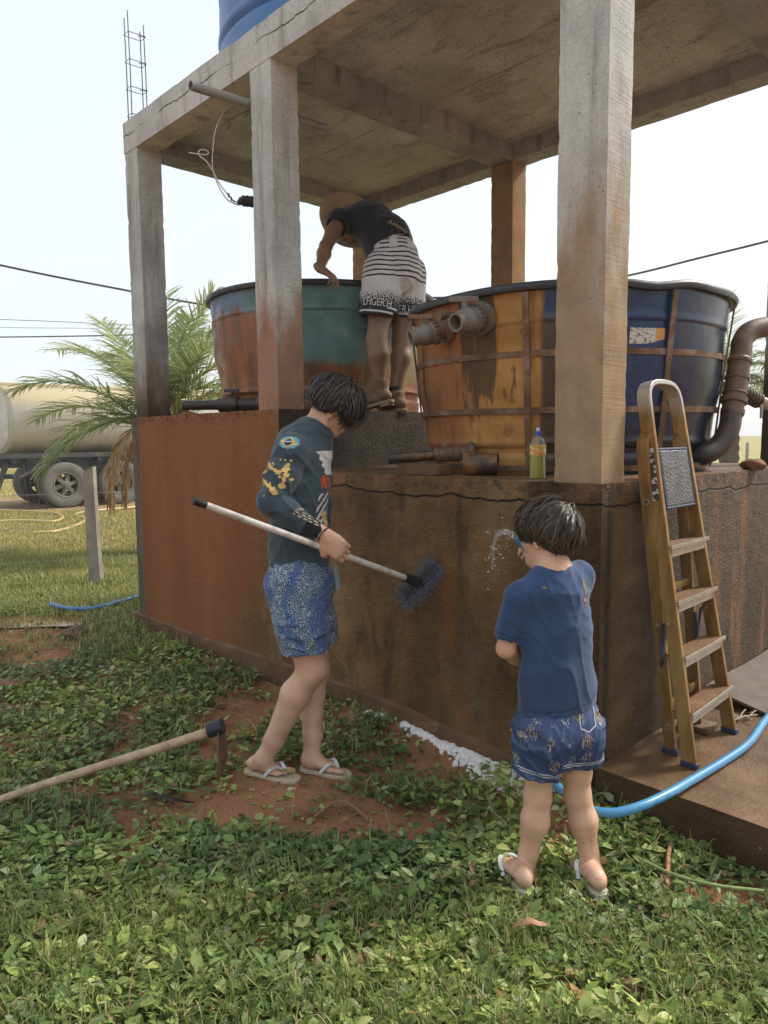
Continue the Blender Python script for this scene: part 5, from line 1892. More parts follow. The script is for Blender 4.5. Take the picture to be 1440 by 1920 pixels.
def head_sdf(F, c, f, u, s, ears=True):
    f = unit(f)
    u = unit(np.asarray(u) - f * np.dot(u, f))
    r = np.cross(f, u)
    A = (r, f, u)
    F.ell(c + (u * 0.022 - f * 0.008) * s, A, (0.074 * s, 0.092 * s, 0.084 * s), 0.02)
    F.ell(c + (f * 0.028 - u * 0.050) * s, A, (0.056 * s, 0.062 * s, 0.070 * s), 0.035)
    F.ell(c + (f * 0.062 - u * 0.103) * s, A, (0.026 * s, 0.022 * s, 0.018 * s), 0.03)
    F.cone(c + (f * 0.086 + u * 0.006) * s, 0.008 * s, c + (f * 0.104 - u * 0.028) * s, 0.012 * s, 0.012)
    for q in (-1, 1):
        F.ell(c + (f * 0.086 + r * 0.032 * q - u * 0.002) * s, A, (0.016 * s, 0.010 * s, 0.010 * s), carve=True)
        F.ell(c + (f * 0.060 + r * 0.042 * q - u * 0.032) * s, A, (0.02 * s, 0.02 * s, 0.02 * s), 0.02)
        if ears:
            ec = c + (r * 0.076 * q - u * 0.018 - f * 0.012) * s
            F.ell(ec, (unit(r * q - f * 0.5), unit(f + r * q * 0.5), u), (0.009 * s, 0.020 * s, 0.032 * s), 0.006)
            F.ell(ec + (r * q * 0.009 + f * 0.002) * s, (unit(r * q - f * 0.5), unit(f + r * q * 0.5), u), (0.006 * s, 0.011 * s, 0.019 * s), carve=True)
            F.ell(ec + (-u * 0.028 + f * 0.004) * s, A, (0.006 * s, 0.008 * s, 0.009 * s), 0.006)
    F.ell(c + (f * 0.090 - u * 0.064) * s, A, (0.020 * s, 0.008 * s, 0.006 * s), 0.006)
    F.ell(c + (f * 0.088 - u * 0.076) * s, A, (0.018 * s, 0.008 * s, 0.007 * s), 0.006)
    return r


def hand_sdf(F, w_, d, n, t, s, curls, tcurl=0.7, spread=0.0):
    """wrist, direction to the knuckles, palm normal, thumb side"""
    d = unit(d)
    n = unit(np.asarray(n) - d * np.dot(n, d))
    t = unit(np.asarray(t) - d * np.dot(t, d) - n * np.dot(t, n))
    w_ = np.asarray(w_, float)
    F.cone(w_ - d * 0.02 * s, 0.026 * s, w_ + d * 0.02 * s, 0.027 * s, 0.02, (n, 0.78))
    F.ell(w_ + d * 0.055 * s, (d, t, n), (0.052 * s, 0.041 * s, 0.0165 * s), 0.02)
    F.ell(w_ + (d * 0.040 + t * 0.024 + n * 0.006) * s, (d, t, n), (0.034 * s, 0.020 * s, 0.016 * s), 0.015)
    for i, (o, L, r) in enumerate(((0.030, 0.074, 0.0092), (0.0105, 0.083, 0.0095), (-0.0095, 0.077, 0.0090), (-0.0285, 0.060, 0.0080))):
        p = w_ + (d * (0.096 - 0.006 * abs(i - 1)) + t * o) * s
        F.cone(w_ + (d * 0.05 + t * o * 0.8) * s, 0.011 * s, p, r * 1.12 * s, 0.008)
        a = 0.0
        base = unit(d + t * spread * o / 0.03)
        for f_, ca, rr in ((0.44, curls[0], 1.0), (0.31, curls[1], 0.93), (0.25, curls[2], 0.82)):
            a += ca * (1 + 0.08 * (i - 1.5))
            q = p + (base * math.cos(a) + n * math.sin(a)) * L * f_ * s
            F.cone(p, r * rr * 1.04 * s, q, r * rr * 0.92 * s, 0.004)
            p = q
    p = w_ + (d * 0.028 + t * 0.034) * s
    dr = unit(t * 0.62 + d * 0.72 + n * 0.25)
    q = p + dr * 0.034 * s
    F.cone(p, 0.0135 * s, q, 0.011 * s, 0.012)
    dr = unit(dr + n * tcurl - t * tcurl * 0.6)
    F.cone(q, 0.011 * s, q + dr * 0.030 * s, 0.0090 * s, 0.005)
    return F


def foot_sdf(F, heel, toe, ank, s, up=ZUP):
    heel, toe, ank = (np.asarray(q, float) for q in (heel, toe, ank))
    d = unit(toe - heel)
    L = np.linalg.norm(toe - heel)
    side = unit(np.cross(d, up))
    up = np.cross(side, d)
    F.ell(heel + d * 0.032 * s + up * 0.024 * s, (d, side, up), (0.033 * s, 0.026 * s, 0.027 * s), 0.02)
    F.cone(heel + d * 0.05 * s + up * 0.034 * s, 0.030 * s, heel + d * L * 0.66 + up * 0.018 * s, 0.036 * s, 0.025, (up, 0.62))
    F.cone(ank, 0.034 * s, heel + d * L * 0.42 + up * 0.036 * s, 0.026 * s, 0.03)
    F.cone(ank, 0.034 * s, heel + d * 0.048 * s + up * 0.04 * s, 0.026 * s, 0.02)
    F.ell(ank + side * 0.030 * s, (d, side, up), (0.014 * s, 0.010 * s, 0.014 * s), 0.012)
    F.ell(ank - side * 0.030 * s, (d, side, up), (0.014 * s, 0.010 * s, 0.014 * s), 0.012)
    return d, side, up, L


def toes_sdf(F, heel, d, side, up, L, s, big):
    """big: +1 if the big toe is on +side"""
    for i in range(5):
        o = big * (0.028 - 0.0145 * i) * s
        ln = (0.042, 0.037, 0.033, 0.029, 0.024)[i] * s
        r = (0.0115, 0.0088, 0.0082, 0.0078, 0.0076)[i] * s
        b = heel + d * (L * 0.80 - 0.006 * i * s) + side * o + up * 0.012 * s
        F.cone(b - d * 0.02 * s, r * 1.1, b + d * ln, r, 0.006)


def sole(parent, heel, d, side, up, L, s, mat_s, mat_t, name='flip_flop', drop=0.0):
    out = []
    for t, wl, wr in ((-0.03, 0.0, 0.0), (-0.02, 0.022, 0.022), (0.10, 0.034, 0.034), (0.30, 0.034, 0.032), (0.50, 0.034, 0.038), (0.72, 0.044, 0.046), (0.92, 0.040, 0.044), (1.06, 0.022, 0.030), (1.10, 0.0, 0.004)):
        out.append((t, wl * s, wr * s))
    ring = [heel + d * L * t - side * wl for t, wl, wr in out] + [heel + d * L * t + side * wr for t, wl, wr in out[::-1]]
    n = len(ring)
    vs = [p - up * (0.018 * s + drop) for p in ring] + [p - up * (0.002 + drop) for p in ring]
    f = MB().add(vs, [tuple(range(n - 1, -1, -1)), tuple(range(n, 2 * n))] + [(k, (k + 1) % n, n + (k + 1) % n, n + k) for k in range(n)]).build(name, mat_s, parent, None, 0.003)
    tg = heel + d * L * 0.80 + up * 0.018 * s
    for sg in (-1, 1):
        mid_ = heel + d * L * 0.60 + side * sg * 0.036 * s + up * 0.034 * s
        mb = MB()
        pth = catmull([tg - up * 0.012 * s + side * sg * 0.003, tg + side * sg * 0.006 + up * 0.004 * s - d * 0.006, (tg + mid_) / 2 + up * 0.012 * s, mid_, heel + d * L * 0.46 + side * sg * 0.041 * s - up * 0.002], 5)
        sweep_rect(mb, pth, unit(d * 0.75 + side * sg * 0.65), 0.015 * s, 0.005 * s)
        mb.build('strap', mat_t, f, 60)
    return f


def hair_strands(parent, c, f, u, s, n, whorl, length, col_a, col_b, seed, keep, lift=0.016, comb=None, name='hair', mat_=None):
    f = unit(f)
    u = unit(np.asarray(u) - f * np.dot(u, f))
    r = np.cross(f, u)
    rs = np.random.default_rng(seed)
    rad = np.array([0.079, 0.097, 0.089]) * s
    cc = c + (u * 0.022 - f * 0.008) * s
    B = np.stack([r, f, u])
    wl = unit(whorl)
    V, Q, Cc = [], [], []
    cnt = 0
    while cnt < n:
        d = unit(rs.normal(size=3))
        if not keep(d, rs):
            continue
        cnt += 1
        L = length(d) * s * rs.uniform(0.75, 1.15)
        segs = 6
        p = d.copy()
        tan = unit((p - wl * np.dot(p, wl)) + rs.normal(size=3) * 0.16 + (comb(p) if comb else 0))
        lft = rs.uniform(0.2, 1.0) * lift * s * (2.0 if rs.random() < 0.07 else 1.0)
        w0 = rs.uniform(0.0008, 0.0024) * s * 1.3
        tone = rs.uniform(0, 1) ** 1.5
        clump = 0.5 + 0.5 * math.sin(p[0] * 23 + p[1] * 19 + 2 * math.sin(p[2] * 17))
        col = np.array(col_a) * (1 - tone * 0.6 - clump * 0.4) + np.array(col_b) * (tone * 0.6 + clump * 0.4)
        k = len(V)
        for i in range(segs + 1):
            t = i / segs
            off_ = (0.004 * s + lft * math.sin(min(1, t * 1.3) * 1.57)) * (1.0 if t < 0.8 else 1.0 - 0.5 * (t - 0.8) / 0.2)
            loc = p * rad
            nrm = unit(p / rad)
            pt = cc + (loc + nrm * off_) @ B
            sd_ = unit(np.cross(nrm, tan)) @ B
            ww = w0 * (1 - t ** 2.5) + 0.0003
            V.append(pt - sd_ * ww)
            V.append(pt + sd_ * ww)
            Cc.append(col)
            Cc.append(col)
            step_ = L / segs / (np.linalg.norm(rad) / 1.73)
            p = unit(p + tan * step_)
            tan = unit(tan - p * np.dot(tan, p) + np.array([0, 0, -0.10]) + rs.normal(size=3) * 0.10 + (comb(p) * 0.25 if comb else 0))
        for i in range(segs):
            Q.append((k + 2 * i, k + 2 * i + 1, k + 2 * i + 3, k + 2 * i + 2))
    return mesh_np(name, np.array(V), np.array(Q), mat_, parent, np.array(Cc), True)


def attr_mat(name, rough=0.7, sheen=0.0, bump=None, spec=0.4):
    m = MT(name, rough, spec)
    m.color(m.attr('Col'))
    if bump:
        p = m.pos()
        m.bump(m.noise(p, bump[0], 3), bump[1], 0.002)
    if sheen:
        m.b.inputs['Sheen Weight'].default_value = sheen
    return m.m


def skin_mat(name, col):
    m = MT(name, 0.44, 0.4)
    p = m.pos()
    a = m.noise(p, 9, 4)
    c = m.ramp(a, [(0.3, (col[0] * 0.80, col[1] * 0.72, col[2] * 0.68)), (0.5, tuple(q * 0.92 for q in col)), (0.7, (col[0] * 1.04, col[1], col[2] * 0.98))])
    bl2 = m.noise(p, 26, 5, 0.7)
    c = m.mix(m.math('MULTIPLY', m.step(bl2, 0.52, 0.70), 0.35), c, (col[0] * 0.85, col[1] * 0.62, col[2] * 0.52))
    zz = m.sep(p)[2]
    md = m.math('MULTIPLY', m.step(m.noise(p, 70, 4, 0.7), 0.60, 0.68), m.step(zz, 0.16, -0.14))
    c = m.mix(m.math('MULTIPLY', md, 0.65), c, (0.16, 0.085, 0.045))
    sp = m.math('MULTIPLY', m.step(m.noise(p, 45, 3), 0.70, 0.76), 0.5)
    c = m.mix(sp, c, (col[0] * 0.45, col[1] * 0.35, col[2] * 0.3))
    m.color(c)
    m.b.inputs['Subsurface Weight'].default_value = 0.12
    m.b.inputs['Subsurface Radius'].default_value = (0.02, 0.008, 0.004)
    m.bump(m.noise(p, 140, 3), 0.12, 0.0015)
    return m.m


HAIRM = attr_mat('hair', 0.45, spec=0.35)
CLOTH = attr_mat('printed_cloth', 0.85, 0.2, (500, 0.25))


def bvh_of(V, F):
    return BVHTree.FromPolygons([tuple(v) for v in V], [tuple(int(i) for i in f) for f in F])


def project(bvh, pts, nrm, lift=0.002):
    out = []
    nv = Vector(nrm)
    for p in pts:
        h_, hn, _, _ = bvh.ray_cast(Vector(p) + nv * 0.35, -nv, 0.70)
        out.append(np.array(h_ + nv * lift) if h_ is not None else None)
    return out


def decal(parent, bvh, origin, xd, nrm, shape, size, step, mat_, name, lift=0.002):
    """flat print: keep the cells of a fine grid that lie inside shape(x, y), draped on the cloth"""
    nrm = unit(nrm)
    xd = unit(np.asarray(xd) - nrm * np.dot(xd, nrm))
    yd = np.cross(nrm, xd)
    nx, ny_ = int(size[0] / step), int(size[1] / step)
    xs_ = (np.arange(nx + 1) - nx / 2) * step
    ys_ = (np.arange(ny_ + 1) - ny_ / 2) * step
    pts = [origin + xd * x + yd * y for x in xs_ for y in ys_]
    pr = project(bvh, pts, nrm, lift)
    V, F, used = [], [], {}
    for i in range(nx):
        for j in range(ny_):
            if not shape((xs_[i] + xs_[i + 1]) / 2, (ys_[j] + ys_[j + 1]) / 2):
                continue
            q = [i * (ny_ + 1) + j, (i + 1) * (ny_ + 1) + j, (i + 1) * (ny_ + 1) + j + 1, i * (ny_ + 1) + j + 1]
            if any(pr[k] is None for k in q):
                continue
            z = [np.dot(pr[k], nrm) for k in q]
            if max(z) - min(z) > 0.012:
                continue
            f = []
            for k in q:
                if k not in used:
                    used[k] = len(V)
                    V.append(pr[k])
                f.append(used[k])
            F.append(f)
    if not F:
        return None
    return mesh_np(name, np.array(V), np.array(F), mat_, parent)


def text_mesh(txt, size, xs=1.0):
    cu = bpy.data.curves.new('txt', 'FONT')
    cu.body = txt
    cu.size = size
    cu.align_x = 'CENTER'
    ob = bpy.data.objects.new('txt', cu)
    COL.objects.link(ob)
    dg = bpy.context.evaluated_depsgraph_get()
    me = bpy.data.meshes.new_from_object(ob.evaluated_get(dg))
    bpy.data.objects.remove(ob, do_unlink=True)
    bm = bmesh.new()
    bm.from_mesh(me)
    bmesh.ops.triangulate(bm, faces=bm.faces)
    bmesh.ops.subdivide_edges(bm, edges=[e for e in bm.edges if e.calc_length() > size * 0.35], cuts=1)
    bmesh.ops.triangulate(bm, faces=bm.faces)
    bm.verts.index_update()
    V = [(v.co[0] * xs, v.co[1], 0) for v in bm.verts]
    F = [tuple(v.index for v in f.verts) for f in bm.faces]
    bm.free()
    bpy.data.meshes.remove(me)
    return V, F


def lettering(parent, bvh, origin, xd, nrm, txt, size, mat_, name='lettering', lift=0.005, xs=1.0):
    nrm = unit(nrm)
    xd = unit(np.asarray(xd) - nrm * np.dot(xd, nrm))
    yd = np.cross(nrm, xd)
    V, F = text_mesh(txt, size, xs)
    pr = project(bvh, [origin + xd * v[0] + yd * v[1] for v in V], nrm, lift)
    F = [f for f in F if all(pr[i] is not None for i in f)]
    if not F:
        return None
    P = np.array([p if p is not None else np.zeros(3) for p in pr])
    use = sorted({i for f in F for i in f})
    mp = {i: k for k, i in enumerate(use)}
    return mesh_np(name, P[use], np.array([[mp[i] for i in f] for f in F]), mat_, parent, smooth=False)
# ================================================================== older boy with the brush
def J1(u, v, dd=0.0):
    return at(3.22 + dd, u, v)


def snap(p, dz=0.0):
    p = np.array(p, float)
    p[2] = gz(p[0], p[1]) + dz
    return p


f1 = unit(RTH * 0.93 - FWH * 0.35)
n1 = unit(-RTH * 0.35 - FWH * 0.93)          # towards his right side
boy = thing('person', (J1(555, 1460)[0], J1(555, 1460)[1], GZ), 'person in dark long-sleeved printed shirt and blue patterned shorts scrubbing the wall with a brush', 'person')
SK1 = skin_mat('skin_light', (0.60, 0.37, 0.25))
pel, wai, che, uch = J1(562, 1078), J1(560, 1005), J1(562, 905), J1(570, 848)
nkb, hdc = J1(588, 816), J1(630, 762, 0.03)
shR, elR, wrR = J1(546, 850, -0.15), J1(507, 942, -0.22), J1(603, 1001, -0.212)
shL, elL, wrL = J1(592, 846, 0.15), J1(598, 950, 0.20), J1(592, 1040, 0.22)
hpR, knR, anR = J1(555, 1098, -0.085), J1(584, 1258, -0.075), J1(494, 1424, -0.05)
hpL, knL, anL = J1(570, 1096, 0.085), J1(592, 1258, 0.10), J1(584, 1422, 0.04)
heR, toR = snap(on(2, GZ, 464, 1462), 0.028), snap(on(2, GZ, 556, 1478), 0.020)
heL, toL = snap(on(2, GZ, 566, 1452), 0.026), snap(on(2, GZ, 655, 1460), 0.020)
lo, hi = bounds([pel, hdc, elR, wrR, PH, heR, toR, heL, toL, anR, knL, shL, elL], 0.17)
F = Field(lo, hi, 0.0052)
hf1 = unit(RTH * 0.80 + FWH * 0.28 - ZUP * 0.62)
hu1 = unit(RTH * 0.55 + ZUP * 0.85)
head_sdf(F, hdc, hf1, hu1, 1.0)
F.cone(hdc - hu1 * 0.045 - hf1 * 0.040, 0.053, nkb - ZUP * 0.01, 0.056, 0.03)
F.cone(nkb, 0.06, uch, 0.10, 0.05)
F.cone(uch, 0.125, che, 0.14, 0.06, (f1, 0.66))
F.cone(che, 0.135, wai, 0.118, 0.06, (f1, 0.70))
F.cone(wai, 0.118, pel, 0.135, 0.06, (f1, 0.75))
for sh, el, wr in ((shR, elR, wrR), (shL, elL, wrL)):
    F.cone(uch, 0.06, sh, 0.055, 0.04)
    F.chain([(sh, 0.050), (el, 0.039)], 0.03)
    F.chain([(el, 0.040), (el + (wr - el) * 0.3, 0.041), (wr, 0.026)], 0.02)
for hp_, kn, an, sg in ((hpR, knR, anR, 1), (hpL, knL, anL, -1)):
    F.chain([(hp_, 0.092), (hp_ + (kn - hp_) * 0.6, 0.080), (kn, 0.060)], 0.03)
    sd_ = unit(an - kn)
    bk_ = -unit(f1 - sd_ * np.dot(f1, sd_))
    F.cone(kn, 0.057, kn + (an - kn) * 0.28 + bk_ * 0.014, 0.063 if sg > 0 else 0.057, 0.025)
    F.cone(kn + (an - kn) * 0.28 + bk_ * 0.014, 0.063 if sg > 0 else 0.057, an - sd_ * 0.10, 0.043, 0.025)
    F.cone(an - sd_ * 0.10, 0.042, an, 0.036, 0.02)
    F.ell(kn - bk_ * 0.020 - sd_ * 0.01, (bk_, sd_, np.cross(bk_, sd_)), (0.035, 0.042, 0.036), 0.02)
fr_ = {}
for nm, he, to, an in (('R', heR, toR, anR), ('L', heL, toL, anL)):
    fr_[nm] = foot_sdf(F, he, to - unit(to - he) * 0.035, an, 0.98)
    d_, s_, u_, L_ = fr_[nm]
    toes_sdf(F, he, d_, s_, u_, L_ * 1.02, 1.0, -1 if nm == 'R' else 1)
# right hand closed round the pole, back of the hand outwards
pole_d = unit(BR - PE)
hd_d = unit(-ZUP * 0.62 + RTH * 0.70)
hand_sdf(F, wrR + hd_d * 0.004, hd_d, FWH * 0.95 - pole_d * 0.15, pole_d * -1.0, 1.12, (0.65, 1.35, 1.0), 1.0)
hand_sdf(F, wrL, unit(wrL - elL), f1 * -0.2 + n1 * 1.0, f1, 0.95, (0.3, 0.45, 0.3), 0.4)
V, Q = F.mesh()
mesh_np('body', V, Q, SK1, boy)
# shirt
F = Field(*bounds([pel, nkb, elR, wrR, shL, elL, wrL, shR], 0.16), 0.0055)
F.cone(nkb + unit(hdc - nkb) * 0.030, 0.063, nkb - ZUP * 0.03, 0.070, 0.02)
F.cone(nkb - ZUP * 0.03, 0.072, uch, 0.125, 0.05)
F.cone(uch, 0.142, che, 0.158, 0.06, (f1, 0.70))
F.cone(che, 0.155, wai, 0.142, 0.06, (f1, 0.80))
F.cone(wai, 0.140, pel + ZUP * 0.02, 0.158, 0.06, (f1, 0.84))
for sh, el, wr in ((shR, elR, wrR), (shL, elL, wrL)):
    F.cone(uch, 0.085, sh, 0.070, 0.06)
    F.chain([(sh, 0.066), (sh + (el - sh) * 0.5, 0.063), (el, 0.054)], 0.035)
    F.chain([(el, 0.054), (el + (wr - el) * 0.35, 0.053), (wr - unit(wr - el) * 0.035, 0.039)], 0.025)
    F.cut(wr - unit(wr - el) * 0.005, np.array([0, 0, 0.0])) if False else None
hem1 = J1(561, 1057)
F.wrinkle(0.009, [(38, (0.5, 0.2, 0.9), 1.0), (46, unit(elR - shR + ZUP * 0.05), 0.7), (30, (0.6, -0.3, 0.8), 0.7), (60, (-0.5, 0.5, 0.8), 0.5)], 3)
F.cone(hdc, 0.060, nkb + unit(hdc - nkb) * 0.010, 0.055, 0.0, carve=True)
nka = unit(hdc - nkb)
sl_, X, Y, Z = F._sub(hdc - 0.16, hdc + 0.16)
F.D[sl_] = np.maximum(F.D[sl_], (X - nkb[0]) * nka[0] + (Y - nkb[1]) * nka[1] + (Z - nkb[2]) * nka[2] - 0.058)
sl_, X, Y, Z = F._sub(F.lo, F.lo + F.h * F.n)
F.D[sl_] = np.maximum(F.D[sl_], (hem1[2] + 0.010 * np.sin(X * 31 + Y * 17) - Z) * np.ones_like(F.D))
V, Q = F.mesh()
base = np.array([0.033, 0.055, 0.070])
col = np.tile(base, (len(V), 1)) * (0.85 + 0.3 * RNG.random((len(V), 1)))
tw_ = np.clip((V[:, 2] - hem1[2]) / 0.25, 0, 1)[:, None]
col = col * (0.85 + 0.15 * tw_) + (1 - tw_) * np.array([0.006, 0.010, 0.006])
dmp = np.array([mnoise.noise(Vector(v * 9)) for v in V])
col *= (1 + 0.28 * dmp)[:, None]
for wr, el in ((wrR, elR), (wrL, elL)):
    ax = unit(wr - el)
    t = (V - wr) @ ax
    rad_ = np.linalg.norm((V - wr) - t[:, None] * ax, axis=1)
    col[(t > -0.075) & (rad_ < 0.07)] = (0.006, 0.006, 0.007)
shirt = mesh_np('shirt', V, Q, CLOTH, boy, col)
bv = bvh_of(V, Q)
ck = nkb + nka * 0.006
cbk = unit(nka - f1 * 0.15)
MB().lathe([(0.074, -0.03), (0.067, 0.0), (0.0625, 0.028), (0.061, 0.047), (0.0585, 0.050), (0.0565, 0.046), (0.058, 0.0)], ck, cbk, 36, wob=lambda a, h_: 1 + 0.02 * math.sin(3 * a + h_ * 60)).build('collar', simple('collar_slate', (0.030, 0.050, 0.064), 0.85, 0.15, 60), shirt, 60)
YEL = simple('print_yellow', (0.60, 0.41, 0.13), 0.8, 0.25, 40)
ORG = simple('print_orange', (0.55, 0.10, 0.03), 0.8, 0.2, 40)
WHP = simple('print_white', (0.60, 0.60, 0.58), 0.8, 0.2, 60)
BLP = simple('print_navy', (0.025, 0.04, 0.12), 0.8, 0.2, 60)
TEA = simple('print_teal', (0.10, 0.33, 0.40), 0.8, 0.3, 60)
NS = unit(n1 * 0.98 + ZUP * 0.18)


def px_xy(c, xd, nrm):
    pass


emb = J1(544, 830, -0.20)
ex = unit(RTH + ZUP * -0.25)
decal(shirt, bv, emb, ex, NS, lambda x, y: (abs(x / 0.044) ** 2 + abs(y / 0.031) ** 2) < 1 - 0.22 * abs(math.sin(5 * math.atan2(y, x + 1e-9))), (0.12, 0.10), 0.0025, TEA, 'emblem_halo', 0.0018)
decal(shirt, bv, emb, ex, NS, lambda x, y: abs(x) / 0.037 + abs(y) / 0.025 < 1, (0.10, 0.08), 0.0022, YEL, 'emblem_diamond', 0.0028)
decal(shirt, bv, emb, ex, NS, lambda x, y: x * x + y * y < 0.0155 ** 2, (0.04, 0.04), 0.0020, BLP, 'emblem_disc', 0.0038)
decal(shirt, bv, emb, ex, NS, lambda x, y: x * x + y * y < 0.0150 ** 2 and abs(y - 0.25 * x - 0.002) < 0.0022, (0.04, 0.04), 0.0014, WHP, 'emblem_band', 0.0046)
rs = random.Random(4)
spl = []
pts_ = [(-0.085, 0.042), (-0.075, 0.02), (-0.05, 0.026), (-0.03, 0.012), (-0.01, 0.004), (0.01, -0.004), (0.03, -0.012), (0.045, 0.0), (0.05, 0.022), (0.055, -0.02), (0.052, -0.042), (0.045, -0.065), (-0.09, 0.0), (-0.095, -0.028), (-0.06, -0.015), (-0.07, -0.035), (-0.03, -0.055), (0.0, -0.07), (0.02, -0.085), (0.03, -0.095), (-0.10, -0.05)]
for x, y in pts_:
    spl.append((x, y, rs.uniform(0.006, 0.012)))
    for k in range(2):
        spl.append((x + rs.gauss(0, 0.014), y + rs.gauss(0, 0.014), rs.uniform(0.003, 0.006)))
segs_ = list(zip(pts_[:11], pts_[1:12])) + list(zip(pts_[12:19], pts_[13:20]))


def splash(x, y):
    if any((x - a) ** 2 + (y - b) ** 2 < r * r for a, b, r in spl):
        return True
    for (a, b), (c, d) in segs_:
        vx, vy = c - a, d - b
        t = max(0, min(1, ((x - a) * vx + (y - b) * vy) / (vx * vx + vy * vy + 1e-9)))
        if (x - a - t * vx) ** 2 + (y - b - t * vy) ** 2 < 0.0042 ** 2:
            return True
    return False


decal(shirt, bv, J1(523, 880, -0.20), RTH - ZUP * 0.12, unit(n1 + ZUP * 0.1), splash, (0.26, 0.24), 0.003, YEL, 'splash_print')
FN = unit(f1 * 0.62 + n1 * 0.78)
decal(shirt, bv, J1(611, 870, -0.10), RTH, FN, lambda x, y: -0.012 - 0.45 * y + 0.006 * math.sin(y * 210) < x < 0.05 and -0.05 < y < 0.055, (0.14, 0.13), 0.003, WHP, 'front_print_white', 0.002)
decal(shirt, bv, J1(610, 904, -0.10), RTH, FN, lambda x, y: ((x - 0.012) / 0.030) ** 2 + ((y + 0.3 * x) / 0.030) ** 2 < 1 + 0.25 * math.sin(6 * math.atan2(y, x + 0.001)) and math.sin(x * 260 + y * 90) > -0.75, (0.10, 0.10), 0.003, ORG, 'front_print_red', 0.002)
decal(shirt, bv, J1(608, 955, -0.10), RTH, FN, lambda x, y: abs(x - 0.25 * y) < 0.030 and math.sin((x * 1.0 - 0.9 * y) * 190) > 0.1 and abs(y) < 0.065, (0.12, 0.15), 0.003, WHP, 'front_print_stripes', 0.002)
decal(shirt, bv, J1(611, 978, -0.10), RTH, FN, lambda x, y: (x / 0.028) ** 2 + (y / 0.042) ** 2 < 1 and math.sin(x * 150 + y * 60) > -0.3, (0.10, 0.12), 0.003, YEL, 'front_print_yellow', 0.003)
FAB = simple('print_beige', (0.42, 0.36, 0.24), 0.8, 0.2, 60)
decal(shirt, bv, J1(578, 967, -0.26), unit(RTH - ZUP * 0.5), unit(n1 + ZUP * 0.35), lambda x, y: abs(x) < 0.05 and abs(y) < 0.026 and math.sin(y * 620) > 0.2 and math.sin(x * 300 + 9 * math.sin(y * 90)) > -0.5, (0.11, 0.06), 0.0018, FAB, 'sleeve_print')
# bracelet
ax = unit(wrR - elR)
x_, y_, d_ = frame_from(ax)
mb = MB()
bc = wrR + ax * 0.012
for k in range(22):
    a = 2 * math.pi * k / 22
    mb.lathe([(0.0008, -0.0045), (0.0045, 0), (0.0008, 0.0045)], bc + (x_ * math.cos(a) + y_ * math.sin(a)) * 0.034 + ax * 0.012 * math.cos(a), n=7)
mb.build('bracelet', simple('black_beads', (0.012, 0.012, 0.012), 0.35, 0.1), boy, 60)
# shorts
F = Field(*bounds([pel + ZUP * 0.05, hpR, hpL, J1(572, 1225, -0.09), J1(590, 1225, 0.09)], 0.17), 0.0055)
F.cone(pel + ZUP * 0.04, 0.136, pel - ZUP * 0.03, 0.166, 0.05, (f1, 0.95))
hmR, hmL = J1(572, 1222, -0.09), J1(592, 1212, 0.09)
F.chain([(hpR, 0.115), (hpR + (hmR - hpR) * 0.55, 0.108), (hmR + unit(hmR - hpR) * 0.05, 0.099)], 0.05)
F.chain([(hpL, 0.115), (hpL + (hmL - hpL) * 0.55, 0.106), (hmL + unit(hmL - hpL) * 0.05, 0.102)], 0.05)
F.wrinkle(0.011, [(60, (0.7, 0.3, 0.5), 1.0), (48, (0.2, -0.6, 0.8), 0.8), (80, (1, 0.4, 0.2), 0.5)], 8)
nR, nL = unit(hmR - hpR), unit(hmL - hpL)
F.cut(hmR, unit(nR * 0.9 - ZUP * 0.5))
F.cone(hmR + nR * 0.06, 0.098, hmR - nR * 0.05, 0.085, 0, carve=True)
F.cone(hmL + nL * 0.06, 0.094, hmL - nL * 0.05, 0.085, 0, carve=True)
V, Q = F.mesh()
m = MT('blue_scale_print', 0.8)
p = m.obj()
warp = m.noise(p, 7, 3)
zone = m.n('TexWave', wave_type='BANDS', bands_direction='X')
m.put(zone.inputs['Vector'], m.map(p, (0.69, 0.72, 0.0)))
e = m.vor(p, 105, 'DISTANCE_TO_EDGE')
net = m.step(e, 0.13, 0.07)
xx = m.math('ADD', m.math('MULTIPLY', m.sep(p)[0], 0.689), m.math('MULTIPLY', m.sep(p)[1], 0.7245))
bands = m.math('SINE', m.math('ADD', m.math('MULTIPLY', xx, 55.0), m.math('MULTIPLY', warp, 14.0)))
bl = m.step(bands, -0.2, 0.8)
cA = m.mix(net, (0.014, 0.038, 0.11), (0.30, 0.37, 0.42))
cB = m.mix(net, (0.014, 0.040, 0.15), (0.12, 0.19, 0.34))
m.color(m.mix(bl, cA, cB))
mesh_np('shorts', V, Q, m.m, boy)
dsr = J1(627, 1060, -0.12)
for q in (0, 0.008):
    MB().tube(catmull([dsr + RTH * q, dsr + RTH * (q + 0.006) - ZUP * 0.05, dsr + RTH * (q + 0.012) - ZUP * (0.11 - q)], 4), 0.0032, 6).build('drawstring', simple('cord_blue', (0.16, 0.27, 0.42), 0.8, 0.1), boy, 60)
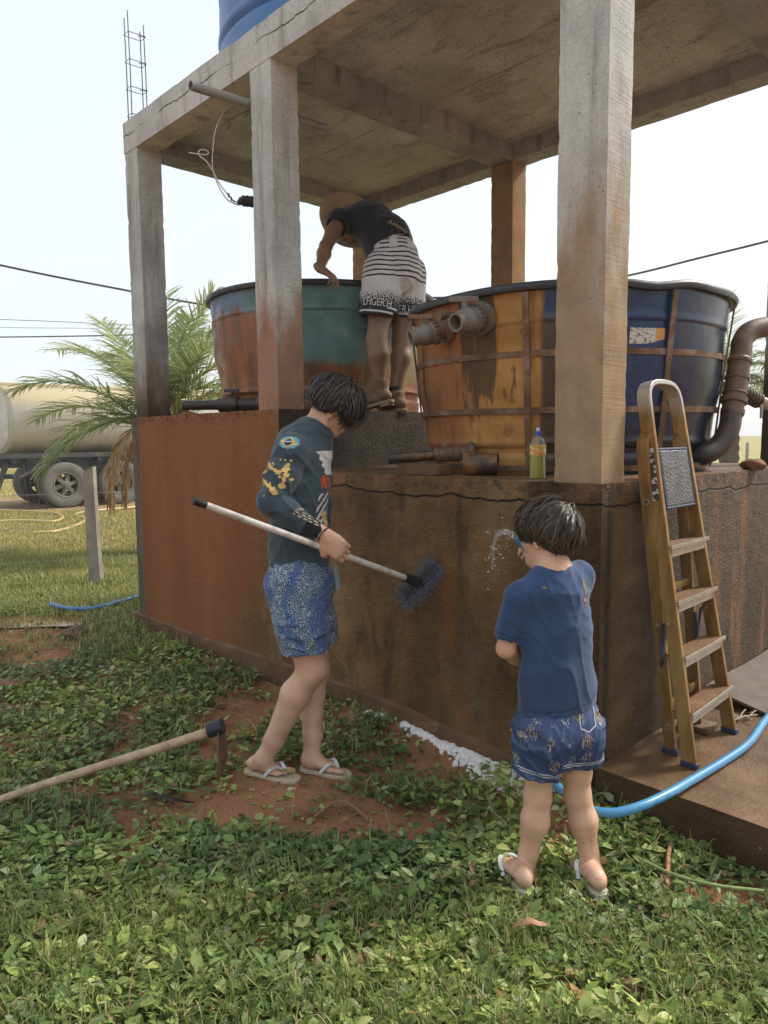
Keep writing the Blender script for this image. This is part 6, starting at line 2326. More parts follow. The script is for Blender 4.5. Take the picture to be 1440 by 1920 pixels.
# flip flops
SOLE1 = simple('cream_rubber', (0.50, 0.42, 0.30), 0.7, 0.15, 40)
STR1 = simple('white_strap', (0.60, 0.62, 0.62), 0.4, 0.08)
INK = simple('print_ink', (0.03, 0.03, 0.05), 0.6, 0.1)
for nm, he in (('R', heR), ('L', heL)):
    d_, s_, u_, L_ = fr_[nm]
    ff = sole(boy, he, d_, s_, u_, L_ * 1.14, 1.02, SOLE1, STR1)
    for stp in list(ff.children)[:2]:
        o3 = world_off(stp)
        vv = [np.array(v.co) + o3 for v in stp.data.vertices]
        cst = np.mean(vv, 0)
        if np.dot(cst - he, n1) > np.dot(he + d_ * 0.12 - he, n1) + 0.0 and nm == 'R':
            lettering(stp, bvh_of(vv, [list(pl.vertices) for pl in stp.data.polygons]), cst - d_ * 0.004, unit(d_ + u_ * 0.30), unit(n1 * 0.8 + u_ * 0.75), 'havaianas', 0.011, INK, 'lettering', 0.0012)
# glasses
hr = np.cross(hf1, unit(hu1 - hf1 * np.dot(hu1, hf1)))
huo = unit(hu1 - hf1 * np.dot(hu1, hf1))
gls = MB()
for q in (-1, 1):
    cg = hdc + hf1 * 0.104 + hr * 0.034 * q - huo * 0.006
    pts = [cg + hr * 0.026 * math.cos(a) + huo * 0.019 * math.sin(a) for a in np.linspace(0, 2 * math.pi, 20)]
    gls.tube(pts, 0.0018, 6, caps=False)
    gls.tube([cg + hr * 0.026 * q, hdc + hf1 * 0.10 + hr * 0.072 * q, hdc - hf1 * 0.010 + hr * 0.080 * q - huo * 0.004], 0.0016, 6)
gls.tube([hdc + hf1 * 0.106 - hr * 0.008, hdc + hf1 * 0.108 + huo * 0.003, hdc + hf1 * 0.106 + hr * 0.008], 0.0016, 6)
gls.build('glasses', simple('wire_frame', (0.5, 0.5, 0.48), 0.3, 0.1, metal=0.6), boy, 60)


def keep1(d, rs):
    x, y, z = d
    if y > 0.30 and z < 0.30 + 0.25 * rs.random():
        return False
    if z < -0.30 - 0.10 * rs.random():
        return False
    if abs(x) > 0.60 and z < -0.10 and y > -0.30:
        return False
    return True


F = Field(*bounds([hdc], 0.16), 0.005)
A_ = (hr, hf1, huo)
F.ell(hdc + huo * 0.026 - hf1 * 0.010, A_, (0.081, 0.098, 0.089), 0.02)
F.ell(hdc + huo * 0.005 - hf1 * 0.045, A_, (0.068, 0.058, 0.064), 0.03)
F.cut(hdc + hf1 * 0.085 + huo * 0.03, unit(hf1 * 0.85 - huo * 0.65))
F.cut(hdc + hf1 * 0.02 - huo * 0.052, unit(-huo + hf1 * 0.5))
V, Q = F.mesh()
hb_ = mesh_np('hair', V, Q, HAIRM, boy, np.tile((0.010, 0.0085, 0.0075), (len(V), 1)))
hair_strands(hb_, hdc + huo * 0.004, hf1, hu1, 1.06, 9500, (0.1, -0.25, 1.0), lambda d: 0.03 if (d[0] > 0.5 and d[2] < 0.25 and d[1] > -0.45 and d[1] < 0.3) else 0.135 if d[1] > 0.2 else (0.075 if d[2] < 0.1 else 0.10), (0.012, 0.010, 0.009), (0.080, 0.067, 0.056), 5, keep1, 0.028,
             comb=lambda p: np.array([0.25 * p[0], 0.35 if p[1] > 0.0 else -0.15, -0.35]), name='hair_locks', mat_=HAIRM)
# ================================================================== younger boy with the hose
def J2(u, v, dd=0.0):
    return at(2.45 + dd, u, v)


f2 = unit(FWH * 0.94 - RTH * 0.34)
l2 = np.cross(ZUP, f2)
kid = thing('person', (J2(1050, 1660)[0], J2(1050, 1660)[1], GZ), 'smaller person in blue T-shirt and navy bird-print shorts holding the hose', 'person')
SK2 = skin_mat('skin_fair', (0.62, 0.385, 0.255))
pel, wai, che, uch = J2(1046, 1352), J2(1044, 1285), J2(1043, 1180), J2(1038, 1112)
nkb, hdc = J2(1038, 1072), J2(1027, 1003, 0.03)
shL, elL, wrL = J2(974, 1120, -0.04), J2(949, 1216, -0.01), J2(1006, 1252, 0.24)
shR, elR, wrR = J2(1084, 1082, 0.06), J2(1078, 1085, 0.25), J2(1022, 1050, 0.265)
hpL, knL, anL = J2(1012, 1376, -0.01), J2(1009, 1492, 0.0), J2(984, 1640, 0.02)
hpR, knR, anR = J2(1078, 1372, 0.02), J2(1083, 1492, 0.03), J2(1112, 1640, 0.03)
heL, toL = snap(on(2, GZ, 992, 1690), 0.034), snap(on(2, GZ, 930, 1616), 0.030)
heR, toR = snap(on(2, GZ, 1130, 1694), 0.034), snap(on(2, GZ, 1074, 1628), 0.030)
lo, hi = bounds([pel, hdc, elL, elR, wrL, wrR, heL, toL, heR, toR], 0.15)
F = Field(lo, hi, 0.0045)
hf2 = unit(-RTH * 0.66 + FWH * 0.75 - ZUP * 0.10)
hu2 = unit(ZUP + RTH * 0.10 + FWH * 0.10)
head_sdf(F, hdc, hf2, hu2, 0.93)
F.cone(hdc - hu2 * 0.05 - hf2 * 0.020, 0.044, nkb, 0.046, 0.03)
F.cone(nkb, 0.046, uch, 0.075, 0.05)
F.cone(uch, 0.095, che, 0.105, 0.05, (f2, 0.68))
F.cone(che, 0.102, wai, 0.094, 0.05, (f2, 0.74))
F.cone(wai, 0.094, pel, 0.105, 0.05, (f2, 0.8))
for sh, el, wr in ((shR, elR, wrR), (shL, elL, wrL)):
    F.cone(uch, 0.05, sh, 0.040, 0.04)
    F.chain([(sh, 0.038), (el, 0.031)], 0.02)
    F.chain([(el, 0.032), (el + (wr - el) * 0.3, 0.033), (wr, 0.022)], 0.015)
for hp_, kn, an in ((hpR, knR, anR), (hpL, knL, anL)):
    F.chain([(hp_, 0.060), (hp_ + (kn - hp_) * 0.6, 0.046), (kn, 0.040)], 0.03)
    sd_ = unit(an - kn)
    bk_ = -unit(f2 - sd_ * np.dot(f2, sd_))
    F.cone(kn, 0.040, kn + (an - kn) * 0.30 + bk_ * 0.006, 0.0435, 0.03)
    F.cone(kn + (an - kn) * 0.30 + bk_ * 0.006, 0.0435, an - sd_ * 0.08, 0.031, 0.03)
    F.cone(an - sd_ * 0.08, 0.031, an, 0.029, 0.02)
    F.ell(kn - bk_ * 0.018, (bk_, sd_, np.cross(bk_, sd_)), (0.028, 0.036, 0.032), 0.02)
fr2 = {}
for nm, he, to, an in (('L', heL, toL, anL), ('R', heR, toR, anR)):
    fr2[nm] = foot_sdf(F, he, to - unit(to - he) * 0.03, an, 0.86)
    d_, s_, u_, L_ = fr2[nm]
    toes_sdf(F, he, d_, s_, u_, L_ * 1.02, 0.86, -1 if nm == 'R' else 1)
hz = unit(at(2.655, 975, 1013) - at(2.64, 1003, 1060))
hand_sdf(F, wrR, unit(at(2.665, 994, 1032) - wrR), unit(FWH * 0.4 - ZUP * 0.5 - RTH * 0.3), hz, 0.86, (0.75, 1.2, 0.8), 0.9)
hand_sdf(F, wrL, unit(wrL - elL), unit(FWH * -0.3 + ZUP * 0.6), f2, 0.82, (0.4, 0.6, 0.4), 0.4)
V, Q = F.mesh()
mesh_np('body', V, Q, SK2, kid)
def cut_local(F, p, n, rad):
    sl_, X, Y, Z = F._sub(p - rad, p + rad)
    dd = (X - p[0]) * n[0] + (Y - p[1]) * n[1] + (Z - p[2]) * n[2]
    F.D[sl_] = np.maximum(F.D[sl_], dd)


# T-shirt
F = Field(*bounds([pel, nkb, shL, elL, shR, elR], 0.15), 0.005)
slL = elL + (shL - elL) * 0.32
F.cone(uch + l2 * 0.03, 0.062, shL, 0.050, 0.05)
F.chain([(shL, 0.050), (slL, 0.053)], 0.014)
slR = shR + (elR - shR) * 0.72
F.cone(uch - l2 * 0.03, 0.066, shR, 0.054, 0.05)
F.chain([(shR, 0.053), (slR, 0.054)], 0.02)
aL, aR = unit(elL - shL), unit(elR - shR)
cut_local(F, slL + aL * 0.02, aL, 0.085)
cut_local(F, slR + aR * 0.01, aR, 0.085)
F.cone(nkb - ZUP * 0.035, 0.056, uch, 0.098, 0.05, (f2, 0.85))
F.cone(uch, 0.108, che, 0.117, 0.05, (f2, 0.72))
F.cone(che, 0.116, wai, 0.121, 0.05, (f2, 0.80))
F.cone(wai, 0.126, pel + ZUP * 0.0, 0.138, 0.05, (f2, 0.84))
F.wrinkle(0.0055, [(34, (0.6, 0.6, 0.6), 1.0), (30, (0.7, 0.6, -0.4), 0.9), (58, (0.5, 0.6, 0.6), 0.6), (85, (0.2, 0.3, 1.0), 0.3)], 17)
F.cone(hdc - hu2 * 0.02, 0.052, nkb - ZUP * 0.01, 0.050, 0, carve=True)
hemz = J2(1046, 1322)
sl_, X, Y, Z = F._sub(F.lo, F.lo + F.h * F.n)
hl, hr_ = J2(968, 1328)[2], J2(1125, 1302)[2]
F.D[sl_] = np.maximum(F.D[sl_], (hemz[2] + ((X - hemz[0]) * RTH[0] + (Y - hemz[1]) * RTH[1]) * 0.13 - Z) * np.ones_like(F.D))
F.cone(hemz - ZUP * 0.03, 0.125, hemz + ZUP * 0.04, 0.112, 0, (f2, 0.8), carve=True)
V, Q = F.mesh()
base = np.array([0.022, 0.058, 0.145])
col = np.tile(base, (len(V), 1)) * (0.92 + 0.16 * RNG.random((len(V), 1)))
wet = np.clip((1.02 - V[:, 2]) / 0.5, 0, 1)[:, None]
col = col * (1 - 0.22 * wet)
dmp = np.array([mnoise.noise(Vector(v * 7)) + 0.5 * mnoise.noise(Vector(v * 21)) for v in V])
col *= (1 + 0.30 * dmp)[:, None]
hm_ = hemz[2] + ((V - hemz) @ RTH) * 0.13
bd = V[:, 2] - hm_
col[(bd > 0.020) & (bd < 0.027)] *= 0.55
ts = (V - slL) @ aL
rd_ = np.linalg.norm((V - slL) - ts[:, None] * aL, axis=1)
col[(ts > -0.004) & (ts < 0.003) & (rd_ < 0.075)] *= 0.55
tee = mesh_np('t_shirt', V, Q, CLOTH, kid, col)
bv = bvh_of(V, Q)
ck = nkb - ZUP * 0.012
x_, y_, d_ = frame_from(unit(ZUP + f2 * 0.25))
MB().tube([ck + (x_ * math.cos(a) + y_ * math.sin(a)) * 0.0535 for a in np.linspace(0, 2 * math.pi, 28)], 0.0085, 8, caps=False).build('collar', simple('collar_blue', (0.020, 0.052, 0.13), 0.85, 0.1), tee, 60)
MUD = simple('shirt_mud', (0.23, 0.17, 0.10), 0.9, 0.3, 90)
MUDO = simple('shirt_rust', (0.33, 0.13, 0.045), 0.9, 0.3, 90)
bn_ = unit(-FWH)
decal(tee, bv, J2(1106, 1108, -0.1), RTH, bn_, lambda x, y: abs(x + 0.004 * math.sin(y * 120)) < 0.0042 and abs(y) < 0.026, (0.03, 0.07), 0.002, MUD, 'mud_streak')
decal(tee, bv, J2(1106, 1134, -0.1), RTH, bn_, lambda x, y: abs(x + 0.003 * math.sin(y * 200)) < 0.004 + 0.003 * math.sin(y * 330) and abs(y) < 0.016, (0.03, 0.05), 0.002, MUDO, 'mud_streak')
decal(tee, bv, J2(1022, 1103, -0.1), RTH, bn_, lambda x, y: (x / 0.010) ** 2 + (y / 0.005) ** 2 < 0.6 + 0.5 * math.sin(x * 900), (0.03, 0.02), 0.0015, MUD, 'mud_spot')
# shorts
F = Field(*bounds([pel + ZUP * 0.05, hpL, hpR, J2(1012, 1455), J2(1085, 1425)], 0.14), 0.005)
hmL, hmR = J2(1010, 1448, -0.01), J2(1086, 1424, 0.02)
F.cone(pel + ZUP * 0.07, 0.118, pel - ZUP * 0.02, 0.133, 0.05, (f2, 0.86))
F.chain([(hpL, 0.092), (hmL - ZUP * 0.03, 0.084)], 0.04)
F.chain([(hpR, 0.090), (hmR - ZUP * 0.03, 0.078)], 0.04)
F.cone(pel - f2 * 0.05 + l2 * 0.05 - ZUP * 0.03, 0.075, pel - f2 * 0.045 + l2 * 0.05 - ZUP * 0.07, 0.07, 0.05)
F.cone(pel - f2 * 0.05 - l2 * 0.05 - ZUP * 0.03, 0.075, pel - f2 * 0.045 - l2 * 0.05 - ZUP * 0.07, 0.07, 0.05)
F.wrinkle(0.010, [(70, (0.4, 0.6, 0.9), 1.0), (55, (0.6, -0.2, 0.8), 0.8), (90, (0.2, 0.9, -0.4), 0.5)], 21)
sl_, X, Y, Z = F._sub(F.lo, F.lo + F.h * F.n)
sx = ((X - pel[0]) * RTH[0] + (Y - pel[1]) * RTH[1]) * np.ones_like(F.D)
hz_ = np.where(sx < 0.0, hmL[2] - 0.10 * (sx + 0.06), hmR[2] - 0.05 * (sx - 0.06))
F.D[sl_] = np.maximum(F.D[sl_], hz_ - Z)
for hm, hp_, rr in ((hmL, hpL, 0.076), (hmR, hpR, 0.070)):
    F.cone(hm - ZUP * 0.06, rr, hm + ZUP * 0.03, rr * 0.92, 0, carve=True)
V, Q = F.mesh()
m = MT('bird_print', 0.6)
p = m.obj()
base_c = m.ramp(m.noise(p, 9, 4), [(0.3, (0.016, 0.036, 0.105)), (0.7, (0.030, 0.062, 0.16))])
vd = m.n('TexVoronoi', feature='F1')
m.put(vd.inputs['Vector'], m.map(p, (17, 17, 14)))
vd.inputs['Scale'].default_value = 1.0
vd.inputs['Randomness'].default_value = 0.7
wd = m.math('ADD', vd.outputs['Distance'], m.math('MULTIPLY', m.math('SUBTRACT', m.noise(p, 60, 2), 0.5), 0.35))
body_ = m.step(wd, 0.33, 0.27)
edge = m.math('MULTIPLY', m.step(wd, 0.45, 0.38), m.step(m.noise(m.map(p, (1.6, 1.6, 0.6)), 150, 1), 0.58, 0.62))
c = m.mix(m.math('MULTIPLY', body_, 0.9), base_c, m.ramp(m.noise(p, 80, 2), [(0.4, (0.045, 0.035, 0.032)), (0.6, (0.16, 0.11, 0.075))]))
c = m.mix(m.math('MULTIPLY', edge, 0.8), c, (0.42, 0.42, 0.40))
m.color(c)
m.rough(0.5)
sho = mesh_np('shorts', V, Q, m.m, kid)
bv = bvh_of(V, Q)
STI = simple('white_stitch', (0.45, 0.47, 0.48), 0.8, 0.1)
for hm, xr in ((hmL, 0.105), (hmR, 0.09)):
    for up_ in (0.026, 0.034):
        decal(sho, bv, hm + ZUP * up_ - FWH * 0.1, RTH, bn_, lambda x, y: abs(y + 0.10 * x) < 0.0016 and abs(x) < xr, (xr * 2, 0.03), 0.0011 if False else 0.0016, STI, 'stitching')
pk = J2(1103, 1345, -0.1)
decal(sho, bv, pk, RTH, bn_, lambda x, y: (abs(abs(x) - 0.028) < 0.0016 and -0.03 < y < 0.05) or (abs(y + 0.045 - 0.5 * abs(x)) < 0.0018 and abs(x) < 0.028), (0.07, 0.11), 0.0016, STI, 'pocket_seam')
SOLE2 = simple('off_white_rubber', (0.50, 0.45, 0.36), 0.7, 0.15, 40)
for nm, he in (('L', heL), ('R', heR)):
    d_, s_, u_, L_ = fr2[nm]
    sole(kid, he, d_, s_, u_, L_ * 1.14, 0.90, SOLE2, STR1)
hr2 = np.cross(hf2, unit(hu2 - hf2 * np.dot(hu2, hf2)))
huo2 = unit(hu2 - hf2 * np.dot(hu2, hf2))


def keep2(d, rs):
    x, y, z = d
    if y > 0.35 and z < 0.35 + 0.1 * rs.random():
        return False
    if z < -0.52 - 0.08 * rs.random():
        return False
    if abs(x) > 0.55 and z < -0.02 and y > -0.42:
        return False
    return True


F = Field(*bounds([hdc], 0.15), 0.0045)
A_ = (hr2, hf2, huo2)
sc = 0.93
F.ell(hdc + (huo2 * 0.026 - hf2 * 0.010) * sc, A_, (0.080 * sc, 0.097 * sc, 0.089 * sc), 0.02)
F.ell(hdc + (-huo2 * 0.020 - hf2 * 0.048) * sc, A_, (0.064 * sc, 0.050 * sc, 0.062 * sc), 0.03)
F.cut(hdc + hf2 * 0.08 + huo2 * 0.035, unit(hf2 * 0.85 - huo2 * 0.6))
F.cut(hdc + hf2 * 0.0 - huo2 * 0.045, unit(-huo2 + hf2 * 0.95))
for q in (-1, 1):
    F.ell(hdc + (hr2 * 0.082 * q - huo2 * 0.022 - hf2 * 0.004) * sc, A_, (0.03, 0.034, 0.040), carve=True)
V, Q = F.mesh()
hb_ = mesh_np('hair', V, Q, HAIRM, kid, np.tile((0.014, 0.011, 0.009), (len(V), 1)))
hair_strands(hb_, hdc + huo2 * 0.003, hf2, hu2, 1.0, 10500, (0.30, -0.55, 0.75), lambda d: 0.022 if (abs(d[0]) > 0.45 and d[2] < 0.42 and d[1] > -0.55) else (0.115 if d[2] > 0.2 else 0.06), (0.014, 0.011, 0.009), (0.095, 0.075, 0.057), 9, keep2, 0.021,
             comb=lambda p: np.array([-0.10, 0.15 if p[2] > 0.2 else -0.05, -0.30]), name='hair_locks', mat_=HAIRM)

# ================================================================== man bending into the tank
def J3(u, v, dd=0.0):
    return at(4.99 + dd, u, v)


f3 = np.array([-1.0, 0.05, 0])
f3 = unit(f3)
l3 = np.cross(ZUP, f3)
man = thing('person', (-2.2, 0.95, ZS), 'person in straw hat, black T-shirt and white striped shorts bending over the teal tank', 'person')
SK3 = skin_mat('skin_tanned', (0.25, 0.15, 0.088))
pel = J3(741, 500, 0.02)
sp1, sp2, sp3 = J3(727, 446, 0.08), J3(697, 416, 0.18), J3(665, 413, 0.28)
hdc = J3(652, 428, 0.40)
shL, elL = J3(637, 414, 0.12), J3(611, 462, -0.10)
hndL = at(4.66, 606, 520)
wrL = hndL + np.array([0, 0, 0.035]) - FWH * 0.0
wrL = at(4.685, 600, 503)
shR, elR, wrR = J3(668, 405, 0.42), J3(700, 455, 0.52), J3(708, 535, 0.62)
hpL, knL, anL = pel + l3 * 0.085 - ZUP * 0.04, J3(706, 640, -0.08), J3(711, 716, -0.05)
hpR, knR, anR = pel - l3 * 0.085 - ZUP * 0.04, J3(754, 642, 0.07), J3(742, 738, 0.03)
lo, hi = bounds([pel, hdc, shL, elL, wrL, shR, elR, wrR, anL, anR, knR, hndL], 0.16)
F = Field(lo, hi, 0.0062)
nh = unit(hdc - sp3)
hf3 = unit(f3 * 0.35 - ZUP * 0.9)
hu3 = unit(f3 * 0.9 + ZUP * 0.2)
head_sdf(F, hdc, hf3, hu3, 1.02)
F.cone(hdc, 0.056, sp3, 0.062, 0.04)
F.cone(sp3, 0.12, sp2, 0.145, 0.06, (unit(np.cross(sp2 - sp3, l3)), 0.7))
F.cone(sp2, 0.145, sp1, 0.135, 0.06, (unit(np.cross(sp1 - sp2, l3)), 0.72))
F.cone(sp1, 0.135, pel, 0.14, 0.06)
for sh, el, wr in ((shL, elL, wrL), (shR, elR, wrR)):
    F.cone(sp3, 0.07, sh, 0.062, 0.05)
    F.chain([(sh, 0.058), (sh + (el - sh) * 0.5, 0.052), (el, 0.042)], 0.03)
    F.chain([(el, 0.043), (el + (wr - el) * 0.35, 0.046), (wr, 0.029)], 0.02)
for hp_, kn, an in ((hpL, knL, anL), (hpR, knR, anR)):
    F.chain([(hp_, 0.088), (hp_ + (kn - hp_) * 0.6, 0.082), (kn, 0.066)], 0.03)
    sd_ = unit(an - kn)
    bk_ = -unit(f3 - sd_ * np.dot(f3, sd_))
    F.cone(kn, 0.064, kn + (an - kn) * 0.32 + bk_ * 0.012, 0.066, 0.04)
    F.cone(kn + (an - kn) * 0.32 + bk_ * 0.012, 0.066, an, 0.045, 0.04)
    F.cone(an, 0.040, an - ZUP * 0.05, 0.040, 0.02)
hand_sdf(F, wrL, unit(RTH * 0.75 - ZUP * 0.55 - FWH * 0.25), unit(FWH * 0.3 - ZUP * 0.8 - RTH * 0.4), FWH, 1.1, (0.45, 0.75, 0.5), 0.5, 0.2)
hand_sdf(F, wrR, unit(wrR - elR), f3, l3, 1.05, (0.3, 0.5, 0.3), 0.5)
V, Q = F.mesh()
mesh_np('body', V, Q, SK3, man)
# black T-shirt
F = Field(*bounds([pel, sp1, sp2, sp3, shL, shR, elL, elR], 0.2), 0.0062)
for sh, el in ((shL, elL), (shR, elR)):
    F.cone(sp3, 0.085, sh, 0.074, 0.06)
    F.cone(sh, 0.072, sh + (el - sh) * 0.22, 0.074, 0.05)
for sh, el in ((shL, elL), (shR, elR)):
    a_ = unit(el - sh)
    cut_local(F, sh + (el - sh) * 0.22 + a_ * 0.02, a_, 0.11)
    F.cone(sh + (el - sh) * 0.45, 0.068, sh + (el - sh) * 0.2, 0.060, 0, carve=True)
F.cone(sp3, 0.125, sp2, 0.160, 0.06, (unit(np.cross(sp2 - sp3, l3)), 0.74))
F.cone(sp2, 0.168, sp1, 0.160, 0.06, (unit(np.cross(sp1 - sp2, l3)), 0.80))
F.cone(sp1, 0.158, pel + ZUP * 0.02, 0.165, 0.05)
F.cone(J3(688, 428, 0.20), 0.085, J3(708, 470, 0.10), 0.085, 0.07)
F.wrinkle(0.007, [(40, unit(sp1 - sp3), 1.0), (55, (0.3, 0.9, 0.5), 0.6), (30, (0.7, 0.4, -0.5), 0.6)], 31)
F.cone(hdc, 0.075, sp3 + nh * 0.05, 0.065, 0, carve=True)
hmn = J3(745, 470, 0.0)
bt = unit(np.array([0.35, 0, -1.0]))
F.cut(J3(742, 478, 0.0), unit(-ZUP * 1.0 - f3 * 0.42 + RTH * 0.10))
F.cone(pel - ZUP * 0.05, 0.155, pel + ZUP * 0.08, 0.15, 0, carve=True)
V, Q = F.mesh()
col = np.tile((0.0075, 0.010, 0.016), (len(V), 1)) * (0.8 + 0.4 * RNG.random((len(V), 1)))
tsh = mesh_np('t_shirt', V, Q, CLOTH, man, col)
bv = bvh_of(V, Q)
lettering(tsh, bv, J3(756, 436, -0.05), unit(RTH - ZUP * 0.42), unit(-FWH + ZUP * 0.2 + RTH * 0.25), 'Antony Guil', 0.050, simple('gold_letters', (0.50, 0.38, 0.22), 0.7, 0.1), 'lettering')
# shorts
F = Field(*bounds([pel + ZUP * 0.08, hpL, hpR, J3(700, 600, -0.06), J3(757, 605, 0.05)], 0.2), 0.006)
hmL, hmR = J3(707, 594, -0.09), J3(763, 600, 0.10)
F.cone(pel + ZUP * 0.055, 0.165, pel - ZUP * 0.04, 0.188, 0.05)
F.chain([(hpL + l3 * 0.02, 0.142), (hmL - ZUP * 0.03, 0.128)], 0.012)
F.chain([(hpR - l3 * 0.02, 0.142), (hmR - ZUP * 0.03, 0.124)], 0.012)
F.wrinkle(0.010, [(34, (0.3, 0.5, 0.8), 1.0), (50, (0.6, -0.5, 0.5), 0.7)], 41)
sl_, X, Y, Z = F._sub(F.lo, F.lo + F.h * F.n)
sx = ((X - pel[0]) * RTH[0] + (Y - pel[1]) * RTH[1]) * np.ones_like(F.D)
hz_ = np.where(sx < -0.02, hmL[2] - 0.10 * (sx + 0.14), hmR[2] - 0.12 * (sx - 0.05))
F.D[sl_] = np.maximum(F.D[sl_], hz_ - Z)
for hm, rr in ((hmL, 0.117), (hmR, 0.112)):
    F.cone(hm - ZUP * 0.12, rr, hm - ZUP * 0.05, rr * 0.9, 0, carve=True)
V, Q = F.mesh()
m = MT('striped_shorts', 0.75)
p = m.pos()
zz = m.math('ADD', m.sep(p)[2], m.math('MULTIPLY', m.math('SUBTRACT', m.noise(p, 4, 2), 0.5), 0.05))
la = m.math('ADD', m.math('MULTIPLY', m.sep(p)[0], 0.689), m.math('MULTIPLY', m.sep(p)[1], 0.7245))
ztop, zst, zsp, zhm = [J3(740, v)[2] for v in (474, 528, 536, 594)]
c0 = m.ramp(m.noise(p, 6, 4), [(0.3, (0.50, 0.50, 0.49)), (0.7, (0.66, 0.66, 0.65))])
per = (ztop - zst) / 6.2
sn = m.math('SINE', m.math('MULTIPLY', m.math('SUBTRACT', zz, zst), 2 * math.pi / per))
stripe = m.math('MULTIPLY', m.step(sn, 0.35, 0.6), m.math('MULTIPLY', m.step(zz, zst - 0.005, zst), m.step(zz, ztop + 0.004, ztop)))
dash = m.math('MULTIPLY', m.step(m.math('SINE', m.math('MULTIPLY', la, 52)), -0.25, -0.1), m.math('MULTIPLY', m.step(sn, 0.2, 0.5), m.step(zz, ztop, ztop + 0.004)))
dens = m.step(zz, zsp + 0.01, zhm + 0.02)
spk = m.math('LESS_THAN', m.noise(p, 120, 2, 0.7), m.math('MULTIPLY', m.math('ADD', dens, 0.55), 0.44))
spk = m.math('MULTIPLY', spk, m.step(zz, zsp + 0.02, zsp - 0.02))
c = m.mix(m.math('MAXIMUM', stripe, dash), c0, (0.015, 0.016, 0.02))
c = m.mix(spk, c, (0.014, 0.016, 0.02))
m.color(c)
shm = mesh_np('shorts', V, Q, m.m, man)
bv = bvh_of(V, Q)
LET = simple('white_letters', (0.62, 0.62, 0.60), 0.7, 0.05)
lettering(shm, bv, J3(708, 578, -0.1), unit(RTH - ZUP * 0.13), unit(-FWH + RTH * -0.05), 'LFIGER.H', 0.074, LET, xs=0.66)
lettering(shm, bv, J3(764, 589, 0.0), unit(RTH - ZUP * 0.13), unit(-FWH + RTH * 0.05), 'ER.HIL', 0.074, LET, xs=0.66)
WB = simple('white_band', (0.6, 0.6, 0.58), 0.7, 0.05)
decal(shm, bv, hmL + ZUP * 0.02 - FWH * 0.1, unit(RTH - ZUP * 0.12), unit(-FWH), lambda x, y: abs(y) < 0.005 and abs(x) < 0.15, (0.30, 0.02), 0.004, WB, 'hem_band')
decal(shm, bv, hmR + ZUP * 0.02 - FWH * 0.1, unit(RTH - ZUP * 0.12), unit(-FWH), lambda x, y: abs(y) < 0.005 and abs(x) < 0.14, (0.28, 0.02), 0.004, WB, 'hem_band')
# boots and socks
BOOT = simple('dusty_suede', (0.17, 0.105, 0.058), 0.85, 0.35, 18, dirt=(0.24, 0.17, 0.11), bump=0.3)
BSOL = simple('boot_sole', (0.24, 0.19, 0.13), 0.85, 0.3, 30)
SOCK = simple('navy_sock', (0.012, 0.018, 0.035), 0.9, 0.2)
for an, dr, tz, hz3 in ((anL, unit(RTH * -0.82 + FWH * 0.57), 0.035, 0.085), (anR, unit(FWH * 0.85 - RTH * 0.5), 0.03, 0.034)):
    he = np.array([an[0], an[1], ZS + hz3]) - dr * 0.055
    to = np.array([an[0], an[1], ZS + tz]) + dr * 0.205
    F = Field(*bounds([he, to, an], 0.09), 0.005)
    d_ = unit(to - he)
    sd_ = unit(np.cross(d_, ZUP))
    up_ = np.cross(sd_, d_)
    F.cone(he + up_ * 0.02, 0.042, to - d_ * 0.02 + up_ * 0.012, 0.044, 0.03, (up_, 0.75))
    F.cone(he + d_ * 0.02 + up_ * 0.03, 0.046, an + ZUP * 0.01, 0.050, 0.03)
    F.cone(an + ZUP * 0.01, 0.050, to - d_ * 0.08 + up_ * 0.03, 0.036, 0.05)
    cut_local(F, an + ZUP * 0.015, ZUP, 0.10)
    F.wrinkle(0.004, [(90, d_, 1.0), (70, (0.3, 0.5, 0.8), 0.6)], 51)
    V, Q = F.mesh()
    bt_ = mesh_np('boot', V, Q, BOOT, man)
    ring = []
    for t, wd in ((-0.20, 0.018), (-0.14, 0.036), (0.1, 0.043), (0.45, 0.040), (0.75, 0.050), (1.0, 0.044), (1.12, 0.022)):
        ring.append((t, wd))
    L_ = np.linalg.norm(to - he)
    rg = [he + d_ * L_ * t + sd_ * w_ for t, w_ in ring] + [he + d_ * L_ * t - sd_ * w_ for t, w_ in ring[::-1]]
    n = len(rg)
    vs = [q - up_ * 0.034 for q in rg] + [q - up_ * 0.014 for q in rg]
    mb = MB().add(vs, [tuple(range(n - 1, -1, -1)), tuple(range(n, 2 * n))] + [(k, (k + 1) % n, n + (k + 1) % n, n + k) for k in range(n)])
    mb.obox(he + d_ * 0.0 - up_ * 0.040, d_, sd_, up_, 0.036, 0.036, 0.010)
    mb.build('sole', BSOL, bt_, None, 0.003)
    MB().tube([an - ZUP * 0.02, an + ZUP * 0.045], [0.046, 0.046], 16).build('sock', SOCK, man, 60)
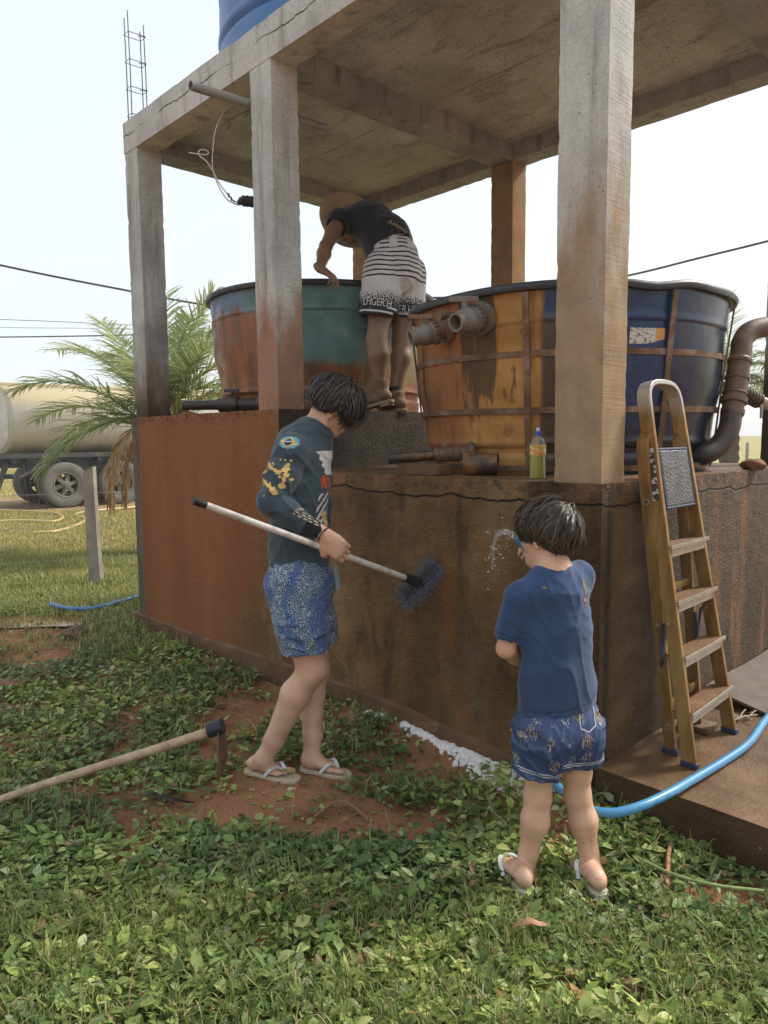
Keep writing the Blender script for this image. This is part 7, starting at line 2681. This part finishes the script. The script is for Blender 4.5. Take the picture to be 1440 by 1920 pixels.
# straw hat: brim seen from underneath, crown away from the camera
hn = unit(FWH * 0.88 - RTH * 0.34 - ZUP * 0.22)
hc = J3(654, 413, 0.44)
m = MT('straw', 0.85)
p = m.obj()
x3, y3, d3 = frame_from(hn)
px_ = m.math('ADD', m.math('ADD', m.math('MULTIPLY', m.sep(p)[0], float(x3[0])), m.math('MULTIPLY', m.sep(p)[1], float(x3[1]))), m.math('MULTIPLY', m.sep(p)[2], float(x3[2])))
wv = m.noise(m.map(p, (1, 1, 1)), 130, 3, 0.6)
c = m.ramp(wv, [(0.3, (0.22, 0.155, 0.08)), (0.6, (0.42, 0.32, 0.18)), (0.8, (0.52, 0.41, 0.25))])
m.color(c)
m.bump(wv, 0.7, 0.004)
prof = [(0.001, 0.115), (0.055, 0.112), (0.080, 0.095), (0.092, 0.06), (0.097, 0.0), (0.14, -0.012), (0.19, -0.020), (0.222, -0.012), (0.226, -0.006), (0.222, -0.004), (0.19, -0.012), (0.14, -0.004), (0.102, 0.008), (0.097, 0.065), (0.084, 0.101), (0.056, 0.119), (0.001, 0.122)]
hat = MB().lathe(prof, hc - np.array([0, 0, 0]), hn, 56, wob=lambda a, h_: 1 + 0.012 * math.sin(2 * a + 1) + 0.01 * math.sin(5 * a))
hat.build('straw_hat', m.m, man, 50)
# ------------------------------------------------------------------ ground cover
def patch(u, v, rl, rd):
    c = on(2, GZ, u, v)
    return c[0], c[1], rl, rd


DIRT = [patch(470, 1522, 0.56, 0.17), patch(690, 1545, 0.30, 0.18), patch(590, 1575, 0.24, 0.13), patch(450, 1345, 0.22, 0.30), patch(410, 1420, 0.16, 0.12), patch(510, 1470, 0.22, 0.14), patch(620, 1470, 0.20, 0.12), patch(545, 1290, 0.22, 0.16),
        patch(190, 1690, 0.08, 0.04), patch(95, 1785, 0.07, 0.03), patch(505, 1712, 0.05, 0.03), patch(1000, 1735, 0.06, 0.03), patch(390, 1700, 0.07, 0.03), patch(840, 1440, 0.18, 0.14), patch(770, 1400, 0.14, 0.12),
        patch(1330, 1680, 0.16, 0.08), patch(1420, 1690, 0.14, 0.09), patch(60, 1240, 0.30, 0.20), patch(55, 1176, 0.55, 0.26), patch(270, 1590, 0.10, 0.06), patch(150, 1080, 0.5, 0.3), patch(60, 1205, 0.5, 0.3), patch(895, 1422, 0.14, 0.10), patch(940, 1455, 0.10, 0.08), patch(800, 1385, 0.12, 0.06), patch(730, 1352, 0.12, 0.05), patch(968, 1672, 0.10, 0.10), patch(990, 1725, 0.07, 0.06), patch(1112, 1680, 0.08, 0.10), patch(1128, 1730, 0.06, 0.06), patch(500, 1470, 0.16, 0.08), patch(615, 1460, 0.14, 0.08), patch(220, 1420, 0.05, 0.2)]


_r = random.Random(31)
for _ in range(34):
    DIRT.append(patch(_r.uniform(-60, 1400), _r.uniform(1480, 1900), _r.uniform(0.03, 0.10), _r.uniform(0.02, 0.06)))


def dirt_amount(P):
    m = np.zeros(len(P))
    for x, y, rl, rd in DIRT:
        dx, dy = P[:, 0] - x, P[:, 1] - y
        a = (dx * RTH[0] + dy * RTH[1]) / rl
        b = (dx * FWH[0] + dy * FWH[1]) / rd
        wob = 0.30 * np.sin(P[:, 0] * 23 + P[:, 1] * 11) + 0.25 * np.sin(P[:, 1] * 31 - P[:, 0] * 17) + 0.2 * np.sin(P[:, 0] * 61 + P[:, 1] * 53)
        q = a * a + b * b + wob
        m = np.maximum(m, np.clip((1.45 - q) / 0.8, 0, 1))
    return m


def scatter(n, d0, d1, power, wmin=-0.62, wmax=0.62, thin=1.0, seed=1, sparse=0.35, maxkeep=None):
    rs = np.random.default_rng(seed)
    d = (d0 ** power + (d1 ** power - d0 ** power) * rs.random(n)) ** (1 / power)
    la = rs.uniform(wmin, wmax, n) * d
    gl = -(CAM[2] - GZ)
    # horizontal position: forward distance d, lateral la
    P = CAM[None, :2] + d[:, None] * FWH[None, :2] + la[:, None] * RTH[None, :2]
    ok = ~((P[:, 0] < 0.02) & (P[:, 0] > -4.15) & (P[:, 1] > -0.055) & (P[:, 1] < 2.55))
    ok &= ~((P[:, 0] >= 0.0) & (P[:, 1] > -0.04) & (P[:, 1] < 3.3))
    P3 = np.column_stack([P, np.zeros(len(P))])
    dm = dirt_amount(P3)
    clump = 0.5 + 0.28 * np.sin(P[:, 0] * 9.1 + 1.3 * np.sin(P[:, 1] * 7)) + 0.28 * np.sin(P[:, 1] * 10.3 + 1.7 * np.sin(P[:, 0] * 5.3) + 1)
    keep = rs.random(n) < (1 - 0.96 * dm) * (1 - sparse + sparse * np.clip(clump, 0, 1) * 1.4)
    P3 = P3[ok & keep]
    d = d[ok & keep]
    P3[:, 2] = [gz(x, y) for x, y in P3[:, :2]]
    return P3, d


def leaf_cloud(P, per, lmin, lmax, spread, hmax, cols, wts, seed, pitch=(-0.35, 0.85), wide=0.25):
    rs = np.random.default_rng(seed)
    N = len(P) * per
    base = np.repeat(P, per, 0)
    base = base + np.column_stack([rs.normal(0, spread, N), rs.normal(0, spread, N), rs.random(N) ** 1.4 * hmax])
    az = rs.uniform(0, 2 * np.pi, N)
    pt = rs.uniform(pitch[0], pitch[1], N)
    L = rs.uniform(lmin, lmax, N)
    W = L * rs.uniform(wide * 0.8, wide * 1.35, N)
    dr = np.column_stack([np.cos(az) * np.cos(pt), np.sin(az) * np.cos(pt), np.sin(pt)])
    sd_ = np.column_stack([-np.sin(az), np.cos(az), rs.normal(0, 0.35, N)])
    sd_ /= np.linalg.norm(sd_, axis=1)[:, None]
    nr = np.cross(dr, sd_)
    curl = rs.uniform(-0.05, 0.28, N)[:, None] * L[:, None]
    fold = rs.uniform(0.05, 0.45, N)[:, None] * W[:, None]
    Lc, Wc = L[:, None], W[:, None]
    b = base
    V = np.stack([b, b + dr * Lc * 0.32 + sd_ * Wc * 0.92 + nr * fold, b + dr * Lc * 0.32, b + dr * Lc * 0.32 - sd_ * Wc * 0.92 + nr * fold,
                  b + dr * Lc * 0.66 + sd_ * Wc * 0.72 + nr * (fold * 0.8 - curl * 0.4), b + dr * Lc * 0.68 - nr * curl * 0.5, b + dr * Lc * 0.66 - sd_ * Wc * 0.72 + nr * (fold * 0.8 - curl * 0.4), b + dr * Lc - nr * curl], 1)
    T = np.array([(0, 2, 1), (0, 3, 2), (2, 5, 4), (2, 4, 1), (2, 3, 6), (2, 6, 5), (5, 7, 4), (5, 6, 7)])
    F = (np.arange(N)[:, None, None] * 8 + T[None]).reshape(-1, 3)
    ci = rs.choice(len(cols), N, p=np.array(wts) / sum(wts))
    C = np.array(cols)[ci] * rs.uniform(0.9, 1.75, (N, 1))
    pz = np.sin(base[:, 0] * 4.1 + 1.2 * np.sin(base[:, 1] * 3.3)) * np.sin(base[:, 1] * 4.7 + 0.9 * np.sin(base[:, 0] * 6.1))
    C = C * (1 + 0.28 * pz[:, None] * np.array([1.3, 1.0, 0.6]))
    return V.reshape(-1, 3), F, np.repeat(C, 8, 0)


def blade_cloud(P, per, lmin, lmax, spread, cols, wts, seed, w_=(0.0012, 0.0026), lean=0.8):
    rs = np.random.default_rng(seed)
    N = len(P) * per
    b = np.repeat(P, per, 0) + np.column_stack([rs.normal(0, spread, N), rs.normal(0, spread, N), np.full(N, -0.004)])
    az = rs.uniform(0, 2 * np.pi, N)
    L = rs.uniform(lmin, lmax, N)[:, None]
    ln = rs.uniform(0.1, lean, N)[:, None]
    hd_ = np.column_stack([np.cos(az), np.sin(az), np.zeros(N)])
    sd_ = np.column_stack([-np.sin(az), np.cos(az), rs.normal(0, 0.2, N)]) * rs.uniform(w_[0], w_[1], N)[:, None]
    z = np.array([0, 0, 1.0])
    m1 = b + (hd_ * ln * 0.25 + z * 0.5) * L
    m2 = b + (hd_ * ln * 0.62 + z * (0.85 - 0.25 * ln)) * L
    tp = b + (hd_ * ln * 1.05 + z * (1.0 - 0.62 * ln)) * L
    V = np.stack([b - sd_, b + sd_, m1 - sd_, m1 + sd_, m2 - sd_ * 0.7, m2 + sd_ * 0.7, tp], 1)
    T = np.array([(0, 1, 3), (0, 3, 2), (2, 3, 5), (2, 5, 4), (4, 5, 6)])
    F = (np.arange(N)[:, None, None] * 7 + T[None]).reshape(-1, 3)
    ci = rs.choice(len(cols), N, p=np.array(wts) / sum(wts))
    C = np.array(cols)[ci] * rs.uniform(0.85, 1.5, (N, 1))
    return V.reshape(-1, 3), F, np.repeat(C, 7, 0)


def stuff(name, parts, label, cat):
    V, F, C = [], [], []
    k = 0
    for v, f, c in parts:
        V.append(v)
        F.append(f + k)
        C.append(c)
        k += len(v)
    o = mesh_np(name, np.concatenate(V), np.concatenate(F), LEAF, None, np.concatenate(C), False)
    return tag(o, label, cat, kind='stuff')


GREEN = [(0.135, 0.195, 0.052), (0.20, 0.265, 0.075), (0.075, 0.12, 0.036), (0.30, 0.33, 0.12), (0.27, 0.30, 0.18), (0.27, 0.17, 0.08)]
GW = [5, 5, 3, 2.2, 1.0, 0.6]
P1, _ = scatter(18000, 1.05, 2.6, 1.6, seed=2, sparse=0.55)
P2, _ = scatter(24000, 2.4, 6.8, 1.6, seed=3, sparse=0.6)
stuff('leafy_weeds', [leaf_cloud(P1[::2], 4, 0.024, 0.056, 0.034, 0.038, GREEN, GW, 4, (-0.3, 0.6), 0.26), leaf_cloud(P1[1::2], 4, 0.014, 0.034, 0.034, 0.040, GREEN, GW, 24, (-0.2, 0.8), 0.27), leaf_cloud(P2, 3, 0.022, 0.056, 0.035, 0.050, GREEN, GW, 5, (-0.3, 0.55), 0.29)],
      'low leafy green weeds matted over the red soil', 'weeds')
P5, _ = scatter(1300, 1.05, 5.0, 1.6, seed=41, sparse=0.7)
P6, _ = scatter(1500, 1.05, 5.5, 1.5, seed=42, sparse=0.8)
stuff('broad_weeds', [leaf_cloud(P5, 6, 0.030, 0.064, 0.022, 0.06, GREEN[:4], [3, 5, 2, 3], 43, (0.0, 0.75), 0.27), leaf_cloud(P6, 6, 0.05, 0.10, 0.014, 0.025, GREEN[:4], [3, 5, 2, 3], 44, (0.2, 1.0), 0.075)],
      'taller broad-leaved and strap-leaved weeds standing out of the mat', 'weeds')
GR = [(0.11, 0.15, 0.036), (0.18, 0.21, 0.058), (0.26, 0.26, 0.10), (0.32, 0.27, 0.14)]
B1, _ = scatter(4200, 1.0, 2.2, 1.6, seed=6, sparse=0.95)
B2, _ = scatter(3000, 2.0, 5.0, 1.5, seed=7, sparse=0.9)
B3, _ = scatter(15000, 5.0, 9.5, 1.4, -0.62, -0.15, seed=8, sparse=0.5)
ST, _ = scatter(1500, 1.0, 4.0, 1.5, seed=21, sparse=0.2)
stuff('grass', [blade_cloud(ST, 1, 0.08, 0.20, 0.02, [(0.22, 0.24, 0.10), (0.28, 0.20, 0.11), (0.16, 0.20, 0.06)], [2, 1, 2], 22, (0.0009, 0.0016), 1.45), blade_cloud(B1, 6, 0.035, 0.12, 0.022, GR, [5, 4, 1.5, 0.6], 9), blade_cloud(B2, 4, 0.04, 0.14, 0.03, GR, [5, 4, 1.5, 0.8], 10),
                blade_cloud(B3, 4, 0.05, 0.13, 0.04, [(0.16, 0.20, 0.055), (0.26, 0.28, 0.085), (0.38, 0.35, 0.15)], [3, 4, 2], 11, (0.002, 0.004))],
      'thin green grass blades growing between the weeds', 'grass')
B4, _ = scatter(12000, 9.0, 15.0, 1.3, -0.62, -0.30, seed=12, sparse=0.5)
B5, _ = scatter(5000, 19.0, 45.0, 1.3, -0.62, -0.30, seed=13, sparse=0.3)
stuff('field_grass', [blade_cloud(B4, 3, 0.04, 0.10, 0.08, [(0.20, 0.20, 0.06), (0.33, 0.29, 0.11), (0.44, 0.36, 0.16)], [3, 4, 3], 14, (0.003, 0.006)),
                      blade_cloud(B5, 3, 0.08, 0.2, 0.3, [(0.33, 0.29, 0.11), (0.44, 0.36, 0.16)], [1, 1], 15, (0.008, 0.016))],
      'dry yellow-green field grass around the trailer', 'grass')
LT, _ = scatter(2600, 1.1, 4.2, 1.5, seed=16, sparse=0.0)
rs = np.random.default_rng(77)
# clippings lying on the bare dirt
CL, _ = scatter(200, 1.1, 4.0, 1.5, seed=17)
cl_pts = []
for x, y, rl, rd in DIRT[:13]:
    for _ in range(int(110 * rl)):
        a, b = rs.normal(0, 0.6, 2)
        q = np.array([x, y]) + RTH[:2] * a * rl + FWH[:2] * b * rd
        if not (q[1] > -0.06 and q[0] > -4.1):
            cl_pts.append((q[0], q[1], gz(q[0], q[1]) + 0.003))
cl_pts = np.array(cl_pts)
stuff('leaf_litter', [leaf_cloud(cl_pts, 1, 0.012, 0.035, 0.01, 0.006, GREEN + [(0.24, 0.16, 0.085)], GW + [4], 18, (-0.12, 0.2)),
                      leaf_cloud(LT, 1, 0.015, 0.04, 0.01, 0.05, [(0.25, 0.17, 0.09), (0.17, 0.10, 0.05), (0.30, 0.25, 0.14)], [2, 2, 1], 19, (-0.4, 0.6), 0.2)],
      'dry brown and cut green leaf litter scattered on the dirt', 'leaf litter')
# soap suds along the foot of the wall
mb = MB()
rr_ = random.Random(8)
SUD = MT('soap_foam', 0.6)
SUD.color((0.74, 0.73, 0.70))
SUD.b.inputs['Subsurface Weight'].default_value = 0.2
F = Field((-1.42, -0.36, -0.24), (-0.05, -0.035, -0.05), 0.0042)
for i in range(1500):
    if rr_.random() < 0.60:
        c = on(2, -0.14, *rr_.choice(((905, 1428), (935, 1447), (880, 1412), (915, 1440), (950, 1462))))
        a, b = rr_.gauss(0, 0.065), rr_.gauss(0, 0.030)
        p = np.array([c[0] + 0.985 * a - 0.17 * b, c[1] + 0.17 * a + 0.985 * b, 0])
    else:
        x = rr_.uniform(-1.35, -0.12)
        if mnoise.noise(Vector((x * 7, 0, 0))) < -0.05:
            continue
        p = np.array([x, -0.05 - abs(rr_.gauss(0, 0.018)), 0])
    if p[1] > -0.048 or p[0] < -1.38 or p[0] > -0.09 or p[1] < -0.33:
        continue
    r_ = rr_.uniform(0.004, 0.013)
    z = gz(p[0], p[1]) + 0.008 * rr_.random()
    F.ell((p[0], p[1], z), np.eye(3), (r_ * 1.2, r_ * 1.2, r_ * 0.9), 0.005)
V, Q = F.mesh()
SUD.bump(SUD.vor(SUD.pos(), 220), 0.5, 0.003)
o_ = mesh_np('soap_suds', V, Q, SUD.m)
tag(o_, 'white soap suds on the ground along the foot of the wall', 'suds', kind='stuff')

# ------------------------------------------------------------------ smoky air
hm = bpy.data.materials.new('smoke_haze')
hm.use_nodes = True
hn_ = hm.node_tree
for nd in list(hn_.nodes):
    if nd.type != 'OUTPUT_MATERIAL':
        hn_.nodes.remove(nd)
pv = hn_.nodes.new('ShaderNodeVolumePrincipled')
pv.inputs['Color'].default_value = (0.93, 0.94, 0.95, 1)
pv.inputs['Density'].default_value = 0.002
pv.inputs['Anisotropy'].default_value = 0.3
hn_.links.new(pv.outputs[0], [nd for nd in hn_.nodes if nd.type == 'OUTPUT_MATERIAL'][0].inputs['Volume'])
hzb = MB().box((-75, -30, -1.3), (40, 85, 5.4)).build('haze', hm)
tag(hzb, 'thin pale smoke haze in the air over the yard', 'haze', kind='stuff')
